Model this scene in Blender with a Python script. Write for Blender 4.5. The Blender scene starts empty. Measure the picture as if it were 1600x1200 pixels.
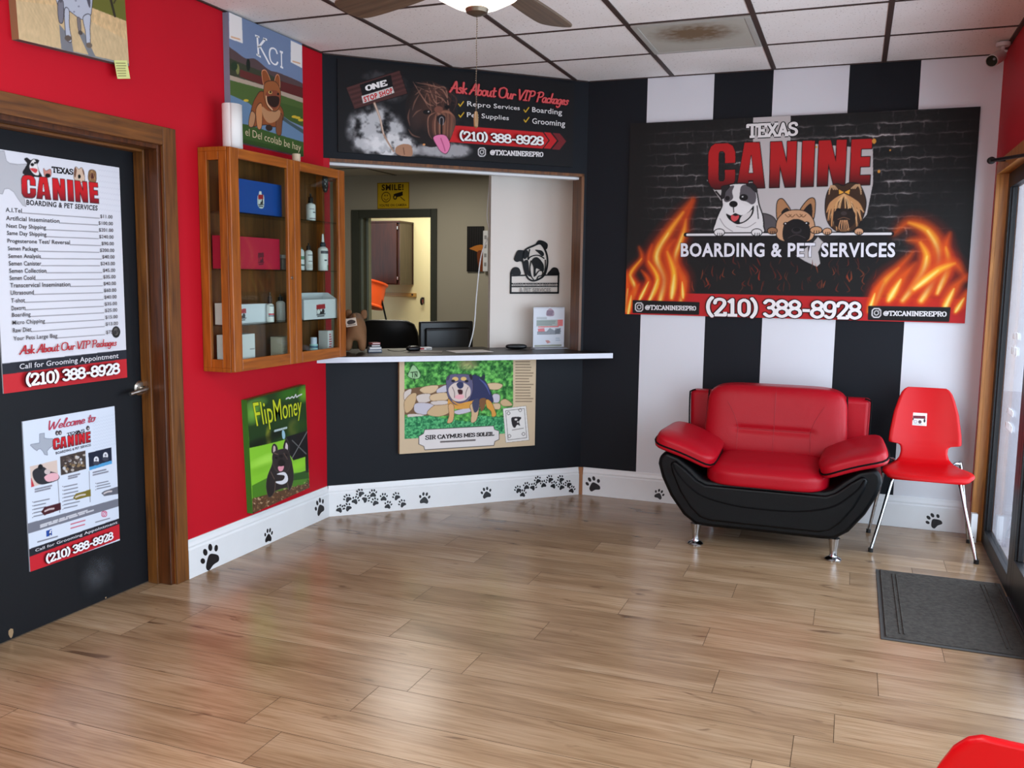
import bpy, math, random
import numpy as np
from mathutils import Matrix, Vector
R = math.radians
random.seed(7)
SC = bpy.context.scene
COL = SC.collection

# ------------------------------------------------------------------ camera
cd = bpy.data.cameras.new('camera')
cd.sensor_fit = 'HORIZONTAL'; cd.sensor_width = 36.0; cd.lens = 31.452
cd.clip_start = 0.02; cd.clip_end = 100
cam = bpy.data.objects.new('camera', cd); COL.objects.link(cam)
cam.matrix_world = Matrix(((0.93435, -0.054546, 0.352158, 0.0),
                           (0.356116, 0.1066, -0.928341, 0.0),
                           (0.013097, 0.992805, 0.119026, 1.4585),
                           (0, 0, 0, 1)))
SC.camera = cam

# ------------------------------------------------------------------ world, lights, exposure
w = bpy.data.worlds.new('world'); SC.world = w; w.use_nodes = True
bg = w.node_tree.nodes['Background']
bg.inputs[0].default_value = (0.78, 0.86, 1.0, 1); bg.inputs[1].default_value = 2.3
SC.view_settings.view_transform = 'Standard'; SC.view_settings.look = 'None'
SC.view_settings.gamma = 1.0; SC.view_settings.use_curve_mapping = False
SC.view_settings.exposure = -0.12
SC.cycles.max_bounces = 10; SC.cycles.diffuse_bounces = 5; SC.cycles.glossy_bounces = 4
SC.cycles.transparent_max_bounces = 16
SC.cycles.sample_clamp_indirect = 8.0
SC.cycles.caustics_reflective = False; SC.cycles.caustics_refractive = False

def area(name, loc, rot, sx, sy, power, col):
    l = bpy.data.lights.new(name, 'AREA'); l.shape = 'RECTANGLE'; l.size = sx; l.size_y = sy
    l.energy = power; l.color = col
    o = bpy.data.objects.new(name, l); COL.objects.link(o); o.location = loc; o.rotation_euler = rot
    return o
# daylight through the shopfront glazing on the right and behind the viewer
area('daylight_side', (0.98, 2.0, 1.08), (0, R(90), 0), 1.9, 6.8, 215, (0.80, 0.93, 1.0))
area('daylight_front', (-1.1, -3.25, 1.25), (R(90), 0, 0), 3.3, 2.2, 60, (0.80, 0.94, 1.0))
# two fill lamps added out of view under the ceiling for more top light, lamp of the reception room, lamp of the room beyond it
area('ceiling_fill_light', (-1.4, 0.9, 2.69), (0, 0, 0), 1.15, 1.15, 62, (0.90, 0.97, 0.97))
area('rear_ceiling_fill_light', (-1.4, -1.5, 2.69), (0, 0, 0), 1.15, 1.15, 40, (0.90, 0.97, 0.97))
area('reception_light', (-3.6, 6.9, 2.40), (0, 0, 0), 0.6, 0.6, 17, (1.0, 0.95, 0.86))
area('grooming_room_light', (-4.9, 9.2, 2.40), (0, 0, 0), 0.9, 0.6, 30, (1.0, 0.95, 0.76))

# ------------------------------------------------------------------ room numbers (metres)
XL, XR, YB, H = -2.919, 0.70, 5.733, 2.7144      # left wall, right wall, back wall, ceiling
YF = -3.0                                        # shopfront wall behind the viewer
A = (XL, 4.5625); B = (-1.6726, 5.7332)          # ends of the slanted wall with the reception opening
LA = math.hypot(B[0]-A[0], B[1]-A[1]); TX, TY = (B[0]-A[0])/LA, (B[1]-A[1])/LA
NX, NY = TY, -TX; ANG = math.atan2(TY, TX)
def AW(u, o=0.0, z=0.0): return (A[0]+TX*u+NX*o, A[1]+TY*u+NY*o, z)

def lin(c):
    c = np.asarray(c, dtype=np.float64)/255.0
    return np.where(c <= 0.04045, c/12.92, ((c+0.055)/1.055)**2.4)
def L4(c): return tuple(float(x) for x in lin(c))+(1.0,)

# ------------------------------------------------------------------ materials
MATS = {}
def nodes_of(m):
    m.use_nodes = True; nt = m.node_tree
    return nt, nt.nodes['Principled BSDF']
def mat(name, col, rough=0.5, metal=0.0, spec=0.5, var=0.06, scale=14, bump=0.0, bscale=90, coat=0.0):
    """plain paint, plastic, metal: a noise varies the colour a little"""
    if name in MATS: return MATS[name]
    m = bpy.data.materials.new(name); nt, p = nodes_of(m)
    tc = nt.nodes.new('ShaderNodeTexCoord'); n = nt.nodes.new('ShaderNodeTexNoise')
    n.inputs['Scale'].default_value = scale; n.inputs['Detail'].default_value = 3
    nt.links.new(tc.outputs['Object'], n.inputs['Vector'])
    mx = nt.nodes.new('ShaderNodeMix'); mx.data_type = 'RGBA'
    c = lin(col)
    mx.inputs['A'].default_value = tuple(c*(1-var))+(1,); mx.inputs['B'].default_value = tuple(np.minimum(c*(1+var), 1))+(1,)
    nt.links.new(n.outputs['Fac'], mx.inputs['Factor']); nt.links.new(mx.outputs['Result'], p.inputs['Base Color'])
    p.inputs['Roughness'].default_value = rough; p.inputs['Metallic'].default_value = metal
    p.inputs['Specular IOR Level'].default_value = spec; p.inputs['Coat Weight'].default_value = coat
    p.inputs['Coat Roughness'].default_value = 0.1
    if bump:
        b = nt.nodes.new('ShaderNodeBump'); n2 = nt.nodes.new('ShaderNodeTexNoise'); n2.inputs['Scale'].default_value = bscale
        nt.links.new(tc.outputs['Object'], n2.inputs['Vector'])
        b.inputs['Strength'].default_value = bump; b.inputs['Distance'].default_value = 0.004
        nt.links.new(n2.outputs['Fac'], b.inputs['Height']); nt.links.new(b.outputs['Normal'], p.inputs['Normal'])
    MATS[name] = m; return m
def wood(name, dark, light, axis='Z', rough=0.35, sc=1.0):
    if name in MATS: return MATS[name]
    m = bpy.data.materials.new(name); nt, p = nodes_of(m)
    tc = nt.nodes.new('ShaderNodeTexCoord'); mp = nt.nodes.new('ShaderNodeMapping')
    s = {'X': (2.2, 34, 34), 'Y': (34, 2.2, 34), 'Z': (34, 34, 2.2)}[axis]
    mp.inputs['Scale'].default_value = tuple(v*sc for v in s)
    n = nt.nodes.new('ShaderNodeTexNoise'); n.inputs['Scale'].default_value = 1.6; n.inputs['Detail'].default_value = 6
    n.inputs['Distortion'].default_value = 0.6
    r = nt.nodes.new('ShaderNodeValToRGB'); r.color_ramp.elements[0].position = 0.3; r.color_ramp.elements[1].position = 0.72
    r.color_ramp.elements[0].color = L4(dark); r.color_ramp.elements[1].color = L4(light)
    nt.links.new(tc.outputs['Object'], mp.inputs['Vector']); nt.links.new(mp.outputs['Vector'], n.inputs['Vector'])
    nt.links.new(n.outputs['Fac'], r.inputs['Fac']); nt.links.new(r.outputs['Color'], p.inputs['Base Color'])
    p.inputs['Roughness'].default_value = rough
    MATS[name] = m; return m
def leather(name, col, rough=0.36, spec=0.4):
    m = mat(name, col, rough, spec=spec, var=0.05, scale=6, bump=0.18, bscale=260); return m
def glass(name, tint=(0.9, 0.95, 0.93), refl=1.0):
    if name in MATS: return MATS[name]
    m = bpy.data.materials.new(name); m.use_nodes = True; nt = m.node_tree
    nt.nodes.remove(nt.nodes['Principled BSDF']); out = nt.nodes['Material Output']
    t = nt.nodes.new('ShaderNodeBsdfTransparent'); t.inputs[0].default_value = tint+(1,)
    g = nt.nodes.new('ShaderNodeBsdfGlossy'); g.inputs['Roughness'].default_value = 0.02
    f = nt.nodes.new('ShaderNodeFresnel'); f.inputs[0].default_value = 1.5
    geo = nt.nodes.new('ShaderNodeNewGeometry'); mr = nt.nodes.new('ShaderNodeMapRange')
    mr.inputs['To Min'].default_value = 1.5; mr.inputs['To Max'].default_value = 1/1.5
    nt.links.new(geo.outputs['Backfacing'], mr.inputs['Value']); nt.links.new(mr.outputs[0], f.inputs[0])
    x = nt.nodes.new('ShaderNodeMixShader')
    mw = nt.nodes.new('ShaderNodeMath'); mw.operation = 'MULTIPLY'; mw.inputs[1].default_value = refl; nt.links.new(f.outputs[0], mw.inputs[0])
    nt.links.new(mw.outputs[0], x.inputs[0]); nt.links.new(t.outputs[0], x.inputs[1]); nt.links.new(g.outputs[0], x.inputs[2])
    nt.links.new(x.outputs[0], out.inputs['Surface']); MATS[name] = m; return m
def printed(name, rough=0.4, spec=0.5):
    """printed board or vinyl: colour from the printed picture (vertex colour)"""
    if name in MATS: return MATS[name]
    m = bpy.data.materials.new(name); nt, p = nodes_of(m)
    a = nt.nodes.new('ShaderNodeVertexColor'); a.layer_name = 'Col'
    nt.links.new(a.outputs['Color'], p.inputs['Base Color'])
    p.inputs['Roughness'].default_value = rough; p.inputs['Specular IOR Level'].default_value = spec
    MATS[name] = m; return m
def glow(name, col, strength):
    if name in MATS: return MATS[name]
    m = bpy.data.materials.new(name); nt, p = nodes_of(m)
    p.inputs['Base Color'].default_value = L4(col); p.inputs['Emission Color'].default_value = L4(col)
    p.inputs['Emission Strength'].default_value = strength; p.inputs['Roughness'].default_value = 0.3
    MATS[name] = m; return m

M_red = mat('red_wall_paint', (186, 6, 30), 0.6, spec=0.25, var=0.04, scale=3, bump=0.05, bscale=160)
M_black = mat('black_wall_paint', (19, 22, 28), 0.6, spec=0.2, var=0.08, scale=3, bump=0.05, bscale=160)
M_white = mat('white_wall_paint', (218, 219, 224), 0.5, var=0.015, scale=3, bump=0.05, bscale=160)
M_beige = mat('beige_wall_paint', (176, 168, 148), 0.6, var=0.02, scale=3)
M_cream = mat('cream_wall_paint', (226, 216, 176), 0.6, var=0.02, scale=3)
M_partition = mat('warm_white_paint', (226, 216, 206), 0.55, var=0.015, scale=3)
M_base = mat('white_trim_paint', (226, 228, 230), 0.35, var=0.03, scale=9)
M_door = mat('black_door_paint', (15, 18, 23), 0.5, spec=0.25, var=0.12, scale=4, bump=0.05)
W_trim = wood('brown_stained_wood', (76, 42, 14), (126, 76, 28), 'Z', 0.42)
W_trimY = wood('brown_stained_wood_across', (76, 42, 14), (126, 76, 28), 'Y', 0.42)
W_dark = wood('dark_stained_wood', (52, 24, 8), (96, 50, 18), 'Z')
W_oak = wood('honey_oak', (124, 62, 14), (176, 98, 30), 'Z')
W_oakY = wood('honey_oak_across', (124, 62, 14), (176, 98, 30), 'Y')
W_oakback = wood('brown_oak_panel', (84, 50, 20), (122, 76, 34), 'Z', sc=0.6)
W_raw = wood('raw_brown_wood', (128, 80, 44), (160, 106, 64), 'Z')
M_chrome = mat('chrome', (176, 178, 182), 0.14, 1.0, var=0.01)
M_nickel = mat('brushed_nickel', (190, 186, 178), 0.28, 1.0, var=0.03)
M_blackmetal = mat('black_metal', (16, 16, 18), 0.5, spec=0.2, var=0.1)
M_alu = mat('dark_bronze_aluminium', (22, 22, 24), 0.4, 0.0, 0.3, var=0.08)
M_blackplastic = mat('black_plastic', (16, 16, 18), 0.35, var=0.1)
M_darkplastic = mat('charcoal_plastic', (48, 48, 50), 0.4, var=0.1)
M_whiteplastic = mat('white_plastic', (228, 228, 228), 0.35, var=0.02)
M_paper = mat('white_paper', (232, 230, 226), 0.7, var=0.02)
M_redleather = leather('red_leather', (164, 7, 26), 0.36, 0.25)
M_blackleather = leather('black_leather', (8, 9, 11), 0.32, 0.18)
M_piping = mat('black_piping', (9, 8, 9), 0.6, spec=0.08)
M_redplastic = mat('red_moulded_plastic', (194, 4, 14), 0.36, spec=0.3, var=0.03)
M_rubber = mat('black_rubber', (16, 16, 16), 0.7)
G_cab = glass('cabinet_glass', refl=0.45)
G_shelf = glass('shelf_glass', (0.80, 0.86, 0.84))
P_gloss = printed('printed_vinyl', 0.32, 0.35)
P_satin = printed('printed_board', 0.5, 0.2)
P_matt = printed('printed_canvas', 0.6, 0.2)

# ------------------------------------------------------------------ mesh helper
class MB:
    def __init__(s): s.v, s.f, s.m = [], [], []
    def add(s, vs, fs, m=0):
        k = len(s.v); s.v += [tuple(map(float, q)) for q in vs]
        for f in fs: s.f.append([k+i for i in f]); s.m.append(m)
        return s
    def box(s, x0, y0, z0, x1, y1, z1, m=0):
        vs = [(x, y, z) for z in (z0, z1) for y in (y0, y1) for x in (x0, x1)]
        return s.add(vs, [(0, 2, 3, 1), (4, 5, 7, 6), (0, 1, 5, 4), (2, 6, 7, 3), (0, 4, 6, 2), (1, 3, 7, 5)], m)
    def prism(s, pts, axis, a0, a1, m=0):
        """polygon (counter-clockwise) in the other two axes, extruded along axis"""
        def P(p, a): return {'x': (a, p[0], p[1]), 'y': (p[0], a, p[1]), 'z': (p[0], p[1], a)}[axis]
        n = len(pts); vs = [P(p, a0) for p in pts]+[P(p, a1) for p in pts]
        fs = [list(range(n)), list(range(2*n-1, n-1, -1))]+[(i, i+n, (i+1) % n+n, (i+1) % n) for i in range(n)]
        return s.add(vs, fs, m)
    def tube(s, path, r, n=8, m=0, caps=True, closed=False):
        P = [Vector(p) for p in path]; N = len(P); rr = r if hasattr(r, '__len__') else [r]*N
        vs = []; up = None
        for i in range(N):
            if closed: d = (P[(i+1) % N]-P[i-1])
            else: d = (P[min(i+1, N-1)]-P[max(i-1, 0)])
            d.normalize()
            if up is None:
                up = Vector((0, 0, 1)) if abs(d.z) < 0.9 else Vector((1, 0, 0))
            x = d.cross(up)
            if x.length < 1e-6: x = d.orthogonal()
            x.normalize(); y = x.cross(d); y.normalize(); up = y
            for k in range(n):
                a = 2*math.pi*k/n; vs.append(P[i]+x*(rr[i]*math.cos(a))+y*(rr[i]*math.sin(a)))
        fs = []
        for i in range(N if closed else N-1):
            j = (i+1) % N
            for k in range(n): fs.append((i*n+k, i*n+(k+1) % n, j*n+(k+1) % n, j*n+k))
        if caps and not closed: fs += [list(range(n-1, -1, -1)), list(range((N-1)*n, N*n))]
        return s.add(vs, fs, m)
    def lathe(s, prof, n=24, c=(0, 0, 0), m=0, axis='z'):
        """profile of (radius, height)"""
        vs = []
        for r, h in prof:
            for k in range(n):
                a = 2*math.pi*k/n; x, y = max(r, 1e-5)*math.cos(a), max(r, 1e-5)*math.sin(a)
                q = {'z': (x, y, h), 'x': (h, x, y), 'y': (y, h, x)}[axis]
                vs.append((c[0]+q[0], c[1]+q[1], c[2]+q[2]))
        N = len(prof); fs = [(i*n+k, i*n+(k+1) % n, (i+1)*n+(k+1) % n, (i+1)*n+k) for i in range(N-1) for k in range(n)]
        fs += [list(range(n-1, -1, -1)), list(range((N-1)*n, N*n))]
        return s.add(vs, fs, m)
    def pillow(s, c, a, b, h, p=5.0, n=10, m=0, warp=None):
        """soft box (superellipsoid) with half sizes a, b, h"""
        idx = {}; vs = []; fs = []
        def vert(i, j, k):
            key = (i, j, k)
            if key not in idx:
                q = np.array([2*i/n-1, 2*j/n-1, 2*k/n-1]); q = np.tan(q*0.9)/math.tan(0.9)
                l = (np.abs(q)**p).sum()**(1/p); q = q/l*np.array([a, b, h])
                if warp: q = np.array(warp(*q))
                idx[key] = len(vs); vs.append((c[0]+q[0], c[1]+q[1], c[2]+q[2]))
            return idx[key]
        for i in range(n):
            for j in range(n):
                for t in (0, n):
                    f1 = [vert(i, j, t), vert(i+1, j, t), vert(i+1, j+1, t), vert(i, j+1, t)]
                    f2 = [vert(i, t, j), vert(i, t, j+1), vert(i+1, t, j+1), vert(i+1, t, j)]
                    f3 = [vert(t, i, j), vert(t, i+1, j), vert(t, i+1, j+1), vert(t, i, j+1)]
                    for f in (f1, f2, f3): fs.append(f if t else f[::-1])
        return s.add(vs, fs, m)
    def build(s, name, mats, parent=None, smooth=False, bevel=0.0, seg=2, ang=38, subsurf=0, solid=0.0, loc=None, rot=None):
        me = bpy.data.meshes.new(name); me.from_pydata(s.v, [], s.f)
        mats = mats if isinstance(mats, (list, tuple)) else [mats]
        for q in mats: me.materials.append(q)
        me.polygons.foreach_set('material_index', s.m); me.update()
        o = bpy.data.objects.new(name, me); COL.objects.link(o)
        if smooth:
            me.polygons.foreach_set('use_smooth', [True]*len(me.polygons))
            if not subsurf: me.set_sharp_from_angle(angle=R(ang))
        if solid:
            d = o.modifiers.new('solid', 'SOLIDIFY'); d.thickness = solid; d.offset = 0
        if bevel:
            b = o.modifiers.new('bevel', 'BEVEL'); b.width = bevel; b.segments = seg; b.limit_method = 'ANGLE'; b.angle_limit = R(35)
        if subsurf:
            b = o.modifiers.new('subsurf', 'SUBSURF'); b.levels = subsurf; b.render_levels = subsurf
        if parent: o.parent = parent
        if loc is not None: o.location = loc
        if rot is not None: o.rotation_euler = rot
        return o
def tag(o, label, cat, group=None, kind=None):
    o['label'] = label; o['category'] = cat
    if group: o['group'] = group
    if kind: o['kind'] = kind
    return o
def thing(name, label, cat, loc=(0, 0, 0), rz=0.0, group=None):
    o = bpy.data.objects.new(name, None); COL.objects.link(o); o.empty_display_size = 0.1
    o.location = loc; o.rotation_euler = (0, 0, rz); return tag(o, label, cat, group)
def struct(o): o['kind'] = 'structure'; return o
def spl(pts, closed=False, n=8):
    """Catmull-Rom through the points"""
    P = [np.array(p, float) for p in pts]; N = len(P); out = []
    for i in range(N if closed else N-1):
        if closed: a, b, c, d = P[i-1], P[i], P[(i+1) % N], P[(i+2) % N]
        else: a, b, c, d = P[max(i-1, 0)], P[i], P[i+1], P[min(i+2, N-1)]
        for k in range(n):
            t = k/n
            out.append(0.5*((2*b)+(-a+c)*t+(2*a-5*b+4*c-d)*t*t+(-a+3*b-3*c+d)*t**3))
    if not closed: out.append(P[-1])
    return out

# ------------------------------------------------------------------ floor: oak-look planks along the back wall
def floor_material():
    m = bpy.data.materials.new('oak_laminate'); nt, p = nodes_of(m); lk = nt.links.new
    uv = nt.nodes.new('ShaderNodeUVMap'); uv.uv_map = 'UV'
    at = nt.nodes.new('ShaderNodeAttribute'); at.attribute_name = 'plank'
    sx = nt.nodes.new('ShaderNodeSeparateXYZ'); lk(uv.outputs[0], sx.inputs[0])
    cx = nt.nodes.new('ShaderNodeCombineXYZ'); lk(sx.outputs[0], cx.inputs[0]); lk(sx.outputs[1], cx.inputs[1]); lk(at.outputs['Fac'], cx.inputs[2])
    def noise(scale, vec, detail=5, dist=0.0):
        mp = nt.nodes.new('ShaderNodeMapping'); mp.inputs['Scale'].default_value = vec; lk(cx.outputs[0], mp.inputs['Vector'])
        n = nt.nodes.new('ShaderNodeTexNoise'); n.inputs['Scale'].default_value = scale; n.inputs['Detail'].default_value = detail
        n.inputs['Distortion'].default_value = dist; lk(mp.outputs[0], n.inputs['Vector']); return n
    def ramp(src, stops):
        r = nt.nodes.new('ShaderNodeValToRGB'); e = r.color_ramp.elements
        while len(e) < len(stops): e.new(0.5)
        for k, (q, c) in enumerate(stops): e[k].position = q; e[k].color = L4(c)
        lk(src, r.inputs['Fac']); return r
    def mixc(fac, a, b, mode='MULTIPLY'):
        x = nt.nodes.new('ShaderNodeMix'); x.data_type = 'RGBA'; x.blend_type = mode
        if hasattr(fac, 'links'): lk(fac, x.inputs['Factor'])
        else: x.inputs['Factor'].default_value = fac
        lk(a, x.inputs['A']); lk(b, x.inputs['B']); return x.outputs['Result']
    base = ramp(noise(1.0, (1.3, 7.0, 30), 4, 0.8).outputs['Fac'], [(0.28, (146, 118, 90)), (0.5, (169, 141, 111)), (0.72, (185, 160, 132))])
    grain = ramp(noise(1.0, (5, 110, 30), 6, 0.3).outputs['Fac'], [(0.32, (214, 204, 194)), (0.6, (255, 255, 255))])
    knots = ramp(noise(1.0, (3.0, 13, 60), 3, 1.4).outputs['Fac'], [(0.24, (112, 84, 66)), (0.345, (255, 255, 255))])
    tone = ramp(at.outputs['Fac'], [(0.0, (226, 221, 216)), (1.0, (255, 253, 250))])
    c = mixc(0.8, base.outputs[0], grain.outputs[0]); c = mixc(0.7, c, knots.outputs[0]); c = mixc(1.0, c, tone.outputs[0])
    lk(c, p.inputs['Base Color'])
    p.inputs['Roughness'].default_value = 0.235; p.inputs['Specular IOR Level'].default_value = 0.55
    return m
def make_floor():
    PW, PL, gap = 0.2015, 1.295, 0.0011
    joints = {-7: -1.64, -6: -1.785, -5: -1.51, -4: -1.40, -3: -1.28, -2: -1.692, -1: -1.138, 0: -1.787, 1: -0.89,
              2: -1.383, 3: -1.748, 4: -2.01, 5: -1.24, 6: -0.944}
    rnd = random.Random(3); vs = []; fs = []; uvs = []; tone = []
    x0, x1 = XL-0.16, 0.79
    for k in range(-33, 12):
        ya, yb = 3.49+PW*k+gap, 3.49+PW*(k+1)-gap
        if ya > YB: break
        yb = min(yb, YB)
        j = joints.get(k, rnd.uniform(-1.295, 0)); j -= PL*math.ceil((j-x0)/PL)
        while j < x1:
            a, b = max(j+gap, x0), min(j+PL-gap, x1)
            if b > a:
                n = len(vs); vs += [(a, ya, 0), (b, ya, 0), (b, yb, 0), (a, yb, 0)]; fs.append((n, n+1, n+2, n+3))
                uo, vo, t = rnd.uniform(0, 50), rnd.uniform(0, 50), rnd.random()
                uvs += [(a-j+uo, vo), (b-j+uo, vo), (b-j+uo, vo+yb-ya), (a-j+uo, vo+yb-ya)]; tone += [t]*4
            j += PL
    n = len(vs); z = -0.0006; nplank = len(fs)
    vs += [(x0, YF, z), (x1, YF, z), (x1, YB, z), (x0, YB, z)]; fs.append((n, n+1, n+2, n+3)); uvs += [(0, 0)]*4; tone += [0]*4
    me = bpy.data.meshes.new('floor'); me.from_pydata(vs, [], fs)
    ul = me.uv_layers.new(name='UV'); ul.data.foreach_set('uv', [c for q in uvs for c in q])
    at = me.attributes.new('plank', 'FLOAT', 'POINT'); at.data.foreach_set('value', tone)
    me.materials.append(floor_material()); me.materials.append(mat('plank_joint', (70, 52, 38), 0.9, spec=0.1))
    me.polygons[nplank].material_index = 1
    o = bpy.data.objects.new('floor', me); COL.objects.link(o); struct(o)
make_floor()
mb = MB(); mb.box(-6.8, 4.62, -0.10, 0.69, 10.4, -0.012); struct(mb.build('floor_reception', mat('grey_vinyl_floor', (120, 112, 104), 0.5)))
mb = MB(); mb.box(0.80, -8, -0.08, 12, 14, -0.03); mb.box(-9, -14, -0.08, 0.80, -3.12, -0.03); struct(mb.build('ground', mat('pale_concrete_paving', (222, 222, 226), 0.8, var=0.08, scale=2)))

# ------------------------------------------------------------------ walls
DY0, DY1, DZ = 2.20, 3.25, 2.022                   # opening of the black door
mb = MB(); T = 0.13
mb.box(XL-T, YF, 0, XL, DY0, H); mb.box(XL-T, DY0, DZ, XL, DY1, H); mb.box(XL-T, DY1, 0, XL, A[1], H)
# the red jamb that wraps to the edge of the reception opening
mb.prism([AW(0, 0)[:2], AW(0, -0.12)[:2], AW(0.036, -0.12)[:2], AW(0.036, 0)[:2]], 'z', 0.975, 2.128)
struct(mb.build('wall_left', M_red))
U0, U1, ZC, ZH = 0.036, 1.672, 0.94, 2.128         # reception opening
def aw_poly(u0, u1, o0, o1): return [AW(u0, o0)[:2], AW(u1, o0)[:2], AW(u1, o1)[:2], AW(u0, o1)[:2]]
mb = MB()
mb.prism(aw_poly(0, LA, -0.12, 0), 'z', 0, ZC-0.002); mb.prism(aw_poly(0, LA, -0.12, 0), 'z', ZH, H)
mb.prism(aw_poly(U1+0.018, LA, -0.12, 0), 'z', ZC, ZH)
struct(mb.build('wall_corner', M_black))
mb = MB()                                         # brown lining of the opening
mb.prism(aw_poly(U1, U1+0.018, -0.125, 0.006), 'z', 0.976, ZH)
mb.prism(aw_poly(U0, U1+0.018, -0.125, 0.006), 'z', ZH-0.018, ZH)
struct(mb.build('trim_1', W_trim))
mb = MB(); mb.prism(aw_poly(U0+0.002, U1-0.002, -0.09, -0.03), 'z', ZH-0.034, ZH-0.019)
struct(mb.build('trim_2', M_base))
mb = MB(); st = [B[0]-0.018, -1.288, -0.874, -0.524, -0.097, 0.283, XR+0.10]
for k in range(6):
    mb.box(st[k], YB, 0, st[k+1], YB+0.1, H, (0, 1)[k % 2])
struct(mb.build('wall_back', [M_black, M_white]))
YE = 5.60                                         # end of the glazed opening in the right wall
mb = MB(); mb.box(XR, YE, 0, XR+0.10, YB, H); mb.box(XR, YF, 2.075, XR+0.10, YE, H); mb.box(XR, YF, 0, XR+0.10, -2.8, 2.075)
struct(mb.build('wall_right', M_red))
mb = MB()
mb.box(XL-T, YF-0.1, 0, -2.7, YF, H); mb.box(0.45, YF-0.1, 0, XR+0.1, YF, H)
mb.box(-2.7, YF-0.1, 2.4, 0.45, YF, H); mb.box(-2.7, YF-0.1, 0, 0.45, YF, 0.12)
struct(mb.build('wall_front', M_white))
# shopfront glazing behind the viewer
mb = MB()
for x in (-2.7, -1.15, 0.40): mb.box(x, YF-0.08, 0.12, x+0.05, YF-0.02, 2.4)
for z in (0.12, 2.35): mb.box(-2.65, YF-0.08, z, 0.40, YF-0.02, z+0.05)
f = struct(mb.build('window_2', M_alu))
mb = MB(); mb.box(-2.65, YF-0.055, 0.17, 0.40, YF-0.049, 2.35); mb.build('pane', glass('shop_glass', (0.95, 0.97, 0.97)), f)
# reception room and the grooming room beyond its doorway
RX0, RX1, RY, RH = -5.6, -0.9, 8.0, 2.44
dx0, dx1, dzh = -4.70, -3.895, 2.03
mb = MB()
mb.box(RX0-0.1, RY, 0, dx0, RY+0.12, RH); mb.box(dx1, RY, 0, RX1, RY+0.12, RH); mb.box(dx0, RY, dzh, dx1, RY+0.12, RH)
struct(mb.build('wall_reception_back', M_beige))
mb = MB(); mb.box(RX0-0.1, 4.5, 0, RX0, RY, RH); mb.box(RX0, 4.5, 0, XL-T-0.001, 4.56, RH); struct(mb.build('wall_reception_left', M_beige))
mb = MB(); mb.box(RX1, YB+0.101, 0, RX1+0.1, RY+0.12, RH); struct(mb.build('wall_reception_right', M_beige))
mb = MB(); mb.prism([(RX0-0.1, 4.5), (XL-T-0.001, 4.5), (XL-T-0.001, 4.6), AW(0, -0.121)[:2], AW(LA, -0.121)[:2], (B[0]+0.05, YB+0.101), (RX1+0.1, YB+0.101), (RX1+0.1, RY+0.12), (RX0-0.1, RY+0.12)], 'z', RH, RH+0.04)
struct(mb.build('ceiling_reception', mat('dim_ceiling_board', (204, 198, 186), 0.8, var=0.05, scale=60)))
mb = MB()
for x in (-4.9, -4.29, -3.68, -3.07, -2.46): mb.box(x-0.012, 5.9, RH-0.006, x+0.012, RY, RH)
for y in (6.17, 6.78, 7.39): mb.box(-5.0, y-0.012, RH-0.006, -1.6, y+0.012, RH)
struct(mb.build('trim_3', mat('grey_ceiling_bar', (110, 104, 94), 0.6)))
mb = MB(); mb.prism(aw_poly(1.182, 1.90, -0.40, -0.36), 'z', 0, RH-0.001)    # boarded end behind the counter
struct(mb.build('wall_partition', M_partition))
mb = MB(); mb.prism([AW(1.880, -0.359)[:2], AW(1.865, -0.359)[:2], AW(U1+0.004, -0.128)[:2], AW(U1+0.018, -0.128)[:2]][::-1], 'z', 0.98, RH-0.001)
struct(mb.build('trim_11', M_partition))
mb = MB()
mb.box(-6.7, 10.0, 0, -3.2, 10.1, 2.6); mb.box(-6.7, RY+0.12, 0, -6.6, 10.0, 2.6); mb.box(-3.3, RY+0.12, 0, -3.2, 10.0, 2.6)
struct(mb.build('wall_grooming_room', M_cream))
mb = MB(); mb.box(-6.7, RY+0.121, 2.6, -3.2, 10.1, 2.65); struct(mb.build('ceiling_grooming_room', M_white))
# dark green-grey doorway trim in the reception back wall
M_doortrim = mat('dark_olive_trim_paint', (66, 68, 58), 0.45); M_jamb = mat('grey_green_jamb_paint', (128, 136, 124), 0.45)
mb = MB()
mb.box(dx0-0.085, RY-0.02, 0, dx0+0.005, RY+0.01, dzh+0.075); mb.box(dx1-0.005, RY-0.02, 0, dx1+0.06, RY+0.01, dzh+0.075)
mb.box(dx0, RY-0.02, dzh-0.005, dx1, RY+0.01, dzh+0.075)
mb.box(dx0+0.0, RY+0.01, 0, dx0+0.03, RY+0.125, dzh, 1); mb.box(dx0+0.036, RY+0.07, 0, dx0+0.06, RY+0.125, dzh, 1)
mb.box(dx0+0.03, RY+0.02, 0, dx0+0.036, RY+0.125, dzh, 0)
struct(mb.build('trim_4', [M_doortrim, M_jamb]))

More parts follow.
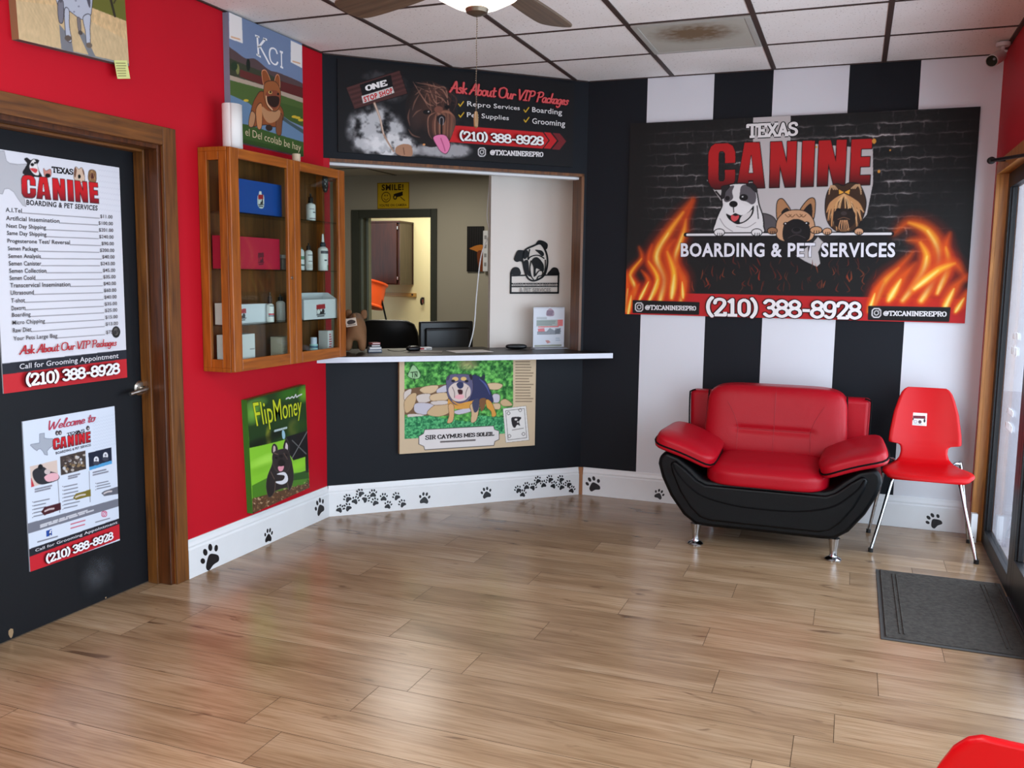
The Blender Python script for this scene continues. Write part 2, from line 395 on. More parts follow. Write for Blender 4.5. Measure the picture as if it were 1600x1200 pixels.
# ------------------------------------------------------------------ ceiling tiles and rusty grid
def ceiling_material():
    m = bpy.data.materials.new('speckled_ceiling_tile'); nt, p = nodes_of(m); lk = nt.links.new
    tc = nt.nodes.new('ShaderNodeTexCoord')
    n = nt.nodes.new('ShaderNodeTexNoise'); n.inputs['Scale'].default_value = 95; n.inputs['Detail'].default_value = 3
    r = nt.nodes.new('ShaderNodeValToRGB'); r.color_ramp.elements[0].position = 0.27; r.color_ramp.elements[1].position = 0.37
    r.color_ramp.elements[0].color = L4((164, 152, 142)); r.color_ramp.elements[1].color = L4((242, 240, 238))
    n2 = nt.nodes.new('ShaderNodeTexNoise'); n2.inputs['Scale'].default_value = 2.2
    r2 = nt.nodes.new('ShaderNodeValToRGB'); r2.color_ramp.elements[0].color = L4((238, 232, 226)); r2.color_ramp.elements[1].color = L4((255, 254, 254))
    x = nt.nodes.new('ShaderNodeMix'); x.data_type = 'RGBA'; x.blend_type = 'MULTIPLY'; x.inputs['Factor'].default_value = 1
    lk(tc.outputs['Object'], n.inputs['Vector']); lk(tc.outputs['Object'], n2.inputs['Vector']); lk(n.outputs['Fac'], r.inputs['Fac']); lk(n2.outputs['Fac'], r2.inputs['Fac'])
    lk(r.outputs[0], x.inputs['A']); lk(r2.outputs[0], x.inputs['B']); lk(x.outputs['Result'], p.inputs['Base Color'])
    p.inputs['Roughness'].default_value = 0.9; return m
mb = MB(); mb.box(XL-T, YF-0.1, H, XR+0.1, YB+0.1, H+0.06); struct(mb.build('ceiling', ceiling_material()))
GX = [-2.3512+0.6096*i for i in range(6)]; GY = [3.9277+0.6066*j for j in range(-11, 3)]
def yclip(x): return min(YB, A[1]+(x-A[0])*TY/TX) if x < B[0] else YB
def xclip(y): return A[0]+(y-A[1])*TX/TY if y > A[1] else XL
M_rust = mat('rusty_dark_ceiling_bar', (58, 42, 36), 0.6, var=0.3, scale=30)
mb = MB()
for x in GX:
    if x < XR-0.02: mb.box(x-0.0125, YF, H-0.006, x+0.0125, yclip(x)-0.012, H+0.002)
for y in GY: mb.box(xclip(y)+0.012, y-0.006, H-0.005, XR, y+0.006, H+0.002)
e = 0.014
mb.box(XL, YF, H-0.006, XL+e, A[1]-0.01, H+0.002); mb.box(B[0]+0.01, YB-0.006, H-0.006, XR, YB, H+0.002); mb.box(XR-0.02, YF, H-0.008, XR, YB, H+0.002)
mb.prism(aw_poly(0.01, LA-0.01, 0, 0.008), 'z', H-0.006, H+0.002)
struct(mb.build('trim_5', M_rust))

# ------------------------------------------------------------------ baseboards with a moulded top
def base_profile(): return [(0, 0), (0.018, 0), (0.018, 0.138), (0.012, 0.146), (0.014, 0.156), (0.008, 0.172), (0.006, 0.187), (0, 0.187)]
def baseboard(name, origin, rz, length, z1=None):
    mb = MB(); mb.prism([(-a, b) for a, b in base_profile()][::-1], 'x', 0, length)
    o = mb.build(name, M_base, loc=(origin[0], origin[1], 0), rot=(0, 0, rz)); return struct(o)
baseboard('baseboard_left', (XL, 3.329), R(90), A[1]-3.329-0.004)
baseboard('baseboard_corner', AW(0.006, 0), ANG, LA-0.022)
baseboard('baseboard_back', (B[0]+0.024, YB), 0, XR-B[0]-0.024)
mb = MB(); mb.prism([AW(LA-0.014, 0)[:2], (B[0]+0.022, YB), (B[0]+0.022, YB-0.012), AW(LA-0.014, 0.012)[:2]], 'z', 0, 0.187)
struct(mb.build('trim_6', W_raw))
mb = MB(); mb.box(XR-0.014, YE-0.07, 0, XR+0.018, YE-0.026, 0.165); mb.lathe([(0.004, -0.018), (0.004, -0.013)], 8, (XR+0.002, YE-0.055, 0.03), 1, 'y')
struct(mb.build('trim_7', [M_base, M_rust], bevel=0.004))

# ------------------------------------------------------------------ black door on the left
mb = MB(); mb.box(XL-T-0.045, DY0-0.02, 0.006, XL-T+0.0, DY1+0.005, DZ+0.01)
door = struct(mb.build('door_1', M_door, bevel=0.002))
M_chip = mat('chipped_bare_wood', (150, 124, 92), 0.7)
mb = MB()
for (y, z, a, b) in ((2.478, 0.03, 0.016, 0.02), (2.40, 0.02, 0.02, 0.012), (2.96, 0.012, 0.006, 0.004)):
    mb.prism([(y+a*math.cos(t)*(0.7+0.3*math.sin(3*t)), z+b*math.sin(t)) for t in np.linspace(0, 2*math.pi, 9)[:-1]], 'x', XL-T, XL-T+0.0006)
mb.build('paint_chips', M_chip, door)
h = bpy.data.objects.new("lever_handle", None); COL.objects.link(h); h.parent = door; h.location = (XL-T, 3.205, 0.928)
mb = MB(); mb.lathe([(0.0, 0.0), (0.034, 0.0), (0.034, 0.006), (0.028, 0.013), (0.012, 0.016), (0.012, 0.045), (0.0, 0.046)], 24, (0, 0, 0), 0, 'x')
mb.build('rosette', M_nickel, h, smooth=True)
mb = MB(); mb.tube(spl([(0.045, 0.0, 0), (0.052, -0.02, -0.002), (0.052, -0.06, -0.006), (0.048, -0.105, -0.013)], n=5), [0.011]*6+[0.010]*5+[0.009]*5, 10)
mb.build('lever', M_nickel, h, smooth=True)
mb = MB(); c = 0.078
mb.box(XL, DY1-0.004, 0, XL+0.018, DY1+c, DZ+c-0.002, 0); mb.box(XL, DY0-c, 0, XL+0.018, DY0+0.004, DZ+c-0.002, 0)
mb.box(XL, DY0+0.004, DZ-0.004, XL+0.018, DY1-0.004, DZ+c-0.002, 1)
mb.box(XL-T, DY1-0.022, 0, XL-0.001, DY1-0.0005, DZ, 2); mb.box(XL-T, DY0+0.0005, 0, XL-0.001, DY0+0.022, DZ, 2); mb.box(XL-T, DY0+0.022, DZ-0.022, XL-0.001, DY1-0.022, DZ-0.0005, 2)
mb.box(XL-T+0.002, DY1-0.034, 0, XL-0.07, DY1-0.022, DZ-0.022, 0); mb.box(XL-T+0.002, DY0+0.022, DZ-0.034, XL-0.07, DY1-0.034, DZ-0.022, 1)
struct(mb.build('trim_8', [W_trim, W_trimY, W_dark], bevel=0.003))

# pale scuff rubbed onto the lower door
def scuff_material():
    m = bpy.data.materials.new('pale_scuff'); m.use_nodes = True; nt = m.node_tree; lk = nt.links.new; nt.nodes.remove(nt.nodes['Principled BSDF'])
    tc = nt.nodes.new('ShaderNodeTexCoord'); mp = nt.nodes.new('ShaderNodeMapping'); mp.inputs['Location'].default_value = (-1, -1, -1); mp.inputs['Scale'].default_value = (2, 2, 2); lk(tc.outputs['Generated'], mp.inputs['Vector'])
    sp = nt.nodes.new('ShaderNodeSeparateXYZ'); cb = nt.nodes.new('ShaderNodeCombineXYZ'); lk(mp.outputs[0], sp.inputs[0]); lk(sp.outputs[1], cb.inputs[0]); lk(sp.outputs[2], cb.inputs[1])
    g = nt.nodes.new('ShaderNodeTexGradient'); g.gradient_type = 'SPHERICAL'; lk(cb.outputs[0], g.inputs['Vector'])
    n = nt.nodes.new('ShaderNodeTexNoise'); n.inputs['Scale'].default_value = 22; n.inputs['Detail'].default_value = 6; lk(tc.outputs['Object'], n.inputs['Vector'])
    mu = nt.nodes.new('ShaderNodeMath'); mu.operation = 'MULTIPLY'; lk(g.outputs['Fac'], mu.inputs[0]); lk(n.outputs['Fac'], mu.inputs[1])
    mr = nt.nodes.new('ShaderNodeMapRange'); mr.inputs['From Min'].default_value = 0.08; mr.inputs['From Max'].default_value = 0.6; mr.inputs['To Max'].default_value = 0.28; lk(mu.outputs[0], mr.inputs['Value'])
    t = nt.nodes.new('ShaderNodeBsdfTransparent'); d = nt.nodes.new('ShaderNodeBsdfDiffuse'); d.inputs[0].default_value = L4((120, 122, 128)); x = nt.nodes.new('ShaderNodeMixShader')
    lk(mr.outputs[0], x.inputs[0]); lk(t.outputs[0], x.inputs[1]); lk(d.outputs[0], x.inputs[2]); lk(x.outputs[0], nt.nodes['Material Output'].inputs['Surface']); return m
mb = MB(); mb.add([(XL-T+0.0008, 2.80, 0.03), (XL-T+0.0008, 3.04, 0.03), (XL-T+0.0008, 3.04, 0.24), (XL-T+0.0008, 2.80, 0.24)], [(0, 1, 2, 3)]); mb.build('scuff_mark', scuff_material(), door)

# ------------------------------------------------------------------ glazed front on the right
mb = MB(); mb.box(XR-0.002, YE-0.025, 0, XR+0.092, YE-0.0005, 2.05); mb.box(XR-0.012, YE-0.030, 0, XR+0.006, YE+0.004, 2.10)
mb.box(XR-0.002, YF+0.2, 2.05, XR+0.092, YE-0.0005, 2.0745); mb.box(XR-0.012, YF+0.2, 2.045, XR-0.0005, YE-0.03, 2.115)
struct(mb.build('trim_9', wood('golden_brown_wood', (150, 92, 34), (196, 130, 58), 'Z', 0.42), bevel=0.002))
gx0, gx1 = 0.748, 0.792
def glazing(name, ya, yb, stile, rail, label_glass):
    mb = MB(); mb.box(gx0, ya, 0, gx1, ya+stile[0], 2.05); mb.box(gx0, yb-stile[1], 0, gx1, yb, 2.05)
    mb.box(gx0, ya+stile[0], 0, gx1, yb-stile[1], rail); mb.box(gx0, ya+stile[0], 1.97, gx1, yb-stile[1], 2.05)
    mb.box(gx0+0.012, ya+stile[0], rail, gx1-0.012, ya+stile[0]+0.012, 1.97); mb.box(gx0+0.012, yb-stile[1]-0.012, rail, gx1-0.012, yb-stile[1], 1.97)
    f = struct(mb.build(name, M_alu, bevel=0.002))
    mb = MB(); mb.box(0.767, ya+stile[0], rail, 0.773, yb-stile[1], 1.97); mb.build('pane', label_glass, f); return f
G_front = glass('shopfront_glass', (0.93, 0.95, 0.98))
win = glazing('window_1', 4.58, YE-0.026, (0.10, 0.065), 0.085, G_front)
glazing('door_2', 3.60, 4.578, (0.09, 0.05), 0.20, G_front)
for k, (a, b) in enumerate(((2.3, 3.598), (0.7, 2.298), (-0.9, 0.698), (-2.8, -0.902))): glazing('window_%d' % (k+3), a, b, (0.05, 0.05), 0.085, G_front)
mb = MB(); mb.box(gx0-0.012, 3.4, 0.0, gx1, 4.575, 0.014); struct(mb.build('trim_10', M_alu, bevel=0.004))
# white vinyl lettering strips stuck on the pane, seen edge-on
mb = MB(); rnd = random.Random(5)
for (z0, hgt, y0, y1) in ((1.18, 0.035, 5.02, 5.16), (1.10, 0.05, 5.02, 5.18), (0.80, 0.03, 4.98, 5.16), (0.72, 0.045, 4.98, 5.18)):
    y = y0
    while y < y1:
        d = rnd.uniform(0.010, 0.022); mb.box(0.7655, y, z0, 0.7668, y+d, z0+hgt*rnd.uniform(0.7, 1)); y += d+0.007
mb.build('vinyl_lettering', M_whiteplastic, win)

# ------------------------------------------------------------------ printed pictures: painted as a grid of coloured vertices, lettering laid on as shapes
def hom(src, dst):
    a = []; b = []
    for (x, y), (u, v) in zip(src, dst):
        a += [[x, y, 1, 0, 0, 0, -u*x, -u*y], [0, 0, 0, x, y, 1, -v*x, -v*y]]; b += [u, v]
    return np.append(np.linalg.solve(np.array(a, float), np.array(b, float)), 1).reshape(3, 3)
def happ(Hm, pts):
    p = np.asarray(pts, float); q = np.c_[p, np.ones(len(p))] @ Hm.T; return q[:, :2]/q[:, 2:3]
UNIT = [(0, 0), (1, 0), (1, 1), (0, 1)]
def vnoise(shape, cells, seed, octaves=3):
    r = np.random.RandomState(seed); out = np.zeros(shape); amp = 1; tot = 0
    for o in range(octaves):
        cy, cx = max(2, int(cells[1]*2**o)), max(2, int(cells[0]*2**o)); g = r.rand(cy+1, cx+1)
        y = np.linspace(0, cy-1e-6, shape[0]); x = np.linspace(0, cx-1e-6, shape[1])
        yi, xi = y.astype(int), x.astype(int); fy, fx = y-yi, x-xi; fy = fy*fy*(3-2*fy); fx = fx*fx*(3-2*fx)
        a = g[yi][:, xi]*(1-fx)+g[yi][:, xi+1]*fx; b = g[yi+1][:, xi]*(1-fx)+g[yi+1][:, xi+1]*fx
        out += amp*(a*(1-fy)[:, None]+b*fy[:, None]); tot += amp; amp *= 0.5
    return out/tot
_TXT = {}
def txtmesh(s, bold=0.0, grow=0.0):
    """built-in font, as triangles; returns verts, tris and the bounding box of the plain weight"""
    key = (s, bold, grow)
    if key not in _TXT:
        cu = bpy.data.curves.new('lettering', 'FONT'); cu.body = s; cu.offset = bold+grow; cu.space_character = 1+3.5*max(bold, 0); cu.resolution_u = 3; cu.fill_mode = 'FRONT'
        o = bpy.data.objects.new('lettering', cu); COL.objects.link(o)
        dg = bpy.context.evaluated_depsgraph_get(); ev = o.evaluated_get(dg); me = ev.to_mesh(); me.calc_loop_triangles()
        v = np.array([q.co[:2] for q in me.vertices]); t = [tuple(q.vertices) for q in me.loop_triangles]
        ev.to_mesh_clear(); bpy.data.objects.remove(o); bpy.data.curves.remove(cu)
        _TXT[key] = (v, t)
    return _TXT[key]
# slab letters and digits as pen strokes (width, strokes); '~' marks a smooth curve
def sf(x, y, h=0.13): return [(x-h, y), (x+h, y)]
def S_(*p): return ('~',)+p
SLAB = {
 '(': (.34, [S_((.30, 1.12), (.13, .85), (.07, .5), (.13, .15), (.30, -.12))]), ')': (.34, [S_((.04, 1.12), (.21, .85), (.27, .5), (.21, .15), (.04, -.12))]),
 '-': (.5, [[(.06, .42), (.44, .42)]]), ' ': (.3, []), '.': (.25, [[(.1, .0), (.1, .06)]]), "'": (.2, [[(.1, .8), (.1, 1)]]),
 '0': (.62, [S_((.3, 1), (.5, .85), (.54, .5), (.5, .15), (.3, 0), (.1, .15), (.06, .5), (.1, .85), (.3, 1))]),
 '1': (.58, [[(.1, .8), (.3, 1), (.3, 0)], [(.06, 0), (.54, 0)]]),
 '2': (.64, [S_((.07, .72), (.12, .92), (.3, 1.0), (.5, .92), (.54, .7), (.38, .42), (.08, .02)), [(.06, 0), (.58, 0), (.58, .2)]]),
 '3': (.62, [S_((.06, .82), (.2, .99), (.42, .97), (.53, .78), (.42, .58), (.24, .53)), S_((.24, .53), (.46, .5), (.57, .28), (.46, .05), (.24, 0), (.05, .16))]),
 '8': (.64, [S_((.31, .54), (.12, .64), (.1, .86), (.31, 1), (.52, .86), (.5, .64), (.31, .54), (.08, .42), (.05, .16), (.31, 0), (.57, .16), (.54, .42), (.31, .54))]),
 '9': (.64, [S_((.55, .7), (.5, .48), (.3, .4), (.1, .5), (.06, .74), (.14, .93), (.31, 1), (.49, .93), (.55, .7), (.53, .3), (.42, .06), (.24, 0), (.08, .12))]),
 'T': (.7, [[(.35, 0), (.35, 1)], [(.04, .76), (.04, 1), (.66, 1), (.66, .76)], sf(.35, 0, .17)]),
 'E': (.68, [[(.15, 0), (.15, 1)], [(.03, 1), (.58, 1), (.58, .76)], [(.03, 0), (.62, 0), (.62, .25)], [(.15, .5), (.42, .5)], [(.42, .38), (.42, .62)]]),
 'X': (.72, [[(.1, 0), (.6, 1)], [(.1, 1), (.6, 0)], sf(.1, 0), sf(.6, 0), sf(.1, 1), sf(.6, 1)]),
 'A': (.74, [[(.1, 0), (.35, 1), (.62, 0)], [(.19, .33), (.53, .33)], sf(.1, 0), sf(.62, 0)]),
 'S': (.62, [S_((.54, .78), (.48, .95), (.3, 1.0), (.1, .9), (.1, .66), (.3, .54), (.5, .42), (.55, .18), (.42, .02), (.22, 0), (.06, .12), (.04, .26))]),
 'C': (.66, [S_((.58, .74), (.5, .95), (.32, 1), (.12, .86), (.05, .5), (.12, .14), (.32, 0), (.5, .05), (.6, .24))]),
 'N': (.76, [[(.12, 0), (.12, 1), (.6, 0), (.6, 1)], sf(.12, 0), sf(.08, 1, .08), sf(.6, 1)]),
 'I': (.4, [[(.2, 0), (.2, 1)], sf(.2, 0, .17), sf(.2, 1, .17)]),
 'R': (.72, [[(.15, 0), (.15, 1)], S_((.03, 1), (.4, 1), (.56, .9), (.56, .64), (.4, .52), (.15, .52)), [(.36, .52), (.58, 0)], sf(.15, 0), sf(.6, 0, .1)]),
 'P': (.66, [[(.15, 0), (.15, 1)], S_((.03, 1), (.4, 1), (.56, .9), (.56, .6), (.4, .46), (.15, .46)), sf(.15, 0, .15)]),
 'O': (.68, [S_((.33, 1), (.54, .86), (.6, .5), (.54, .14), (.33, 0), (.12, .14), (.06, .5), (.12, .86), (.33, 1))]),
 'M': (.92, [[(.12, 0), (.12, 1), (.45, .25), (.78, 1), (.78, 0)], sf(.12, 0, .11), sf(.78, 0, .11), sf(.1, 1, .08), sf(.8, 1, .08)]),
 'L': (.64, [[(.15, 0), (.15, 1)], sf(.15, 1), [(.03, 0), (.58, 0), (.58, .26)]]),
 'U': (.74, [S_((.12, 1), (.12, .3), (.2, .06), (.36, 0), (.52, .06), (.6, .3), (.6, 1)), sf(.12, 1), sf(.6, 1)]),
 'Y': (.72, [[(.1, 1), (.35, .48), (.6, 1)], [(.35, .48), (.35, 0)], sf(.35, 0, .15), sf(.1, 1, .11), sf(.6, 1, .11)]),
 'H': (.74, [[(.12, 0), (.12, 1)], [(.6, 0), (.6, 1)], [(.12, .5), (.6, .5)], sf(.12, 0), sf(.6, 0), sf(.12, 1), sf(.6, 1)]),
 '@': (.86, [S_((.56, .62), (.42, .68), (.3, .5), (.34, .3), (.5, .3), (.58, .66), (.6, .3), (.74, .34), (.76, .62), (.6, .92), (.3, .92), (.08, .55), (.16, .1), (.44, -.02), (.68, .06))]),
}
SCRIPT = {
 ' ': (.2, []), 'A': (.52, [S_((0, 0), (.2, .5), (.36, 1), (.42, .5), (.46, 0)), [(.1, .38), (.46, .4)]]),
 's': (.29, [S_((.25, .4), (.19, .5), (.09, .45), (.1, .34), (.21, .22), (.21, .06), (.1, 0), (0, .06))]),
 'k': (.31, [[(.05, 0), (.05, 1)], S_((.26, .48), (.07, .24), (.18, .14), (.3, 0))]), 'b': (.35, [[(.05, 1), (.05, 0)], S_((.05, .3), (.18, .48), (.3, .36), (.28, .1), (.15, 0), (.05, .1))]),
 'o': (.34, [S_((.15, .5), (.27, .4), (.27, .12), (.15, 0), (.03, .12), (.03, .38), (.15, .5), (.32, .46))]), 'u': (.38, [S_((.04, .48), (.04, .15), (.12, 0), (.24, .1), (.28, .48)), S_((.28, .48), (.28, .08), (.37, 0))]),
 't': (.27, [S_((.12, .85), (.11, .1), (.18, 0), (.26, .06)), [(0, .55), (.26, .58)]]), 'O': (.66, [S_((.32, 1), (.56, .82), (.56, .2), (.32, 0), (.08, .2), (.06, .8), (.32, 1))]),
 'r': (.27, [[(.05, 0), (.05, .48)], S_((.05, .3), (.14, .48), (.26, .42))]), 'V': (.5, [S_((0, 1), (.1, .5), (.2, 0), (.32, .5), (.48, 1))]),
 'I': (.32, [[(.13, 1), (.11, 0)], [(0, 1), (.28, 1)], [(0, 0), (.24, 0)]]), 'P': (.5, [[(.1, 0), (.12, 1)], S_((0, .9), (.2, 1.02), (.42, .95), (.44, .65), (.28, .5), (.12, .52))]),
 'a': (.36, [S_((.26, .44), (.14, .5), (.03, .36), (.03, .12), (.13, 0), (.24, .1), (.27, .46)), S_((.27, .48), (.27, .08), (.36, 0))]), 'c': (.3, [S_((.26, .4), (.17, .5), (.05, .36), (.05, .12), (.16, 0), (.29, .1))]),
 'g': (.36, [S_((.26, .44), (.14, .5), (.03, .36), (.03, .12), (.13, 0), (.24, .1), (.27, .46)), S_((.27, .48), (.27, -.2), (.14, -.38), (.02, -.26))]), 'e': (.31, [S_((.04, .24), (.23, .28), (.21, .46), (.1, .48), (.03, .25), (.1, .03), (.3, .1))]),
 'W': (.72, [S_((0, 1), (.06, .4), (.14, 0), (.24, .4), (.32, .8), (.38, .3), (.46, 0), (.58, .5), (.7, 1))]), 'l': (.21, [S_((.02, .2), (.16, .9), (.1, 1), (.05, .6), (.07, .08), (.2, .02))]),
 'm': (.46, [[(.04, 0), (.04, .46)], S_((.04, .3), (.13, .48), (.2, .36), (.2, 0)), S_((.2, .3), (.3, .48), (.37, .36), (.37, .06), (.45, 0))]),
}
def penmesh(s, font, wid, shear=0.0):
    """pen strokes widened into quads with round joints; unit box"""
    x = 0; V = []; F = []; Z = []
    def seg(p, q, r):
        d = np.array(q)-np.array(p); l = np.hypot(*d)
        if l < 1e-6: return
        n = np.array([-d[1], d[0]])/l*r; k = len(V); V.extend([p-n, q-n, q+n, p+n]); Z.extend([len(F)]*4); F.append((k, k+1, k+2)); F.append((k, k+2, k+3))
    def disc(p, r):
        k = len(V); m = 8; Z.extend([len(F)]*m)
        for i in range(m): V.append(np.array(p)+r*np.array([math.cos(2*math.pi*i/m), math.sin(2*math.pi*i/m)]))
        for i in range(1, m-1): F.append((k, k+i, k+i+1))
    for ch in s:
        wdt, strokes = font.get(ch, font[' '])
        for st_ in strokes:
            pts = spl(st_[1:], n=5) if st_[0] == '~' else [np.array(q, float) for q in st_]
            pts = [np.array([x+q[0]+shear*q[1], q[1]]) for q in pts]
            for i in range(len(pts)-1): seg(pts[i], pts[i+1], wid/2)
            for i in range(1, len(pts)-1): disc(pts[i], wid/2)
            if font is SCRIPT:
                disc(pts[0], wid/2); disc(pts[-1], wid/2)
        x += wdt
    return np.array(V), F, x, np.array(Z)
class Art:
    """a flat printed picture W x H metres; shapes are traced in the frame of the quad's four corners (top left, top right, bottom right, bottom left)"""
    def __init__(s, quad, W, Hh, nx, base, ss=2):
        s.W, s.H = W, Hh; s.nx = nx; s.ny = max(4, int(round(nx*Hh/W))); s.ss = ss
        s.Nx, s.Ny = s.nx*ss, s.ny*ss; s.Hm = hom(quad, UNIT); s.img = np.zeros((s.Ny, s.Nx, 3)); s.img[:] = base
        s.k = s.Nx/math.hypot(quad[1][0]-quad[0][0], quad[1][1]-quad[0][1]); s.c = (0, 0, 1); s.V = []; s.F = []; s.C = []; s.layer = 0
    def crop(s, ox, oy, sc): s.c = (ox, oy, sc); return s
    def uv(s, pts):
        p = np.asarray(pts, float)/s.c[2]+np.array(s.c[:2]); return happ(s.Hm, p)
    def px(s, pts): return s.uv(pts)*np.array([s.Nx, s.Ny])
    def _box(s, P, pad=0):
        x0 = max(0, int(P[:, 0].min()-pad)); x1 = min(s.Nx, int(P[:, 0].max()+pad)+2); y0 = max(0, int(P[:, 1].min()-pad)); y1 = min(s.Ny, int(P[:, 1].max()+pad)+2)
        return x0, x1, y0, y1
    def _put(s, box, mask, col, a):
        x0, x1, y0, y1 = box; sub = s.img[y0:y1, x0:x1]; m = np.asarray(mask, float)*a
        if callable(col):
            yy, xx = np.mgrid[y0:y1, x0:x1]; c = col(xx/s.Nx, yy/s.Ny)
        else: c = np.array(col, float)
        s.img[y0:y1, x0:x1] = sub*(1-m[..., None])+c*m[..., None]
    def poly(s, pts, col, smooth=False, a=1.0, outline=None):
        if smooth: pts = spl(pts, True, 6)
        if outline: s.stroke(list(pts)+[pts[0]], outline[0], outline[1], smooth=False)
        P = s.px(pts); box = s._box(P); x0, x1, y0, y1 = box
        if x1 <= x0 or y1 <= y0: return s
        X = np.arange(x0, x1)+0.5; Y = np.arange(y0, y1)+0.5; inside = np.zeros((len(Y), len(X)), bool); n = len(P)
        for i in range(n):
            (xa, ya), (xb, yb) = P[i], P[(i+1) % n]
            if ya == yb: continue
            cond = (ya > Y) != (yb > Y); xc = (xb-xa)*(Y-ya)/(yb-ya)+xa
            inside ^= cond[:, None] & (X[None, :] < xc[:, None])
        s._put(box, inside, col, a); return s
    def ell(s, cx, cy, rx, ry, col, a=1.0, rot=0, outline=None):
        c, q = math.cos(rot), math.sin(rot); t = np.linspace(0, 2*math.pi, 28)[:-1]
        return s.poly([(cx+rx*math.cos(i)*c-ry*math.sin(i)*q, cy+rx*math.cos(i)*q+ry*math.sin(i)*c) for i in t], col, a=a, outline=outline)
    def stroke(s, pts, wd, col, smooth=True, a=1.0, taper=(1, 1), soft=1.0):
        if smooth: pts = spl(pts, False, 6)
        P = s.px(pts); r = wd/s.c[2]*s.k/2; n = len(P); box = s._box(P, r*max(max(taper), 1)+soft+1); x0, x1, y0, y1 = box
        if x1 <= x0 or y1 <= y0: return s
        X, Y = np.meshgrid(np.arange(x0, x1)+0.5, np.arange(y0, y1)+0.5); m = np.zeros(X.shape)
        for i in range(n-1):
            p, q = P[i], P[i+1]; d = q-p; l2 = (d**2).sum()+1e-9; t = np.clip(((X-p[0])*d[0]+(Y-p[1])*d[1])/l2, 0, 1)
            dist = np.hypot(X-p[0]-t*d[0], Y-p[1]-t*d[1]); tt = (i+t)/(n-1)
            rr = r*(np.interp(tt, np.linspace(0, 1, len(taper)), taper)); m = np.maximum(m, np.clip((rr-dist)/soft+0.5, 0, 1))
        s._put(box, m, col, a); return s
    def blob(s, cx, cy, rx, ry, col, a=1.0, nz=None):
        P = s.px([(cx-rx, cy-ry), (cx+rx, cy-ry), (cx+rx, cy+ry), (cx-rx, cy+ry)]); box = s._box(P); x0, x1, y0, y1 = box
        if x1 <= x0 or y1 <= y0: return s
        c = P.mean(0); hx = (P[1, 0]-P[0, 0])/2; hy = (P[3, 1]-P[0, 1])/2
        X, Y = np.meshgrid(np.arange(x0, x1)+0.5, np.arange(y0, y1)+0.5); m = np.clip(1-((X-c[0])/hx)**2-((Y-c[1])/hy)**2, 0, 1)
        if nz is not None: m = np.clip(m*2.2*np.clip(nz[y0:y1, x0:x1]*2.6-0.75, 0, 1.2), 0, 1)
        s._put(box, m, col, a); return s
    def quadpx(s, q):                                        # axis-aligned helper: rectangle as quad
        x0, y0, x1, y1 = q; return [(x0, y0), (x1, y0), (x1, y1), (x0, y1)]
    def _lay(s, v, f, box, quad, col, zi=None):
        x0, y0, x1, y1 = box; u = np.c_[(v[:, 0]-x0)/(x1-x0), 1-(v[:, 1]-y0)/(y1-y0)]
        zi = np.zeros(len(v)) if zi is None else zi*1.6e-6; z0 = s.layer+0.00012; s.layer = z0+float(zi.max()); w_ = s.uv(happ(hom(UNIT, quad), u)); k = len(s.V)
        s.V += [(a*s.W, (1-b)*s.H, -0.0004-z0-q) for (a, b), q in zip(w_, zi)]; s.F += [tuple(k+i for i in t) for t in f]; s.C += [tuple(lin(col))]*len(w_)
    def text(s, t, quad, col, bold=0.0, outline=None):
        if len(quad) == 4 and not hasattr(quad[0], '__len__'): quad = s.quadpx(quad)
        v, f = txtmesh(t, bold); box = (v[:, 0].min(), v[:, 1].min(), v[:, 0].max(), v[:, 1].max())
        if outline:
            v2, f2 = txtmesh(t, bold+1e-4, outline[0]); s._lay(v2, f2, box, quad, outline[1])
        s._lay(v, f, box, quad, col); return s
    def pen(s, t, quad, col, wid=0.16, font=None, shear=0.0, outline=None):
        if len(quad) == 4 and not hasattr(quad[0], '__len__'): quad = s.quadpx(quad)
        font = font or SLAB; v, f, x, zi = penmesh(t, font, wid, shear); box = (-wid/2, -wid/2, x-0.04, 1+wid/2)
        if font is SCRIPT: box = (0, 0, x, 1)
        if outline:
            v2, f2, _, z2 = penmesh(t, font, wid+outline[0], shear); s._lay(v2, f2, box, quad, outline[1], z2)
        s._lay(v, f, box, quad, col, zi); return s
    def lines(s, x0, y0, x1, y1, n, col, wd, seed=1, slope=0.0):
        """rows of words too small to read"""
        r = random.Random(seed); hh = (y1-y0)/max(n, 1)
        for i in range(n):
            y = y0+hh*(i+0.5); x = x0; e = x1-(x1-x0)*r.uniform(0, 0.3)
            while x < e:
                d = min(r.uniform(0.06, 0.16)*(x1-x0), e-x)
                s.stroke([(x, y+slope*(x-x0)), (x+d, y+slope*(x+d-x0))], wd, col, smooth=False, a=0.8); x += d+(x1-x0)*0.03
        return s
    def build(s, name, material, thick, side=(40, 40, 40), bottom=None, loc=(0, 0, 0), rz=0.0, tilt=0.0, parent=None):
        """front at local -Y, lower left corner at the origin, wall side at y = 0"""
        im = s.img.reshape(s.ny, s.ss, s.nx, s.ss, 3).mean((1, 3)); colr = lin(np.clip(im, 0, 255)).reshape(-1, 3)
        xs = np.linspace(0, s.W, s.nx); zs = np.linspace(s.H, 0, s.ny); X, Z = np.meshgrid(xs, zs)
        gv = np.c_[X.ravel(), np.full(X.size, -thick), Z.ravel()]
        i = np.arange(s.nx*s.ny).reshape(s.ny, s.nx); q = np.stack([i[1:, :-1], i[1:, 1:], i[:-1, 1:], i[:-1, :-1]], -1).reshape(-1, 4)
        V = [gv]; C = [colr]; n = len(gv); W, Hh, t = s.W, s.H, thick
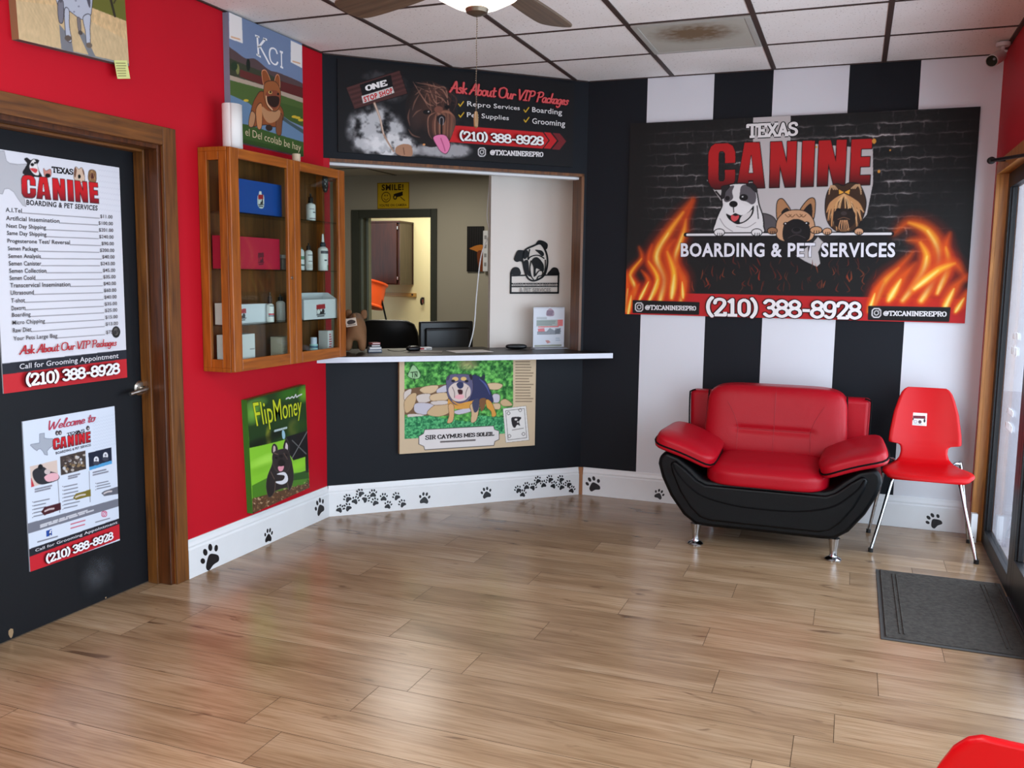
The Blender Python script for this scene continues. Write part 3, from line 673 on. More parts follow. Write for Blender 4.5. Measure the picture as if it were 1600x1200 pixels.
        sd = [[(0, 0, 0), (0, -t, 0), (0, -t, Hh), (0, 0, Hh)], [(W, -t, 0), (W, 0, 0), (W, 0, Hh), (W, -t, Hh)],
              [(0, 0, 0), (W, 0, 0), (W, -t, 0), (0, -t, 0)], [(0, -t, Hh), (W, -t, Hh), (W, 0, Hh), (0, 0, Hh)], [(W, 0, 0), (0, 0, 0), (0, 0, Hh), (W, 0, Hh)]]
        qs = [q]
        for k, f in enumerate(sd):
            V.append(np.array(f)); C.append(np.tile(lin(bottom if (k == 2 and bottom is not None) else side), (4, 1))); qs.append(np.array([[n, n+1, n+2, n+3]])); n += 4
        tri = np.zeros((0, 3), int)
        if s.V:
            v = np.array(s.V); V.append(np.c_[v[:, 0], v[:, 2]-thick, v[:, 1]]); C.append(np.array(s.C)); tri = np.array(s.F)+n
            # keep the lettering facing outwards
            a, b, c = (np.array(s.V)[np.array(s.F)[:, j]][:, :2] for j in range(3)); ar = (b[:, 0]-a[:, 0])*(c[:, 1]-a[:, 1])-(b[:, 1]-a[:, 1])*(c[:, 0]-a[:, 0])
            tri[ar < 0] = tri[ar < 0][:, ::-1]
        V = np.concatenate(V); C = np.concatenate(C); Q = np.concatenate(qs)
        ct, sn = math.cos(tilt), math.sin(tilt); x, z = V[:, 0].copy(), V[:, 2].copy(); V[:, 0] = ct*x-sn*z; V[:, 2] = sn*x+ct*z
        me = bpy.data.meshes.new(name); me.vertices.add(len(V)); me.vertices.foreach_set('co', V.ravel())
        loops = np.concatenate([Q.ravel(), tri.ravel()]); me.loops.add(len(loops)); me.loops.foreach_set('vertex_index', loops.astype(np.int32))
        tot = np.concatenate([np.full(len(Q), 4), np.full(len(tri), 3)]); start = np.concatenate([[0], np.cumsum(tot)[:-1]])
        me.polygons.add(len(tot)); me.polygons.foreach_set('loop_start', start.astype(np.int32)); me.update(calc_edges=True); me.validate()
        ca = me.color_attributes.new('Col', 'FLOAT_COLOR', 'POINT'); ca.data.foreach_set('color', np.c_[C, np.ones(len(C))].astype(np.float32).ravel())
        me.materials.append(material)
        o = bpy.data.objects.new(name, me); COL.objects.link(o); o.location = loc; o.rotation_euler = (0, 0, rz)
        if parent: o.parent = parent
        return o
TEXAS = [(0.40, 0), (0.60, 0), (0.60, 0.22), (0.72, 0.27), (0.86, 0.30), (0.97, 0.31), (1.0, 0.50), (0.97, 0.62), (0.82, 0.71), (0.72, 0.82), (0.74, 1.0), (0.62, 0.95), (0.55, 0.80), (0.44, 0.66), (0.34, 0.66), (0.28, 0.72), (0.16, 0.62), (0.0, 0.43), (0.02, 0.41), (0.40, 0.41)]
def texas(a, x0, y0, x1, y1, col, outline=None, skew=0.0):
    a.poly([(x0+(x1-x0)*u, y0+(y1-y0)*v+skew*(x1-x0)*u) for u, v in TEXAS], col, outline=outline)
CAN = {'C': [[(.0, .2), (.1, .06), (.25, 0), (.72, 0), (.9, .06), (1, .2), (1, .43), (.62, .43), (.62, .22), (.55, .17), (.42, .17), (.38, .23), (.38, .78), (.43, .83), (.56, .83), (.62, .78), (.62, .58), (1, .58), (1, .82), (.9, .94), (.72, 1), (.25, 1), (.1, .94), (0, .82)]],
       'A': [[(.26, 0), (.78, 0), (1, 1), (.62, 1), (.58, .82), (.42, .82), (.38, 1), (0, 1)], [(.5, .28), (.43, .66), (.57, .66)]],
       'N': [[(0, 0), (.42, 0), (.64, .48), (.64, 0), (1, 0), (1, 1), (.6, 1), (.37, .5), (.37, 1), (0, 1)]],
       'I': [[(0, 0), (1, 0), (1, 1), (0, 1)]],
       'E': [[(0, 0), (1, 0), (1, .21), (.48, .21), (.48, .385), (.94, .385), (.94, .6), (.48, .6), (.48, .79), (1, .79), (1, 1), (0, 1)]]}
def canine(a, quad, top=(182, 28, 30), low=(64, 12, 14), ow=6, hole=(198, 190, 188), gamma=2.2):
    """the heavy red word, shading to dark at the foot"""
    Hq = hom(UNIT, quad); spec = [('C', 0, .165), ('A', .175, .35), ('N', .38, .54), ('I', .575, .65), ('N', .675, .845), ('E', .875, 1.0)]
    Hi = hom(a.uv(quad), UNIT)
    def col(u, v):
        q = happ(Hi, np.c_[u.ravel(), v.ravel()])[:, 1].reshape(u.shape); t = np.clip((q-0.3)/0.7, 0, 1)[..., None]**gamma
        return np.array(top)*(1-t)+np.array(low)*t
    for ch, x0, x1 in spec:
        P = [happ(Hq, [(x0+(x1-x0)*p, q) for p, q in lp]) for lp in CAN[ch]]
        a.stroke(list(P[0])+[P[0][0]], ow, (14, 10, 10), smooth=False)
    for ch, x0, x1 in spec:
        P = [happ(Hq, [(x0+(x1-x0)*p, q) for p, q in lp]) for lp in CAN[ch]]
        a.poly(P[0], col)
        for hl in P[1:]: a.poly(hl, hole, outline=(ow*0.6, (14, 10, 10)))
def mini_logo(a, x0, y0, x1, y1, dark=(40, 36, 38), red=(190, 36, 44), white=(230, 226, 224), halo=True):
    """the shop's mark at thumbnail size: red word over three dog heads on a Texas outline"""
    w_, h_ = x1-x0, y1-y0
    if halo: a.poly([(x0+w_*u, y0+h_*v) for u, v in ((.02, .3), (.2, .22), (.3, 0), (.62, 0), (.66, .15), (.98, .2), (1, .75), (.8, .98), (.3, 1), (0, .8))], white, smooth=True)
    a.poly([(x0+w_*u, y0+h_*v) for u, v in ((.12, .2), (.9, .16), (.92, .44), (.1, .48))], red)
    for k in range(5): a.stroke([(x0+w_*(.2+.16*k), y0+h_*.2), (x0+w_*(.19+.16*k), y0+h_*.46)], w_*.03, dark, smooth=False, a=.8)
    a.ell(x0+w_*.3, y0+h_*.62, w_*.15, h_*.15, white, outline=(w_*.05, dark)); a.ell(x0+w_*.72, y0+h_*.62, w_*.12, h_*.16, dark)
    a.ell(x0+w_*.52, y0+h_*.7, w_*.1, h_*.1, dark); a.stroke([(x0+w_*.12, y0+h_*.8), (x0+w_*.9, y0+h_*.77)], h_*.05, dark, smooth=False)
    a.stroke([(x0+w_*.2, y0+h_*.9), (x0+w_*.8, y0+h_*.88)], h_*.06, dark, smooth=False)
def insta(a, x0, y0, x1, y1, col, wd):
    w_, h_ = x1-x0, y1-y0; q = 0.22
    a.stroke([(x0+w_*q, y0), (x1-w_*q, y0), (x1, y0+h_*q), (x1, y1-h_*q), (x1-w_*q, y1), (x0+w_*q, y1), (x0, y1-h_*q), (x0, y0+h_*q), (x0+w_*q, y0)], wd, col, smooth=False)
    t = np.linspace(0, 2*math.pi, 17); a.stroke([(x0+w_*(.5+.25*math.cos(i)), y0+h_*(.5+.25*math.sin(i))) for i in t], wd*.8, col, smooth=False)
    a.ell(x0+w_*.78, y0+h_*.22, w_*.06, h_*.06, col)

# ------------------------------------------------------------------ wide banner above the sofa
BK, WH, TAN = (16, 13, 14), (226, 221, 220), (196, 142, 92)
def flame(a, pts, wd, tip=0.05, hot=1.0):
    wd *= 1.25
    n = len(pts); tp = (0.5, 1.0, 0.85, 0.5, tip)
    a.stroke(pts, wd*1.7, (176, 30, 12), a=0.55, taper=tp, soft=wd*0.9/a.c[2]*a.k)
    a.stroke(pts, wd, (232, 92, 18), a=0.8, taper=tp, soft=wd*0.5/a.c[2]*a.k)
    m = pts[:max(2, int(n*0.8+0.5))]
    if hot > 0: a.stroke(m, wd*0.5*hot, (252, 190, 50), a=0.9, taper=tp, soft=wd*0.3/a.c[2]*a.k); a.stroke(m[:max(2, n-2)], wd*0.22*hot, (255, 238, 150), a=0.85, taper=tp, soft=wd*0.2/a.c[2]*a.k)
def bulldog(a):                                             # in the frame of the enlarged left half
    a.poly([(1145, 870), (1230, 880), (1275, 935), (1275, 990), (1150, 990)], (84, 78, 80), True, outline=(12, BK))
    a.poly([(795, 1010), (800, 930), (826, 860), (852, 800), (850, 730), (880, 655), (960, 632), (1055, 640), (1108, 690), (1130, 790), (1160, 880), (1168, 960), (1160, 1012), (980, 1030)], (222, 218, 216), True, outline=(20, BK))
    a.poly([(1000, 645), (1065, 640), (1108, 700), (1108, 765), (1080, 790), (1040, 770), (990, 752), (985, 700)], (92, 86, 90), True)
    a.poly([(862, 760), (862, 690), (895, 655), (940, 645), (925, 690), (932, 740), (895, 770)], (84, 78, 82), True)
    a.poly([(838, 745), (846, 690), (842, 655), (880, 642), (905, 650), (872, 690), (862, 735)], (34, 30, 32), True, outline=(8, BK)); a.stroke([(800, 690), (838, 735)], 14, BK)
    a.poly([(1038, 640), (1075, 625), (1108, 650), (1118, 695), (1092, 680), (1066, 655)], (34, 30, 32), True, outline=(8, BK))
    a.ell(1014, 736, 34, 26, (20, 17, 18)); a.ell(888, 742, 18, 18, (24, 20, 22)); a.ell(1006, 730, 7, 6, (200, 196, 196))
    a.poly([(866, 800), (900, 770), (940, 765), (990, 775), (1040, 800), (1080, 800), (1060, 850), (1000, 872), (950, 858), (915, 870), (880, 850)], (228, 224, 222), True)
    a.ell(935, 787, 33, 25, BK); a.stroke([(935, 808), (938, 850)], 8, BK, smooth=False)
    a.poly([(880, 862), (916, 876), (950, 858), (1000, 874), (1056, 846), (1092, 800), (1088, 862), (1040, 918), (972, 944), (922, 922), (892, 894)], BK, True)
    a.poly([(1000, 880), (1056, 850), (1082, 830), (1066, 880), (1020, 920), (985, 926)], (214, 208, 206), True)
    a.poly([(920, 872), (950, 880), (978, 876), (972, 904), (944, 922), (920, 906)], (206, 74, 78), True)
    a.stroke([(830, 900), (870, 960), (930, 1000)], 6, (150, 144, 144)); a.stroke([(960, 960), (1040, 970), (1110, 930)], 6, (150, 144, 144)); a.stroke([(1120, 800), (1130, 900)], 7, BK)
def paws(a, lst):
    for x, y, rx, ry, c in lst:
        a.ell(x, y, rx, ry, c, outline=(ry*0.5, BK))
        for d in (-.35, .1, .5): a.stroke([(x+rx*d, y+ry*.2), (x+rx*d*1.1, y+ry)], ry*.22, BK, smooth=False)
def frenchie(a):
    for e in ([(704, 430), (722, 412), (742, 432), (762, 470), (735, 500), (706, 500)], [(800, 470), (832, 420), (858, 410), (866, 436), (858, 500), (828, 494)]):
        a.poly(e, (172, 122, 82), True, outline=(7, BK))
    a.poly([(722, 470), (745, 450), (760, 472), (735, 496)], (30, 22, 20), True); a.poly([(812, 470), (848, 432), (854, 490), (830, 492)], (30, 22, 20), True)
    a.poly([(706, 575), (704, 510), (735, 472), (785, 460), (832, 472), (862, 512), (860, 575), (820, 596), (750, 596)], (198, 150, 112), True, outline=(7, BK))
    a.poly([(734, 590), (732, 530), (760, 505), (785, 498), (815, 506), (844, 532), (842, 585), (790, 604)], (20, 16, 17), True)
    for x0 in (752, 768, 800, 816): a.stroke([(x0-14, 478), (x0, 490), (x0+12, 480)], 3.5, (112, 76, 52))
    a.ell(742, 520, 12, 9, (26, 18, 16)); a.ell(832, 518, 12, 9, (26, 18, 16)); a.ell(740, 518, 3, 3, WH); a.ell(830, 516, 3, 3, WH)
    a.ell(788, 548, 22, 14, (48, 42, 44)); a.ell(788, 544, 16, 9, (10, 8, 8)); a.stroke([(752, 580), (788, 566), (826, 580)], 3, (66, 58, 60))
def yorkie(a):
    a.poly([(914, 480), (912, 420), (926, 372), (955, 350), (985, 358), (1010, 346), (1050, 352), (1072, 388), (1082, 430), (1074, 480), (1052, 525), (1020, 550), (970, 552), (932, 525)], (62, 40, 26), True, outline=(8, BK))
    for k, (x, y) in enumerate(((916, 470), (922, 505), (938, 530), (1074, 470), (1064, 505), (1046, 530), (960, 548), (1010, 548))):
        a.stroke([(988, 392), ((988+x)/2+(-16 if x < 988 else 16), 430), (x, y)], 13, TAN, taper=(0.5, 1, .25)); a.stroke([(990, 396), ((988+x)/2+(-6 if x < 988 else 8), 440), (x+6, y)], 4, (232, 190, 140), taper=(0.5, 1, .2))
    for d in (-26, -12, 4, 18): a.stroke([(990, 392), (990+d, 420), (990+d*1.5, 452)], 5, (214, 164, 108))
    a.poly([(948, 470), (975, 455), (1010, 456), (1038, 474), (1034, 520), (990, 545), (950, 520)], (36, 25, 20), True)
    a.ell(966, 458, 10, 6, BK); a.ell(1018, 458, 10, 6, BK); a.ell(990, 474, 13, 9, (60, 50, 48))
    for d in (-22, -10, 2, 12, 22): a.stroke([(990+d*0.6, 505), (990+d*.9, 535), (990+d*0.4, 552)], 5, (206, 150, 104), taper=(1, .8, .2))
    a.stroke([(965, 500), (990, 492), (1015, 500)], 3, (120, 84, 60))
    a.poly([(990, 384), (966, 372), (968, 394)], (226, 160, 58), outline=(4, BK)); a.poly([(990, 384), (1014, 372), (1012, 394)], (226, 160, 58), outline=(4, BK))
    for k in range(3):
        a.stroke([(960-k*8, 372), (944-k*6, 356), (925, 372+k*10)], 5, (190, 150, 110)); a.stroke([(1020+k*8, 368), (1042+k*6, 352), (1062, 372+k*10)], 5, (190, 150, 110))
def main_banner():
    W, Hh = 1.988, 1.207
    a = Art([(987, 193), (1526, 168), (1512, 505), (977, 490.5)], W, Hh, 700, (26, 23, 23))
    # printed brick wall
    Ny, Nx = a.Ny, a.Nx; V, U = np.mgrid[0:Ny, 0:Nx]; U = U/Nx; V = V/Ny
    wob = vnoise((Ny, Nx), (60, 40), 4)-0.5; rows = 18.2; vv = V*rows+wob*0.25; ri = np.floor(vv)
    uu = U*16.8+0.5*(ri % 2)+wob*0.18+0.13*np.sin(ri*2.1); fv = vv-ri; fu = uu-np.floor(uu)
    mort = np.clip((0.13-np.minimum(fv, 1-fv))/0.08, 0, 1)+np.clip((0.05-np.minimum(fu, 1-fu))/0.04, 0, 1)*0.6
    br = vnoise((Ny, Nx), (14, 9), 9); fade = np.clip((U-0.04)/0.2, 0, 1)*np.clip((1.0-U)/0.14, 0, 1)*np.clip((0.72-V)/0.12, 0, 1)*np.clip(V/0.12+0.25, 0, 1)
    body = vnoise((Ny, Nx), (150, 100), 12); base = 22+body*26*fade*np.clip(br*1.6-.2, .2, 1)
    val = base+np.clip(mort, 0, 1)*fade*np.clip(br*2.4-0.75, 0.06, 1.2)*130*np.clip(0.35+1.1*(fv < 0.5), 0, 1)
    a.img[:] = val[..., None]*np.array([1.0, 0.95, 0.94])
    a.crop(960, 160, 2.7586)
    a.poly([(598, 62), (757, 56), (757, 165), (870, 180), (985, 190), (1108, 196), (1112, 345), (1088, 480), (1020, 560), (930, 596), (884, 640), (892, 690), (878, 704), (826, 680), (780, 640), (740, 590), (690, 560), (560, 500), (470, 430), (400, 330), (440, 350), (598, 340)], (190, 183, 181))
    a.poly([(300, 575), (1200, 572), (1190, 640), (1100, 700), (760, 730), (450, 715), (330, 660)], (20, 18, 19), a=0.92)
    a.poly([(880, 575), (905, 600), (882, 640), (892, 690), (878, 704), (826, 680), (786, 655), (860, 600)], (186, 180, 178))
    # embers low on the wall
    r = random.Random(11)
    for k in range(70):
        x = r.uniform(315, 1140); y = r.uniform(690, 815)
        a.stroke([(x, y), (x+r.uniform(-14, 14), y-r.uniform(8, 24)), (x+r.uniform(-16, 16), y-r.uniform(24, 50))], r.uniform(3, 8), r.choice([(150, 44, 22), (110, 30, 18), (176, 74, 36), (84, 30, 20)]), a=r.uniform(.35, .85), taper=(0.4, 1, .1))
    # red strip
    a.poly([(30, 815), (1560, 845), (1560, 990), (30, 960)], (186, 34, 36))
    for x, y, rx, ry in ((180, 815, 180, 60), (1330, 830, 230, 80), (60, 800, 60, 90)): a.blob(x, y, rx, ry, (196, 44, 22), 0.8)
    # fires
    for p, wd in (([(290, 850), (300, 770), (262, 680), (300, 560), (312, 500), (345, 420)], 46), ([(200, 850), (215, 760), (185, 660), (235, 560), (300, 470), (340, 415)], 58), ([(150, 860), (190, 760), (150, 680), (165, 610)], 34),
                  ([(250, 840), (262, 740), (232, 640), (262, 590)], 46), ([(60, 880), (90, 800), (70, 740), (120, 670), (110, 620)], 34), ([(50, 900), (60, 800), (52, 720)], 26), ([(110, 850), (150, 770), (120, 720)], 26), ([(60, 915), (75, 830), (110, 780)], 26),
                  ([(300, 840), (296, 770), (280, 720)], 24),
                  ([(1330, 850), (1390, 740), (1400, 640), (1350, 550), (1270, 515), (1208, 560)], 60), ([(1250, 850), (1330, 740), (1350, 660), (1320, 600), (1270, 590)], 52), ([(1400, 820), (1442, 700), (1430, 620), (1446, 560)], 40),
                  ([(1120, 880), (1165, 780), (1230, 710), (1290, 640)], 46), ([(1190, 850), (1240, 760), (1300, 690)], 46), ([(1300, 800), (1400, 720), (1470, 690), (1522, 760)], 46), ([(1430, 890), (1470, 800), (1525, 740)], 40), ([(1480, 900), (1515, 840), (1535, 800)], 30), ([(1105, 900), (1130, 820), (1160, 770)], 28)):
        flame(a, p, wd)
    canine(a, [(408, 178), (1105, 158), (1098, 352), (408, 372)])
    a.crop(960, 160, 5.0); bulldog(a)
    a.crop(960, 160, 2.7586)
    a.stroke([(312, 566), (1196, 562)], 20, BK, smooth=False); a.stroke([(318, 566), (1192, 562)], 11, (226, 222, 222), smooth=False)
    yorkie(a); frenchie(a)
    paws(a, [(456, 556, 21, 14, (226, 222, 220)), (617, 556, 21, 14, (226, 222, 220)), (684, 549, 20, 13, (150, 106, 74)), (872, 546, 24, 14, (196, 146, 104)), (920, 552, 18, 13, (206, 156, 118)), (1056, 552, 18, 13, (206, 156, 118))])
    for x, y, q in ((1113, 168, 11), (868, 192, 5), (1182, 206, 4), (1136, 296, 7)): a.ell(x, y, q*0.8, q, (214, 150, 62))
    # handle plates
    for q in ([(84, 853), (368, 862), (366, 910), (84, 903)], [(1106, 878), (1454, 884), (1450, 940), (1106, 932)]): a.poly(q, (22, 20, 21), outline=(8, (22, 20, 21)))
    insta(a, 93, 862, 125, 898, (226, 222, 222), 5); insta(a, 1120, 886, 1157, 924, (226, 222, 222), 5)
    a.pen('TEXAS', [(566, 94), (786, 84), (784, 144), (566, 154)], (232, 228, 226), 0.2, outline=(0.16, BK))
    a.text('BOARDING & PET SERVICES', [(290, 602), (1214, 600), (1214, 664), (290, 662)], (228, 226, 232), 0.03, outline=(0.025, BK))
    a.pen('(210) 388-8928', [(394, 838), (1070, 856), (1070, 936), (394, 920)], (236, 232, 230), 0.185, outline=(0.12, (60, 12, 14)))
    a.pen('@TXCANINEREPRO', [(134, 871), (357, 876), (357, 896), (134, 893)], (220, 216, 216), 0.2)
    a.pen('@TXCANINEREPRO', [(1166, 896), (1440, 899), (1440, 922), (1166, 918)], (220, 216, 216), 0.2)
    o = a.build('wall_banner', P_satin, 0.014, (20, 18, 18), loc=(-1.388, YB, 1.227))
    tag(o, 'widest black brick-wall banner with flames and three cartoon dogs above the red sofa', 'banner')
main_banner()

# ------------------------------------------------------------------ banner over the reception opening
def vip_banner():
    W, Hh = 1.516, 0.524
    a = Art([(527.5, 92), (896.5, 131), (893, 262.5), (527.5, 237)], W, Hh, 480, (20, 19, 21)); a.crop(500, 60, 3.8095)
    nz = vnoise((a.Ny, a.Nx), (26, 10), 21, 5); nz2 = vnoise((a.Ny, a.Nx), (40, 14), 8, 4)
    a.blob(330, 560, 190, 190, (214, 214, 216), 0.85, nz); a.blob(420, 640, 180, 90, (226, 224, 224), 0.9, nz2); a.blob(740, 660, 170, 60, (190, 188, 190), 0.8, nz); a.blob(620, 665, 120, 40, (170, 168, 170), 0.7, nz2); a.blob(380, 290, 160, 110, (96, 94, 96), 0.5, nz2); a.blob(800, 420, 200, 120, (58, 56, 58), 0.4, nz)
    a.poly([(158, 295), (470, 195), (515, 330), (205, 420)], (74, 42, 40), outline=(7, (20, 14, 14)))
    for k in range(9): a.stroke([(165+k*5, 300+k*13), (475+k*4, 202+k*13)], 4, (44, 24, 24) if k % 2 else (98, 60, 54), a=0.6, smooth=False)
    a.poly([(236, 278), (420, 220), (440, 330), (262, 386)], (18, 16, 17)); a.poly([(246, 345), (428, 290), (440, 326), (256, 388)], (214, 208, 204))
    a.stroke([(322, 388), (355, 480), (375, 570), (432, 672)], 13, (168, 134, 112), taper=(1, .8, .8, .6)); a.stroke([(322, 388), (355, 480), (375, 570)], 4, (226, 206, 190))
    # the dog's head
    a.poly([(505, 450), (512, 360), (560, 285), (640, 255), (705, 275), (765, 330), (800, 420), (798, 520), (770, 590), (700, 640), (620, 640), (545, 570)], (30, 23, 22), True)
    a.blob(650, 420, 130, 150, (84, 54, 44), .7); a.blob(720, 520, 80, 100, (120, 78, 62), .75); a.blob(690, 320, 90, 50, (104, 70, 58), .7); a.blob(560, 480, 50, 90, (70, 50, 46), .6)
    rr = random.Random(2)
    for k in range(26):
        t = k/25; x0 = 610+60*math.sin(k*2.4); y0 = 290+30*math.cos(k*1.7)
        a.stroke([(x0, y0), (640+140*t-30*math.sin(k), 340+40*math.sin(k*0.9)), (660+130*t, 420+40*math.cos(k))], rr.uniform(3, 9), rr.choice([(128, 84, 68), (92, 56, 46), (168, 120, 100), (60, 38, 34)]), a=.75, taper=(.2, 1, .3))
    for k in range(24):
        t = k/23; a.stroke([(690, 440), (640+150*t, 470+30*math.sin(t*6)), (640+150*t, 560), (660+120*t, 615-30*abs(t-.5))], rr.uniform(4, 10), rr.choice([(150, 98, 76), (108, 66, 52), (176, 122, 98), (70, 44, 36)]), a=.7, taper=(.3, 1, .8, .2))
    for p in ([(545, 470), (570, 440), (600, 425)], [(520, 540), (545, 575), (590, 590)], [(530, 420), (520, 470), (530, 520)], [(590, 330), (560, 380), (545, 430)], [(600, 300), (585, 320), (560, 340)]): a.stroke(p, 9, (120, 84, 70), a=.8, taper=(.2, 1, .2))
    a.ell(700, 425, 26, 20, (120, 74, 60)); a.ell(632, 440, 24, 14, (12, 10, 10)); a.ell(640, 438, 5, 4, (210, 200, 196)); a.ell(752, 410, 16, 12, (14, 11, 11))
    a.poly([(690, 470), (716, 455), (740, 470), (735, 500), (716, 515), (698, 500)], (26, 20, 22), True); a.stroke([(706, 510), (706, 480), (718, 470), (728, 482), (726, 515)], 5, (150, 140, 142)); a.stroke([(716, 515), (716, 570)], 10, (12, 10, 10))
    a.poly([(668, 592), (700, 575), (742, 582), (766, 636), (744, 684), (712, 672), (690, 640)], (224, 124, 166), True, outline=(6, (60, 20, 36))); a.stroke([(712, 596), (728, 640), (736, 670)], 6, (176, 74, 116))
    a.poly([(445, 650), (490, 628), (536, 640), (538, 700), (455, 690)], (168, 124, 96), True); a.stroke([(490, 650), (496, 690)], 4, (90, 60, 46)); a.ell(612, 632, 8, 6, (220, 150, 90))
    # lettering
    a.poly([(775, 588), (800, 520), (1318, 562), (1352, 610), (1316, 658), (760, 618)], (200, 34, 38))
    a.poly([(1326, 562), (1364, 565), (1402, 612), (1362, 661), (1322, 658), (1360, 611)], (190, 34, 38)); a.poly([(1376, 566), (1420, 570), (1458, 616), (1418, 666), (1372, 662), (1412, 614)], (112, 34, 38))
    for x, y in ((832, 395), (833, 460), (1220, 431), (1220, 490)): a.stroke([(x-13, y-2), (x-4, y+11), (x+16, y-16)], 6, (224, 180, 44), smooth=False)
    insta(a, 934, 654, 976, 702, (226, 222, 222), 6)
    a.pen('ONE', [(260, 284), (388, 248), (394, 284), (268, 318)], (236, 232, 230), 0.24)
    a.text('STOP SHOP', [(254, 350), (424, 296), (432, 326), (262, 382)], (196, 36, 40), 0.04)
    a.pen('Ask About Our VIP Packages', [(762, 256), (1474, 348), (1462, 402), (766, 322)], (214, 84, 86), 0.13, SCRIPT, 0.1, outline=(0.06, (120, 24, 30)))
    for t, q in (('Repro Services', [(864, 378), (1176, 408), (1176, 441), (864, 417)]), ('Pet Supplies', [(862, 444), (1112, 466), (1110, 501), (862, 482)]), ('Boarding', [(1250, 414), (1428, 430), (1428, 472), (1250, 453)]), ('Grooming', [(1250, 480), (1447, 496), (1445, 542), (1250, 523)])):
        a.text(t, q, (222, 218, 216), 0.008)
    a.pen('(210) 388-8928', [(810, 554), (1310, 590), (1308, 646), (812, 612)], (238, 236, 234), 0.2, outline=(0.1, (70, 14, 18)))
    a.pen('@TXCANINEREPRO', [(990, 668), (1308, 684), (1306, 714), (990, 700)], (226, 222, 222), 0.2)
    x, y, z = AW(0.085, 0, 2.166)
    o = a.build('reception_banner', P_satin, 0.012, (26, 25, 27), loc=(x, y, z), rz=ANG)
    tag(o, 'long black banner with a wrinkled dog head and pink tongue over the reception opening', 'banner')
vip_banner()

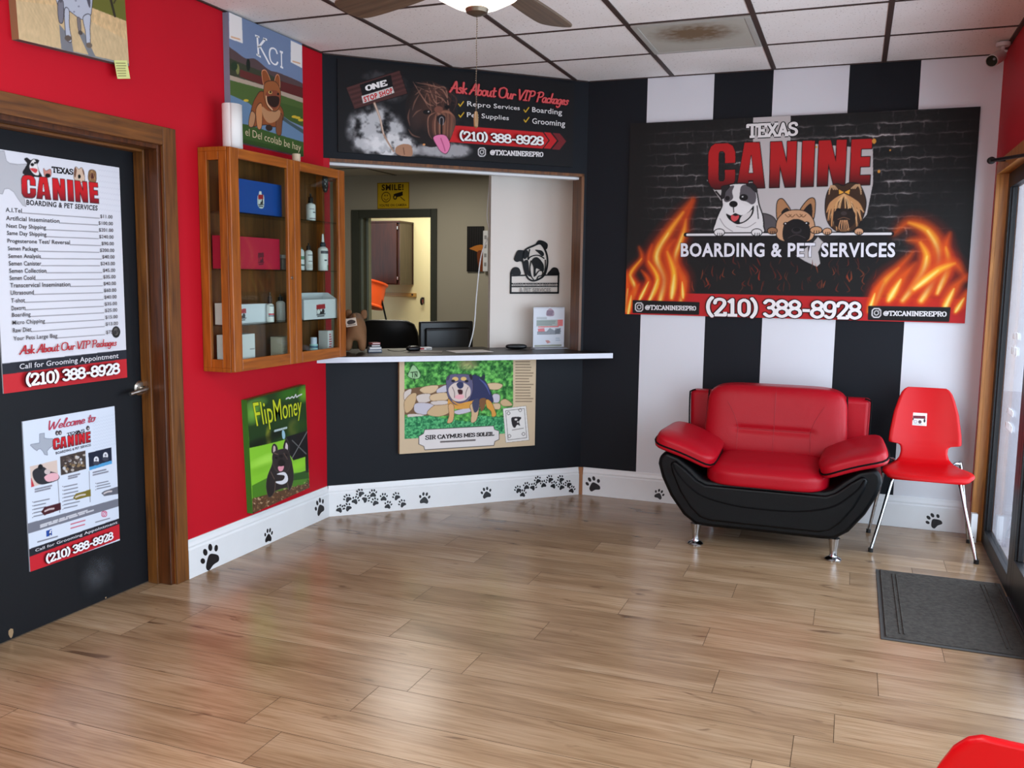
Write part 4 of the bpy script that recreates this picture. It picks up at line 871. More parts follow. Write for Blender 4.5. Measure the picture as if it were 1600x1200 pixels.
# ------------------------------------------------------------------ canvas with the tricolour bulldog under the counter
def bulldog_canvas():
    W, Hh = 0.914, 0.578
    a = Art([(622, 563), (835, 557), (833, 695), (622, 708)], W, Hh, 300, (200, 178, 148)); a.crop(600, 550, 6.1538)
    n1 = vnoise((a.Ny, a.Nx), (50, 34), 3, 4); n2 = vnoise((a.Ny, a.Nx), (90, 60), 5, 3)
    def leaf(lo, hi, n): return lambda u, v: np.array(lo)+(np.array(hi)-np.array(lo))*np.clip(n[np.minimum((v*a.Ny).astype(int), a.Ny-1), np.minimum((u*a.Nx).astype(int), a.Nx-1)]*2.2-0.6, 0, 1)[..., None]
    a.poly([(186, 60), (1222, 40), (1222, 500), (1140, 775), (186, 825)], leaf((26, 84, 34), (116, 196, 92), n1))
    a.blob(790, 110, 120, 70, (196, 164, 120), 0.7)
    r = random.Random(4)
    for k in range(60):
        x = r.uniform(200, 1200); y = r.uniform(90, 260); a.stroke([(x, y), (x+r.uniform(-30, 30), y-r.uniform(10, 36))], r.uniform(4, 9), r.choice([(150, 214, 120), (36, 110, 46), (90, 176, 76)]), a=.7, taper=(1, .2), smooth=False)
    st_ = [((186, 380), (250, 350), (230, 430), (186, 450)), ((330, 360), (380, 325), (500, 315), (480, 370), (400, 395)), ((500, 350), (585, 310), (590, 370), (500, 385)), ((186, 470), (250, 395), (300, 400), (270, 520), (200, 575)), ((300, 420), (360, 395), (430, 400), (430, 460), (330, 480)), ((440, 405), (580, 385), (590, 450), (445, 460)), ((280, 500), (330, 480), (440, 490), (470, 520), (390, 590), (290, 570)),
           ((400, 580), (480, 500), (590, 490), (610, 570), (500, 610)), ((440, 470), (580, 460), (590, 490), (470, 500)), ((970, 300), (1060, 290), (1120, 310), (1080, 350), (990, 345)), ((1030, 400), (1090, 405), (1085, 470), (1030, 470)), ((1100, 470), (1150, 445), (1215, 500), (1130, 510)), ((220, 590), (340, 590), (380, 620), (240, 625)), ((1030, 490), (1095, 490), (1090, 540), (1020, 530)), ((660, 560), (800, 530), (820, 560), (700, 590))]
    a.poly([(186, 350), (400, 320), (600, 300), (620, 600), (300, 620), (186, 590)], (112, 84, 60))
    for k, q in enumerate(st_): a.poly(q, [(204, 192, 184), (206, 178, 142), (190, 186, 196), (196, 166, 126)][k % 4], True, outline=(7, (96, 70, 48)))
    a.poly([(186, 620), (420, 600), (620, 640), (800, 660), (900, 600), (1130, 620), (1150, 775), (186, 825)], leaf((24, 96, 60), (96, 186, 120), n2))
    for k in range(90):
        x = r.uniform(190, 1130); y = r.uniform(630, 800); a.stroke([(x, y), (x+r.uniform(-14, 14), y-r.uniform(14, 40))], r.uniform(3, 7), r.choice([(126, 206, 140), (30, 116, 66), (70, 160, 96)]), a=.7, taper=(1, .2), smooth=False)
    NV, OR = (44, 48, 84), (206, 148, 66)
    a.poly([(820, 235), (900, 230), (960, 280), (1015, 400), (1030, 470), (990, 480), (940, 440), (900, 520), (850, 560), (800, 500)], NV, True, outline=(6, (20, 20, 34))); a.poly([(905, 250), (930, 215), (952, 212), (944, 262)], (34, 44, 56), True)
    a.stroke([(900, 250), (960, 310), (1000, 400)], 16, (86, 96, 160), a=.8, taper=(.3, 1, .3))
    a.poly([(965, 450), (1010, 470), (1050, 560), (1058, 600), (1022, 612), (1010, 560), (970, 520)], OR, True, outline=(6, (40, 26, 20)))
    a.poly([(900, 450), (960, 440), (950, 520), (915, 560)], (120, 82, 50), True)
    a.poly([(600, 450), (640, 440), (800, 470), (850, 450), (840, 520), (700, 540), (610, 520)], OR, True)
    a.poly([(604, 500), (650, 500), (656, 590), (640, 660), (592, 670), (610, 600)], (206, 160, 112), True, outline=(6, (46, 32, 26))); a.poly([(812, 500), (890, 480), (890, 560), (866, 650), (820, 665), (824, 580)], (200, 168, 130), True, outline=(6, (46, 32, 26)))
    a.poly([(830, 470), (890, 440), (890, 540), (850, 570)], (60, 62, 86), True)
    a.poly([(584, 250), (620, 212), (700, 205), (800, 212), (830, 260), (834, 360), (800, 450), (740, 494), (660, 490), (600, 420), (586, 330)], (92, 88, 118), True, outline=(6, (30, 26, 36)))
    a.poly([(800, 215), (822, 205), (832, 240), (818, 262)], (40, 34, 40), True); a.poly([(584, 262), (600, 225), (620, 214), (606, 260)], (70, 64, 84), True)
    a.poly([(612, 400), (606, 340), (660, 290), (740, 286), (806, 330), (812, 400), (770, 450), (700, 466), (640, 450)], (208, 192, 184), True)
    a.ell(668, 252, 30, 20, (216, 180, 112)); a.ell(748, 250, 28, 19, (216, 180, 112)); a.ell(648, 270, 18, 13, (26, 26, 40)); a.ell(776, 272, 18, 13, (26, 26, 40))
    a.poly([(680, 300), (706, 280), (744, 290), (742, 330), (712, 345), (690, 330)], (44, 50, 84), True); a.poly([(690, 360), (712, 350), (738, 362), (734, 396), (706, 402)], (60, 22, 26), True); a.poly([(662, 430), (690, 402), (740, 402), (752, 430), (712, 446)], (226, 166, 172), True)
    for p in ([(612, 410), (640, 450), (690, 476), (750, 470), (800, 420)], [(640, 330), (660, 380), (660, 430)], [(790, 330), (770, 380), (768, 430)]): a.stroke(p, 6, (70, 54, 56), a=.8)
    a.stroke([(640, 460), (700, 494), (770, 480), (840, 460)], 14, (216, 150, 60), taper=(.4, 1, 1, .3))
    # spade mark, name plate, card, small print
    a.poly([(272, 120), (332, 200), (325, 240), (290, 250), (255, 246), (220, 225), (230, 190)], (150, 190, 140), True, outline=(9, (20, 40, 24))); a.stroke([(246, 190), (306, 184)], 7, (24, 40, 26)); a.stroke([(262, 190), (262, 236)], 7, (24, 40, 26)); a.stroke([(284, 236), (286, 196), (304, 232), (306, 190)], 6, (24, 40, 26), smooth=False); a.stroke([(275, 246), (284, 290)], 6, (20, 40, 24))
    a.poly([(378, 738), (1032, 704), (1042, 738), (1085, 752), (1086, 830), (1044, 850), (1036, 888), (380, 928), (370, 894), (322, 872), (324, 800), (368, 776)], (216, 210, 208), outline=(10, (40, 34, 34)))
    a.poly([(1126, 536), (1346, 510), (1376, 838), (1154, 862)], (222, 218, 214), outline=(6, (116, 104, 92))); a.stroke([(1150, 556), (1330, 534), (1354, 816), (1174, 838), (1150, 556)], 4, (70, 66, 64), smooth=False)
    for q in ([(1205, 630), (1235, 615), (1300, 620), (1280, 660), (1290, 700), (1262, 690), (1240, 720), (1216, 700)],): a.poly(q, (40, 36, 38), True); a.ell(1250, 640, 14, 10, (216, 210, 206)); a.ell(1268, 664, 8, 8, (216, 210, 206))
    for x, y in ((1178, 580), (1290, 550), (1322, 780), (1186, 800)): a.stroke([(x-16, y), (x, y-16), (x+16, y), (x, y+16), (x-16, y)], 5, (90, 84, 82))
    a.stroke([(1215, 742), (1262, 734), (1322, 724)], 8, (110, 102, 98), a=.7)
    a.lines(1246, 70, 1424, 480, 15, (96, 80, 64), 8, 6)
    a.pen('SIR CAYMUS MES SOLEIL', [(376, 792), (1036, 758), (1036, 796), (376, 836)], (40, 34, 36), 0.2)
    a.lines(530, 842, 890, 866, 1, (70, 62, 62), 15, 3, -0.05)
    x, y, z = AW(0.443, 0, 0.36)
    o = a.build('dog_canvas', P_matt, 0.03, (176, 140, 104), loc=(x, y, z), rz=ANG)
    tag(o, 'landscape canvas of a dark bulldog on a lawn, hung below the reception counter', 'canvas print')
bulldog_canvas()

# ------------------------------------------------------------------ price list and welcome sign on the black door
XD = XL-T
def price_list():
    W, Hh = 0.63, 0.926
    a = Art([(-14, 231), (187, 262), (199, 592), (6, 614)], W, Hh, 260, (214, 214, 222))
    a.crop(0, 225, 8)
    for i in range(10):
        for j in range(9): a.stroke([(1230+i*30, 250+j*70+i*4), (1244+i*30, 268+j*70+i*4), (1258+i*30, 250+j*70+i*4)], 5, (200, 200, 210), smooth=False)
    a.poly([(-140, 90), (62, 95), (88, 215), (130, 248), (230, 262), (340, 256), (300, 420), (300, 640), (330, 780), (290, 765), (230, 680), (180, 600), (120, 556), (64, 560), (40, 625), (-140, 600)], (178, 178, 184), outline=(8, (120, 120, 126)))
    a.poly([(300, 380), (320, 300), (345, 250), (310, 195), (345, 175), (390, 205), (430, 190), (490, 205), (485, 240), (470, 260), (495, 340), (520, 420)], (30, 28, 32), True); a.poly([(375, 300), (392, 235), (430, 195), (455, 230), (478, 300), (490, 390), (430, 380)], (224, 220, 220), True)
    a.ell(410, 262, 22, 20, BK); a.ell(445, 240, 14, 14, BK); a.poly([(380, 308), (470, 318), (460, 360), (430, 358)], (196, 60, 66), True)
    a.poly([(560, 400), (548, 310), (580, 340), (636, 320), (640, 400), (600, 420)], (196, 128, 116), True, outline=(5, BK)); a.ell(602, 398, 32, 26, BK)
    a.poly([(930, 440), (930, 340), (950, 290), (990, 320), (1020, 300), (1050, 350), (1058, 470), (990, 475)], (206, 178, 156), True, outline=(7, BK)); a.poly([(930, 400), (940, 300), (960, 330), (945, 420)], (110, 72, 54), True); a.poly([(1050, 400), (1030, 320), (1052, 350)], (110, 72, 54), True); a.ell(994, 410, 18, 26, BK)
    a.poly([(1112, 460), (1112, 350), (1150, 325), (1195, 345), (1205, 400), (1195, 480)], (134, 98, 66), True, outline=(6, BK)); a.ell(1155, 400, 30, 36, (80, 40, 36)); a.stroke([(1130, 450), (1150, 340), (1190, 450)], 6, (196, 156, 108))
    canine(a, [(275, 388), (1222, 492), (1238, 746), (282, 668)], (196, 26, 34), (110, 22, 34), 10, (214, 214, 222), 1.8)
    a.pen('TEXAS', [(642, 278), (912, 312), (912, 388), (646, 358)], (26, 24, 26), 0.22)
    a.text('BOARDING & PET SERVICES', [(332, 694), (1222, 772), (1218, 836), (332, 762)], (44, 40, 44), 0.025)
    a.crop(0, 220, 2.859)
    rows = ['A.I.Tel', 'Artificial Insemination', 'Next Day Shipping', 'Same Day Shipping', 'Progesterone Test/ Reversal', 'Semen Package', 'Semen Analysis', 'Semen Canister', 'Semen Collection', 'Semen Coold', 'Transcervical Insemination', 'Ultrasound', 'T-shot', 'Deworm', 'Boarding', 'Micro Chipping', 'Raw Diet', 'Your Pets Large Bag']
    pr = ['$11.00', '$100.00', '$201.00', '$240.00', '$90.00', '$200.00', '$40.00', '$243.00', '$45.00', '$35.00', '$40.00', '$60.00', '$40.00', '$35.00', '$25.00', '$15.00', '$13.00', '$75.00']
    yl = [308, 345, 380, 412, 447, 481, 515, 547, 580, 612, 645, 678, 713, 747, 778, 812, 846, 883]; yr = [343, 373, 403, 433, 463, 493, 522, 552, 582, 611, 641, 671, 701, 731, 760, 790, 820, 857]
    for i, t in enumerate(rows):
        x0 = 26+i*1.75; x1 = x0+10.3*len(t); e0 = 503+i*1.3; pw = 9.2*len(pr[i]); ye = lambda x: yl[i]+(yr[i]-yl[i])*(x-x0)/(e0-x0)
        d = 4 if any(c in t for c in 'gpy') else 0
        a.text(t, [(x0, ye(x0)-11), (x1, ye(x1)-11), (x1, ye(x1)+9+d), (x0, ye(x0)+9+d)], (62, 58, 60), 0.012)
        a.stroke([(x1+2, ye(x1)+9), (e0-pw-2, ye(e0-pw)+9)], 2.6, (110, 108, 112), smooth=False)
        a.text(pr[i], [(e0-pw, ye(e0-pw)-9), (e0, ye(e0)-9), (e0, ye(e0)+9), (e0-pw, ye(e0-pw)+9)], (76, 72, 74), 0.008)
    a.ell(518, 858, 19, 26, (34, 32, 32)); a.ell(518, 856, 12, 17, (96, 92, 88)); a.ell(514, 860, 6, 9, (40, 38, 38)); a.ell(524, 852, 4, 6, (48, 44, 44))
    a.pen('Ask About Our VIP Packages', [(82, 914), (510, 888), (510, 918), (84, 952)], (176, 40, 50), 0.12, SCRIPT, 0.1)
    a.poly([(0, 992), (580, 936), (580, 977), (0, 1042)], (40, 42, 50)); a.poly([(0, 1042), (580, 977), (580, 1075), (0, 1140)], (192, 40, 48))
    a.text('Call for Grooming Appointment', [(76, 994), (519, 952), (519, 981), (76, 1025)], (214, 212, 218), 0.006)
    a.pen('(210) 388-8928', [(93, 1038), (512, 994), (512, 1046), (95, 1096)], (232, 230, 232), 0.21, outline=(0.1, (90, 20, 28)))
    o = a.build('price_list_sign', P_satin, 0.006, (190, 190, 196), loc=(XD, 2.50, 0.985), rz=R(90))
    tag(o, 'tall white price list sign on the black door, the upper of two signs', 'sign')
price_list()
def welcome_sign():
    W, Hh = 0.473, 0.613
    a = Art([(36.5, 659), (180.5, 635), (188, 848), (48, 893.5)], W, Hh, 240, (206, 214, 228)); a.crop(20, 620, 4.2833)
    for i in range(9):
        for j in range(10): a.stroke([(540+i*18, 150+j*22-i*4), (549+i*18, 160+j*22-i*4), (558+i*18, 148+j*22-i*4)], 2.5, (194, 202, 218), smooth=False)
    texas(a, 125, 262, 275, 410, (160, 166, 178), outline=(5, (110, 116, 128)), skew=-0.16)
    for x, y in ((300, 246), (320, 244), (440, 246), (506, 214)): a.ell(x, y, 12, 16, (60, 54, 58)); a.ell(x+3, y+3, 5, 7, (190, 180, 180))
    canine(a, [(272, 286), (522, 238), (524, 308), (275, 360)], (196, 30, 40), (130, 24, 36), 4.5, (206, 214, 228))
    a.pen('TEXAS', [(362, 246), (482, 218), (482, 240), (364, 264)], (40, 38, 44), 0.2)
    a.text('BOARDING & PET SERVICES', [(288, 372), (525, 318), (526, 334), (290, 390)], (64, 62, 70), 0.02)
    a.pen('Welcome to', [(232, 166), (548, 112), (548, 166), (234, 226)], (176, 62, 84), 0.1, SCRIPT, 0.18)
    a.poly([(120, 468), (300, 428), (306, 560), (128, 607)], (206, 186, 176)); a.poly([(140, 500), (200, 470), (250, 500), (304, 520), (306, 560), (200, 590), (150, 560)], (44, 44, 50), True); a.poly([(215, 540), (260, 515), (304, 520), (305, 556), (240, 572)], (222, 170, 180), True); a.ell(190, 472, 16, 18, (24, 24, 28)); a.ell(235, 505, 20, 18, (196, 180, 180)); a.poly([(128, 540), (150, 600), (128, 607)], (186, 60, 70))
    a.poly([(320, 405), (488, 365), (493, 490), (325, 530)], (66, 56, 52))
    r = random.Random(8)
    for k in range(46): x, y = r.uniform(330, 482), r.uniform(398, 505); a.ell(x, y+(405-x)*0.12, r.uniform(5, 14), r.uniform(4, 12), r.choice([(188, 180, 172), (30, 28, 32), (140, 116, 84), (92, 80, 76), (206, 208, 214)]), .85)
    a.poly([(508, 382), (663, 345), (667, 455), (515, 500)], (30, 36, 54)); a.poly([(514, 478), (666, 434), (667, 456), (515, 500)], (78, 150, 200))
    for x, y in ((562, 430), (624, 402)): a.ell(x, y, 17, 24, (216, 218, 224)); a.ell(x, y-4, 7, 8, (120, 120, 130)); a.ell(x, y+22, 22, 14, (60, 62, 76))
    for q in ((155, 606, 285, 645), (375, 524, 455, 560), (540, 498, 645, 540)): a.lines(q[0], q[1]+8, q[2], q[3], 2, (112, 112, 124), 9, q[0], -0.22)
    for q in ((145, 690, 255, 820, 5), (345, 590, 450, 770, 7), (565, 575, 665, 640, 3)):
        a.lines(q[0], q[1]+6, q[2], q[3]-6, q[4], (96, 98, 110), 6, q[0]+1, -0.2)
        for k in range(q[4]): a.ell(q[0]-8, q[1]+(q[3]-q[1])*(k+.5)/q[4]+2, 3, 3, (96, 98, 110))
    a.stroke([(305, 560), (316, 780)], 3, (70, 66, 76), smooth=False); a.stroke([(513, 505), (520, 712)], 3, (70, 66, 76), smooth=False)
    for q, c, t, tq in (([(193, 773), (215, 742), (322, 714), (324, 760), (214, 796)], (66, 26, 34), '$250', [(218, 756), (276, 740), (278, 764), (220, 780)]), ([(405, 684), (424, 655), (522, 628), (525, 672), (424, 698)], (116, 104, 40), '$100', [(422, 668), (486, 652), (486, 672), (424, 688)]), ([(594, 655), (614, 640), (716, 608), (718, 660), (614, 675)], (92, 94, 104), '$75', [(612, 646), (664, 632), (664, 654), (614, 668)])):
        a.poly(q, c); a.stroke([((tq[0][0]+tq[3][0])/2, (tq[0][1]+tq[3][1])/2), ((tq[0][0]+tq[1][0])/2, (tq[0][1]+tq[2][1])/2-4), ((tq[1][0]+tq[2][0])/2, (tq[1][1]+tq[2][1])/2)], 10, (216, 206, 206), a=.85)
    a.poly([(90, 852), (720, 690), (724, 742), (94, 920)], (112, 114, 126)); a.lines(190, 856, 640, 880, 2, (216, 216, 222), 9, 2, -0.3)
    a.poly([(225, 900), (262, 888), (264, 930), (228, 940)], (44, 78, 156)); a.text('f', [(238, 898), (254, 893), (254, 930), (240, 934)], (232, 232, 236), 0.02)
    insta(a, 597, 778, 630, 812, (190, 50, 90), 5); a.lines(170, 960, 330, 985, 1, (90, 90, 100), 7, 5, -0.26); a.lines(555, 838, 680, 862, 1, (90, 90, 100), 6, 6, -0.26); a.lines(390, 846, 500, 900, 2, (190, 70, 90), 7, 9, -0.26)
    a.poly([(90, 1026), (730, 822), (732, 864), (92, 1078)], (34, 34, 42)); a.poly([(92, 1078), (732, 860), (732, 960), (100, 1190)], (190, 34, 46))
    a.text('Call for Grooming Appointment', [(146, 1020), (696, 842), (698, 866), (148, 1044)], (206, 206, 214), 0.012)
    a.pen('(210) 388-8928', [(202, 1060), (650, 912), (652, 966), (206, 1122)], (234, 232, 236), 0.21, outline=(0.08, (90, 20, 30)))
    o = a.build('welcome_sign', P_satin, 0.006, (180, 184, 196), loc=(XD, 2.576, 0.252), rz=R(90))
    tag(o, 'smaller white welcome sign with three small photos on the lower black door', 'sign')
welcome_sign()

# ------------------------------------------------------------------ canvases on the red wall
def lake_canvas():
    W, Hh = 0.617, 0.602
    a = Art([(357, 18.7), (473, 69.5), (473.8, 243.8), (357, 225)], W, Hh, 260, (112, 128, 158)); a.crop(290, 0, 4.287)
    a.poly([(250, 310), (320, 340), (400, 395), (470, 400), (560, 470), (640, 495), (800, 570), (800, 660), (250, 480)], (84, 66, 66), True)
    a.poly([(250, 380), (400, 440), (560, 500), (800, 620), (800, 700), (250, 520)], (58, 60, 44)); a.poly([(360, 470), (520, 520), (520, 575), (360, 520)], (96, 44, 40)); a.poly([(640, 545), (800, 590), (800, 660), (640, 620)], (90, 38, 36))
    a.ell(420, 440, 14, 42, (26, 32, 26)); a.ell(345, 470, 12, 36, (120, 120, 70)); a.ell(320, 450, 24, 30, (40, 56, 36))
    a.poly([(250, 500), (520, 575), (800, 660), (800, 690), (640, 650), (250, 530)], (170, 150, 132)); a.poly([(250, 535), (520, 600), (800, 690), (800, 820), (250, 660)], (74, 94, 46))
    a.poly([(250, 630), (420, 700), (520, 790), (650, 790), (800, 870), (800, 960), (250, 900)], (100, 126, 154)); a.poly([(640, 690), (800, 730), (800, 850), (700, 810), (640, 770)], (62, 84, 38)); a.poly([(640, 770), (700, 815), (800, 870), (800, 900), (640, 800)], (66, 82, 84))
    for x, y in ((750, 785), (728, 780), (770, 800), (400, 682)): a.ell(x, y, 18, 9, (200, 168, 50))
    a.poly([(250, 830), (420, 850), (600, 900), (800, 950), (800, 1080), (250, 980)], (58, 84, 36)); a.poly([(250, 930), (800, 1010), (800, 1080), (250, 1000)], (46, 70, 28))
    BR, LB, DK = (136, 74, 40), (176, 128, 90), (46, 28, 22); ol = (7, (66, 40, 30))
    a.poly([(430, 850), (438, 740), (470, 660), (520, 620), (640, 720), (650, 800), (600, 850), (530, 840)], BR, True, outline=ol)
    a.poly([(416, 850), (434, 760), (462, 780), (446, 855)], LB, True, outline=ol); a.poly([(476, 860), (470, 740), (506, 700), (510, 800), (500, 868)], (190, 128, 82), True, outline=ol); a.poly([(606, 890), (612, 780), (646, 770), (642, 850), (634, 905)], (120, 72, 44), True, outline=ol)
    a.poly([(510, 720), (560, 750), (632, 740), (620, 800), (560, 830), (520, 790)], LB, True); a.ell(556, 862, 24, 22, (50, 36, 30))
    a.poly([(514, 500), (524, 476), (546, 486), (570, 556), (530, 580)], BR, True, outline=(6, (226, 150, 110))); a.poly([(600, 560), (612, 510), (628, 512), (634, 560), (628, 600)], BR, True, outline=(6, (226, 150, 110)))
    a.poly([(526, 600), (540, 556), (600, 550), (634, 600), (636, 680), (620, 730), (590, 746), (552, 720), (528, 660)], (148, 86, 48), True, outline=ol)
    a.poly([(536, 640), (560, 610), (610, 610), (634, 640), (628, 700), (596, 738), (556, 708)], (128, 66, 46), True); a.poly([(545, 655), (590, 645), (628, 655), (622, 705), (590, 722), (556, 700)], DK, True); a.ell(568, 622, 14, 11, (196, 156, 90)); a.ell(570, 620, 7, 7, BK); a.ell(622, 632, 7, 8, BK); a.stroke([(540, 650), (548, 700), (580, 738)], 7, (220, 180, 140))
    a.poly([(293, 85), (382, 125), (385, 295), (291, 262)], (226, 220, 216)); a.poly([(710, 278), (783, 312), (782, 458), (708, 420)], (226, 220, 216))
    for q in ((305, 250, 372, 275), (722, 410, 774, 442)): a.lines(q[0], q[1]-8, q[2], q[3]-16, 1, (210, 160, 120), 7, 3, .3)
    for t, q in (('K', [(470, 236), (560, 268), (570, 440), (478, 386)]), ('C', [(556, 308), (622, 334), (624, 450), (558, 422)]), ('I', [(630, 340), (656, 350), (656, 464), (632, 452)])):
        if t == 'I': a.pen(t, q, (232, 230, 232), 0.13)
        elif t == 'C': a.pen(t, q, (232, 230, 232), 0.1)
        else: a._lay(*(lambda m: (m[0], m[1]))(penmesh('K', {'K': (.7, [[(.15, 0), (.15, 1)], [(.58, 1), (.17, .42)], [(.26, .55), (.72, -.12)], sf(.15, 0), sf(.15, 1), sf(.58, 1, .1)]), ' ': (.3, [])}, 0.1)), (0.02, -.14, .74, 1.05), q, (232, 230, 232))
    a.text('el Del ccolab be hay', [(388, 872), (770, 962), (768, 1024), (388, 940)], (206, 186, 150), -0.004)
    o = a.build('lakeside_dog_canvas', P_matt, 0.035, (132, 142, 160), loc=(XL, 3.695, 2.102), rz=R(90))
    tag(o, 'canvas of a brown pointy-eared dog by a lake, above the wooden wall cabinet', 'canvas print')
lake_canvas()
def lawn_canvas():
    W, Hh = 0.527, 0.604
    a = Art([(385.6, 624.5), (476.9, 599.5), (483.1, 760.5), (394.8, 802.7)], W, Hh, 240, (112, 176, 40)); a.crop(370, 590, 5.4545)
    nz = vnoise((a.Ny, a.Nx), (10, 8), 31, 3)
    a.poly([(80, 180), (600, 40), (600, 480), (110, 600)], (34, 60, 26))
    for x, y, rx, ry, c in ((130, 300, 90, 120, (112, 170, 60)), (160, 220, 120, 60, (96, 140, 60)), (440, 130, 120, 70, (52, 110, 30)), (570, 130, 60, 90, (110, 170, 40)), (270, 500, 30, 110, (140, 140, 40)), (480, 420, 60, 90, (92, 100, 40)), (180, 560, 130, 60, (18, 26, 14)), (330, 480, 90, 60, (16, 24, 14)), (540, 400, 90, 60, (40, 70, 24))): a.blob(x, y, rx, ry, c, 0.9)
    a.poly([(105, 600), (300, 555), (420, 520), (620, 560), (620, 800), (300, 900), (130, 960)], (132, 196, 48)); a.blob(260, 690, 200, 60, (170, 226, 84), .8); a.blob(200, 780, 160, 50, (120, 180, 40), .6); a.blob(520, 740, 100, 50, (150, 216, 50), .8)
    a.poly([(130, 920), (300, 830), (620, 790), (620, 900), (135, 1030)], (74, 126, 34)); a.poly([(480, 820), (600, 780), (612, 850), (480, 870)], (40, 82, 24))
    a.poly([(420, 500), (600, 445), (606, 660), (480, 700), (430, 620)], (26, 26, 28)); a.stroke([(596, 455), (470, 680)], 7, (112, 112, 112), smooth=False); a.stroke([(470, 530), (600, 655)], 7, (96, 96, 96), smooth=False); a.poly([(580, 650), (606, 640), (610, 800), (584, 800)], (28, 34, 24))
    r = random.Random(12); a.poly([(132, 1030), (620, 885), (625, 950), (135, 1170)], (92, 64, 44))
    for k in range(150): x = r.uniform(135, 620); y = 1090-0.33*(x-135)+r.uniform(-60, 70); a.stroke([(x, y), (x+r.uniform(-16, 16), y+r.uniform(-10, 10))], r.uniform(4, 9), r.choice([(150, 116, 84), (196, 164, 130), (60, 40, 30), (120, 84, 56)]), a=.8, smooth=False)
    D = (40, 34, 34); ol = (5, (84, 74, 70))
    a.poly([(270, 1010), (252, 930), (262, 840), (300, 740), (320, 660), (440, 660), (474, 760), (480, 860), (450, 950), (420, 930), (330, 960), (300, 1000)], D, True, outline=ol)
    a.poly([(302, 640), (300, 590), (316, 562), (340, 580), (344, 620)], D, True, outline=ol); a.poly([(310, 630), (312, 580), (328, 585), (328, 628)], (196, 170, 170), True); a.poly([(398, 600), (406, 545), (424, 520), (444, 570), (440, 630)], D, True, outline=ol); a.poly([(412, 600), (418, 550), (434, 575), (430, 620)], (206, 190, 196), True)
    a.poly([(304, 700), (312, 640), (360, 612), (420, 606), (448, 650), (456, 720), (430, 790), (380, 808), (330, 780)], (48, 40, 40), True, outline=ol)
    a.ell(376, 665, 18, 14, BK); a.ell(336, 680, 11, 10, BK); a.ell(420, 655, 11, 10, BK); a.poly([(350, 760), (376, 742), (400, 752), (388, 788), (362, 792)], (226, 150, 166), True); a.poly([(350, 720), (376, 690), (410, 715), (400, 745), (360, 750)], (26, 22, 22), True)
    a.poly([(340, 820), (400, 800), (430, 830), (430, 880), (380, 906), (326, 884), (390, 870), (404, 830)], (222, 222, 228), True)
    for p in ([(320, 640), (350, 650)], [(400, 640), (430, 690)], [(290, 800), (320, 860)], [(330, 880), (320, 980)], [(430, 890), (440, 940)]): a.stroke(p, 6, (110, 88, 76), a=.8)
    a.poly([(385, 452), (402, 448), (412, 490), (404, 520), (388, 508)], (150, 190, 206), True)
    a.text('FlipMoney', [(134, 212), (548, 146), (550, 352), (180, 470)], (196, 204, 40), 0.0, outline=(0.02, (60, 70, 10)))
    a.stroke([(420, 176), (440, 166), (452, 172), (470, 158), (486, 166), (500, 140), (508, 160), (526, 148), (552, 136)], 8, (206, 206, 206))
    a.lines(322, 440, 432, 462, 1, (190, 206, 210), 12, 4, -0.28)
    o = a.build('lawn_dog_canvas', P_gloss, 0.035, (52, 120, 44), bottom=(40, 80, 34), loc=(XL, 3.797, 0.208), rz=R(90), tilt=R(2.6))
    tag(o, 'green-edged canvas of a black dog on a lawn, below the wall cabinet', 'canvas print')
lawn_canvas()
